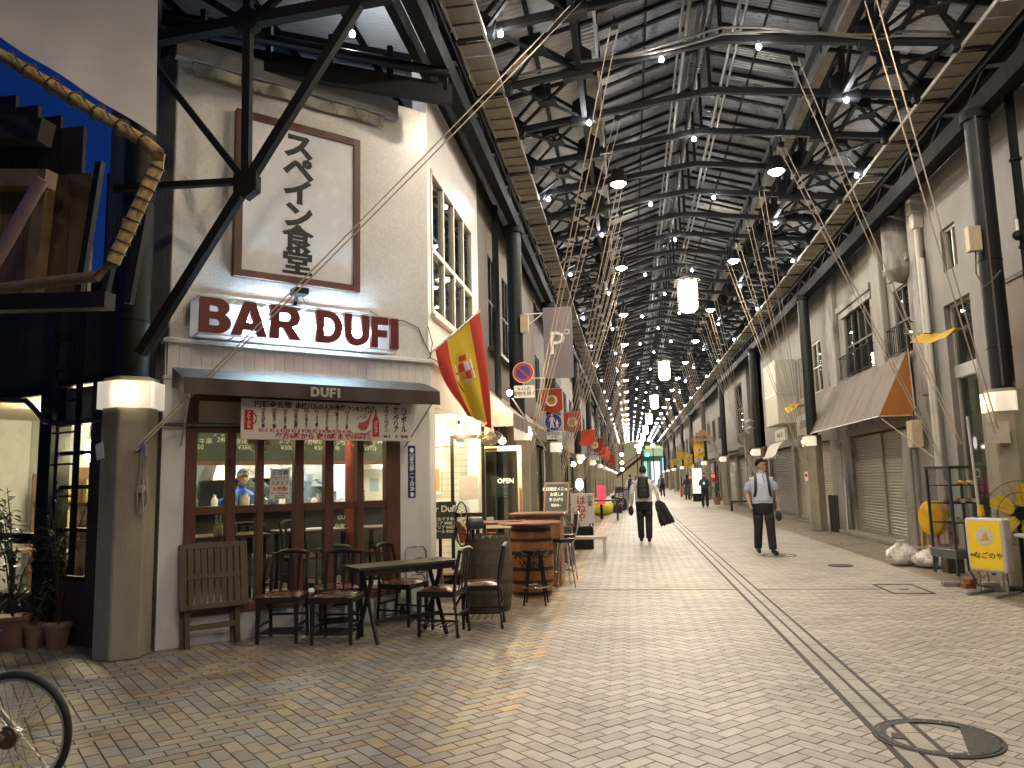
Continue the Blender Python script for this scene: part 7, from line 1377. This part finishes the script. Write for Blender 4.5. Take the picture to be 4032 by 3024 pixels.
def finish_people():
    bpy.context.view_layer.update(); dg = bpy.context.evaluated_depsgraph_get(); tags = ['skin', 'shirt', 'trouser', 'shoe']
    for (o, E, label, loc, rz, sc, P, mats_, extra, group) in PEOPLE:
        me = bpy.data.meshes.new_from_object(o.evaluated_get(dg)); bpy.data.objects.remove(o); segs = []
        for e in E:
            if e[1] == 'tube': segs += [(tags.index(e[0]), Vector(a), Vector(b), (ra + rb_) / 2) for a, b, ra, rb_ in zip(e[2], e[2][1:], e[3], e[3][1:])]
            elif e[1] == 'loft': segs += [(tags.index(e[0]), Vector(a[0]), Vector(b[0]), (a[1] + b[1] + a[2] + b[2]) / 4) for a, b in zip(e[2], e[2][1:])]
            else: segs.append((0, e[2][0][0] - Vector((0, 0, .03)), e[2][0][0] + Vector((0, 0, .05)), .085))
        me.materials.clear()
        for t_ in tags: me.materials.append(mats_[t_])
        idx = []
        for p in me.polygons:
            c = p.center; best = 9; bi = 0
            for t_, a, b, r_ in segs:
                ab = b - a; u = max(0., min(1., (c - a).dot(ab) / max(ab.length_squared, 1e-9))); d = ((c - a) - ab * u).length - r_
                if d < best: best = d; bi = t_
            idx.append(bi)
        me.polygons.foreach_set('material_index', idx); me.polygons.foreach_set('use_smooth', [True] * len(me.polygons))
        t = thing('person', label, 'person', loc, rz, group); t.scale = (sc, sc, sc); WM[t.name] = trs(loc, rz) @ Matrix.Scale(sc, 4); part('body', me, None, t)
        hc = [e for e in E if e[1] == 'head'][0][2][0]; H = lambda p: hc[0] + hc[1] @ Vector(p)
        hm = mats_.get('hair', HAIRB); hl = mats_.get('hairline', .03); b = MB(); bald = mats_.get('bald', 0); long_ = mats_.get('long', 0)
        def hp(u, v):
            a = 2 * math.pi * u; lo = -.10 if math.sin(a) > -.15 else (.28 + .25 * -math.sin(a)); lo = min(lo, -.5 - long_) if (long_ and math.sin(a) > -.1) else lo; z = 1 - (1 - lo) * v; z = max(-1, z) if not long_ else z; r_ = math.sqrt(max(0, 1 - min(1, z * z))) if z > -.6 else .8; f_ = 1.09 + .018 * math.sin(a * 9 + v * 7) + .012 * math.sin(a * 17)
            return tuple(H((math.cos(a) * r_ * .076 * f_, math.sin(a) * r_ * .096 * f_ + .004, z * .122 * 1.06 + .004)))
        if bald:
            b.grid(lambda u, v: (lambda a, z: tuple(H((math.cos(a) * math.sqrt(1 - z * z) * .079, math.sin(a) * math.sqrt(1 - z * z) * .099 + .003, z * .123))))(R(-30) + R(240) * u, .55 - .95 * v), 24, 8)
            b.grid(lambda u, v: tuple(H((math.cos(2 * math.pi * u) * math.sqrt(max(0, 1 - (1 - .5 * v) ** 2)) * .079, math.sin(2 * math.pi * u) * math.sqrt(max(0, 1 - (1 - .5 * v) ** 2)) * .099 + .003, (1 - .5 * v) * .125))), 24, 6)
        else: b.grid(hp, 40, 12)
        part('hair', b, hm, t, smooth=70)
        for s_ in (-1, 1): part('eye', MB().ball(H((s_ * .030, -.084, .014)), .0085, 8, 5, (1.3, .8, .6)), HAIRB, t)
        if extra: extra(t, H, P)
def backpack(t, back=.11, z0=.98, h=.50, w_=.30, m=None, H=None):
    m = m or mat('pack_black', (.014, .015, .018), .5, var=.3, vs=20, bump=.25, bs=60); b = MB()
    b.grid(lambda u, v: (math.cos(2 * math.pi * u) * w_ / 2 * (abs(math.cos(2 * math.pi * u)) ** -.35 if abs(math.cos(2 * math.pi * u)) > .05 else 1) * (1 - .22 * max(0, v - .6) * 2.5) * min(1, .75 + v * 2), back + .085 + math.sin(2 * math.pi * u) * .085 * (1 - .25 * max(0, v - .7) * 3), z0 + h * v), 28, 12)
    pk = part('backpack', b, m, t, smooth=70); part('pack_top', MB().lathe([(w_ * .36, 0), (w_ * .30, .03), (.001, .05)], 20, (0, back + .085, z0 + h), Matrix.Diagonal((1, .5, 1)), cap=False), m, pk, smooth=60); part('front_pocket', MB().b2((-w_ * .36, back + .15, z0 + .04), (w_ * .36, back + .195, z0 + h * .48)), m, pk, bevel=.025, seg=3); part('zip', MB().b2((-w_ * .34, back + .165, z0 + h * .62), (w_ * .30, back + .172, z0 + h * .635)), mat('pack_zip', (.12, .12, .13), .4), pk); part('grab_handle', MB().tube([(-.04, back + .03, z0 + h + .02), (-.03, back + .03, z0 + h + .06), (.03, back + .03, z0 + h + .06), (.04, back + .03, z0 + h + .02)], .008, 6), m, pk)
    for s_ in (-1, 1): part('strap', MB().tube([(s_ * .085, back, z0 + h - .06), (s_ * .098, .03, 1.468), (s_ * .108, -.06, 1.425), (s_ * .118, -.118, 1.33), (s_ * .125, -.132, 1.2), (s_ * .14, -.09, 1.08), (s_ * .15, .02, 1.02), (s_ * .12, back, z0 + .06)], .026, 8), m, pk, smooth=60)
V = Vector
# man in blue shirt walking towards us, looking to his left
def ex_front(t, H, P):
    backpack(t)
    g = MB()
    for s_ in (-1, 1): g.tube([H((s_ * .032 + .024 * math.cos(a), -.098, .012 + .017 * math.sin(a))) for a in [2 * math.pi * i / 12 for i in range(13)]], .0024, 4, cap=False); g.tube([H((s_ * .056, -.096, .018)), H((s_ * .08, -.02, .02))], .0024, 4)
    g.tube([H((-.01, -.10, .016)), H((.01, -.10, .016))], .0024, 4); part('glasses', g, IRON2, t)
    part('belt', MB().lathe([(.168, .99), (.170, .99), (.170, 1.02), (.168, 1.02)], 24, (0, 0, 0), Matrix.Diagonal((1, .74, 1)), cap=False), SHOE, t)
    part('lanyard', MB().tube([(.02, -.08, 1.46), (.035, -.125, 1.36), (.04, -.132, 1.22)], .006, 5), IRON2, t)
    part('held_pouch', MB().ball((.27, -.03, .70), .075, 12, 8, (.8, .6, 1.3)), mat('pack_black'), t, smooth=60); part('collar', MB().tube([(-.055, -.075, 1.44), (-.07, .0, 1.49), (0, .07, 1.50), (.07, .0, 1.49), (.055, -.075, 1.44)], .014, 6), C_BLUE, t, smooth=60)
person('man in light blue short sleeved shirt walking with backpack straps and glasses', (2.52, 15.62, 0), R(-2), 1.035, dict(headrot=R(58), sleeve='short', knee_l=V((-.10, .02, .48)), ankle_l=V((-.11, .16, .09)), knee_r=V((.11, -.06, .48)), ankle_r=V((.125, -.08, .075)), toe_r=V((.25, -.95, 0)), elbow_l=V((-.27, .05, 1.12)), wrist_l=V((-.235, -.10, .90)), hand_l=V((.15, -.25, -.95)), elbow_r=V((.26, .06, 1.12)), wrist_r=V((.275, .0, .86)), curl_l=.5), dict(skin=SKIN, shirt=C_BLUE, trouser=C_BLK, shoe=SHOE, hair=HAIRB), .0095, 1.14, ex_front)
# man in white shirt seen from behind with backpack and jacket
def ex_back(t, H, P):
    backpack(t, h=.46, w_=.28, z0=1.0)
    jk = MB(); cen = [(-.33, .0, .94, .05, .07), (-.36, .0, .88, .10, .10), (-.40, .01, .76, .13, .11), (-.45, .01, .62, .145, .10), (-.50, .02, .50, .15, .09), (-.53, .02, .42, .135, .06)]
    def jf(u, v):
        k = min(4, int(v * 5)); f_ = v * 5 - k; c0, c1 = cen[k], cen[k + 1]; q_ = [x0 + (x1 - x0) * f_ for x0, x1 in zip(c0, c1)]; a_ = 2 * math.pi * u; w2 = 1 + .16 * math.sin(3 * a_ + 2 * v) + .10 * math.sin(5 * a_ - 4 * v)
        return (q_[0] + q_[3] * math.cos(a_) * w2, q_[1] + q_[4] * math.sin(a_) * w2, q_[2] - .05 * math.cos(a_) * v + .02 * math.sin(6 * a_) * v)
    jk.grid(jf, 36, 20)
    part('jacket', jk, C_JKT, t, smooth=70)
    part('held_pouch', MB().ball((.31, -.06, .72), .085, 12, 8, (.75, .8, 1.35)), mat('pack_black'), t, smooth=60); part('collar', MB().tube([(-.055, -.07, 1.45), (-.07, .0, 1.49), (0, .068, 1.505), (.07, .0, 1.49), (.055, -.07, 1.45)], .015, 6), C_WHITE, t, smooth=60)
person('man in white shirt seen from behind with black backpack and jacket', (.31, 18.72, 0), R(176), 1.03, dict(sleeve='long', knee_l=V((-.09, -.03, .48)), ankle_l=V((-.085, .07, .08)), knee_r=V((.10, -.05, .48)), ankle_r=V((.10, -.10, .08)), elbow_l=V((-.30, .06, 1.13)), wrist_l=V((-.33, -.02, .90)), elbow_r=V((.28, .07, 1.12)), wrist_r=V((.30, -.05, .86)), curl_l=.9, curl_r=.9), dict(skin=SKIN, shirt=C_WHITE, trouser=C_BLK, shoe=SHOE, hair=HAIRG, bald=1), .0095, 1.2, ex_back)
# cook behind the counter
def ex_cook(t, H, P):
    ap = mat('apron_navy', (.012, .022, .10), .8, var=.1); b = MB(); b.grid(lambda u, v: ((u - .5) * (.20 + .14 * v), -.130 - .012 * math.cos((u - .5) * 3), 1.36 - .66 * v), 8, 8); part('apron', b, ap, t, smooth=60); part('apron_strap', MB().tube([(-.09, -.13, 1.36), (-.075, -.04, 1.475), (0, .07, 1.47), (.075, -.04, 1.475), (.09, -.13, 1.36)], .014, 6), ap, t, smooth=60); part('beard', MB().ball(H((0, -.072, -.082)), .034, 10, 6, (1.1, .75, .9)), mat('beard_grey', (.25, .22, .20), .8), t, smooth=60); part('moustache', MB().tube([H((-.03, -.094, -.05)), H((0, -.104, -.044)), H((.03, -.094, -.05))], .008, 6), mat('beard_grey'), t)
cp_ = BL(1.62, 2.85, 0)
person('cook in blue shirt and navy apron behind the bar counter', cp_, R(14), 1.0, dict(headrot=R(28), sleeve='short', head=V((.02, -.05, 0)), lean=V((.02, -.12, 0)), elbow_l=V((-.42, .12, 1.18)), wrist_l=V((-.26, -.02, 1.0)), elbow_r=V((.30, -.05, 1.13)), wrist_r=V((.26, -.26, 1.22))), dict(skin=SKIN, shirt=cloth('cook_blue', (.03, .11, .42)), trouser=C_BLK, shoe=SHOE, hair=HAIRG), .012, 1.04, ex_cook)
def ex_phone(t, H, P): part('phone', MB().box((0, -.30, 1.22), (.07, .012, .14), M=Matrix.Rotation(R(-35), 3, 'X')), mat('phone_dark', (.02, .02, .03), .2, emit=(.8, .9, 1), es=.3), t); part('face_mask', MB().ball(H((0, -.075, -.05)), .045, 10, 6, (1.1, .7, .9)), INKW, t, smooth=60)
C_CHAR = cloth('hoodie_charcoal', (.045, .05, .06))
person('person in charcoal hoodie and mask looking at a phone', (3.62, 39.3, 0), R(-8), .98, dict(head=V((0, -.035, -.01)), elbow_l=V((-.24, .0, 1.13)), wrist_l=V((-.06, -.26, 1.16)), elbow_r=V((.24, .0, 1.13)), wrist_r=V((.06, -.26, 1.16))), dict(skin=SKIN, shirt=C_CHAR, trouser=C_BLK, shoe=SHOE, hair=HAIRB), .018, 1.08, ex_phone)
def ex_dress(t, H, P):
    b = MB(); b.grid(lambda u, v: (math.cos(2 * math.pi * u) * (.15 + .11 * v) * (1 + .04 * math.sin(u * 40)), math.sin(2 * math.pi * u) * (.12 + .10 * v), 1.05 - .72 * v), 32, 6); part('skirt', b, cloth('dress_grey', (.05, .048, .05)), t, smooth=70)
person('woman in long dark dress holding a dog lead', (3.80, 53.5, 0), R(200), .95, dict(elbow_r=V((.22, -.10, 1.13)), wrist_r=V((.24, -.28, 1.0))), dict(skin=SKIN, shirt=cloth('blouse_dark', (.025, .025, .03)), trouser=C_BLK, shoe=SHOE, hair=HAIRB, long=.9), .02, .92, ex_dress)
def ex_umb(t, H, P): backpack(t); part('umbrella', MB().lathe([(.002, 0), (.06, .3), (.05, .6), (.012, .66)], 10, (.32, -.02, .35), Matrix.Rotation(R(8), 3, 'Y'), cap=False), C_BLK, t)
person('walker in white shirt with backpack and umbrella left of the man from behind', (.02, 51, 0), R(178), 1.0, dict(knee_r=V((.1, -.08, .48)), ankle_r=V((.1, -.14, .08))), dict(skin=SKIN, shirt=C_WHITE, trouser=C_BLK, shoe=SHOE, hair=HAIRB), .02, 1., ex_umb)
person('walker with backpack right of the man from behind', (2.55, 63, 0), R(182), 1.0, dict(knee_l=V((-.1, -.08, .48))), dict(skin=SKIN, shirt=cloth('shirt_grey', (.30, .30, .28)), trouser=C_BLK, shoe=SHOE, hair=HAIRB), .022, 1., lambda t, H, P: backpack(t))
for i, (x, y) in enumerate(((.55, 70), (1.15, 88), (2.0, 95), (3.2, 84))): person(('dark figure just beyond the walker with the umbrella', 'small dark figure in the middle of the far walkway', 'farthest small figure near the bright end', 'small figure at the far right of the walkway')[i], (x, y, 0), R(175 + 4 * i), .98, {}, dict(skin=SKIN, shirt=[C_BLK, C_CHAR, C_WHITE, C_CHAR][i], trouser=C_BLK, shoe=SHOE, hair=HAIRB), .028, 1.)
finish_people()
# dog on the lead
dgm = MB(); 
for pts, rr in (([(-.22, 0, .34), (-.1, 0, .34), (.1, 0, .32), (.24, 0, .34)], [.075, .085, .08, .095]), ([(.24, 0, .38), (.32, 0, .48), (.36, 0, .52)], [.07, .055, .05]), ([(.34, 0, .54), (.42, 0, .53), (.49, 0, .50)], [.055, .048, .022]), ([(-.24, 0, .38), (-.34, 0, .44), (-.40, 0, .52)], [.03, .022, .012])): dgm.tube(pts, 0, 10, rr=rr)
for x, s_ in ((.2, -1), (.2, 1)): dgm.tube([(x, s_ * .06, .32), (x + .01, s_ * .06, .16), (x, s_ * .06, .02), (x + .04, s_ * .06, .015)], 0, 8, rr=[.04, .024, .018, .016])
for x, s_ in ((-.2, -1), (-.2, 1)): dgm.tube([(x, s_ * .06, .34), (x + .03, s_ * .065, .22), (x - .05, s_ * .06, .12), (x - .03, s_ * .06, .02), (x + .02, s_ * .06, .015)], 0, 8, rr=[.055, .038, .02, .017, .015])
for s_ in (-1, 1): dgm.tube([(.34, s_ * .03, .57), (.33, s_ * .045, .64)], 0, 6, rr=[.025, .006])
t = thing('dog', 'small dark dog on a lead beside the woman in the long dress', 'dog', (4.15, 52.6, 0), R(10)); d_ = part('body', dgm, mat('dog_fur', (.025, .018, .014), .8, var=.3, vs=30), t, smooth=70); rm_ = d_.modifiers.new('r', 'REMESH'); rm_.mode = 'VOXEL'; rm_.voxel_size = .014; d_.modifiers.new('s', 'SMOOTH').iterations = 4
part('lead', MB().tube([(.28, 0, .45), (.0, .2, .6), (-.3, .5, .85), (-.42, .72, .95)], .008, 5), IRON2, t)
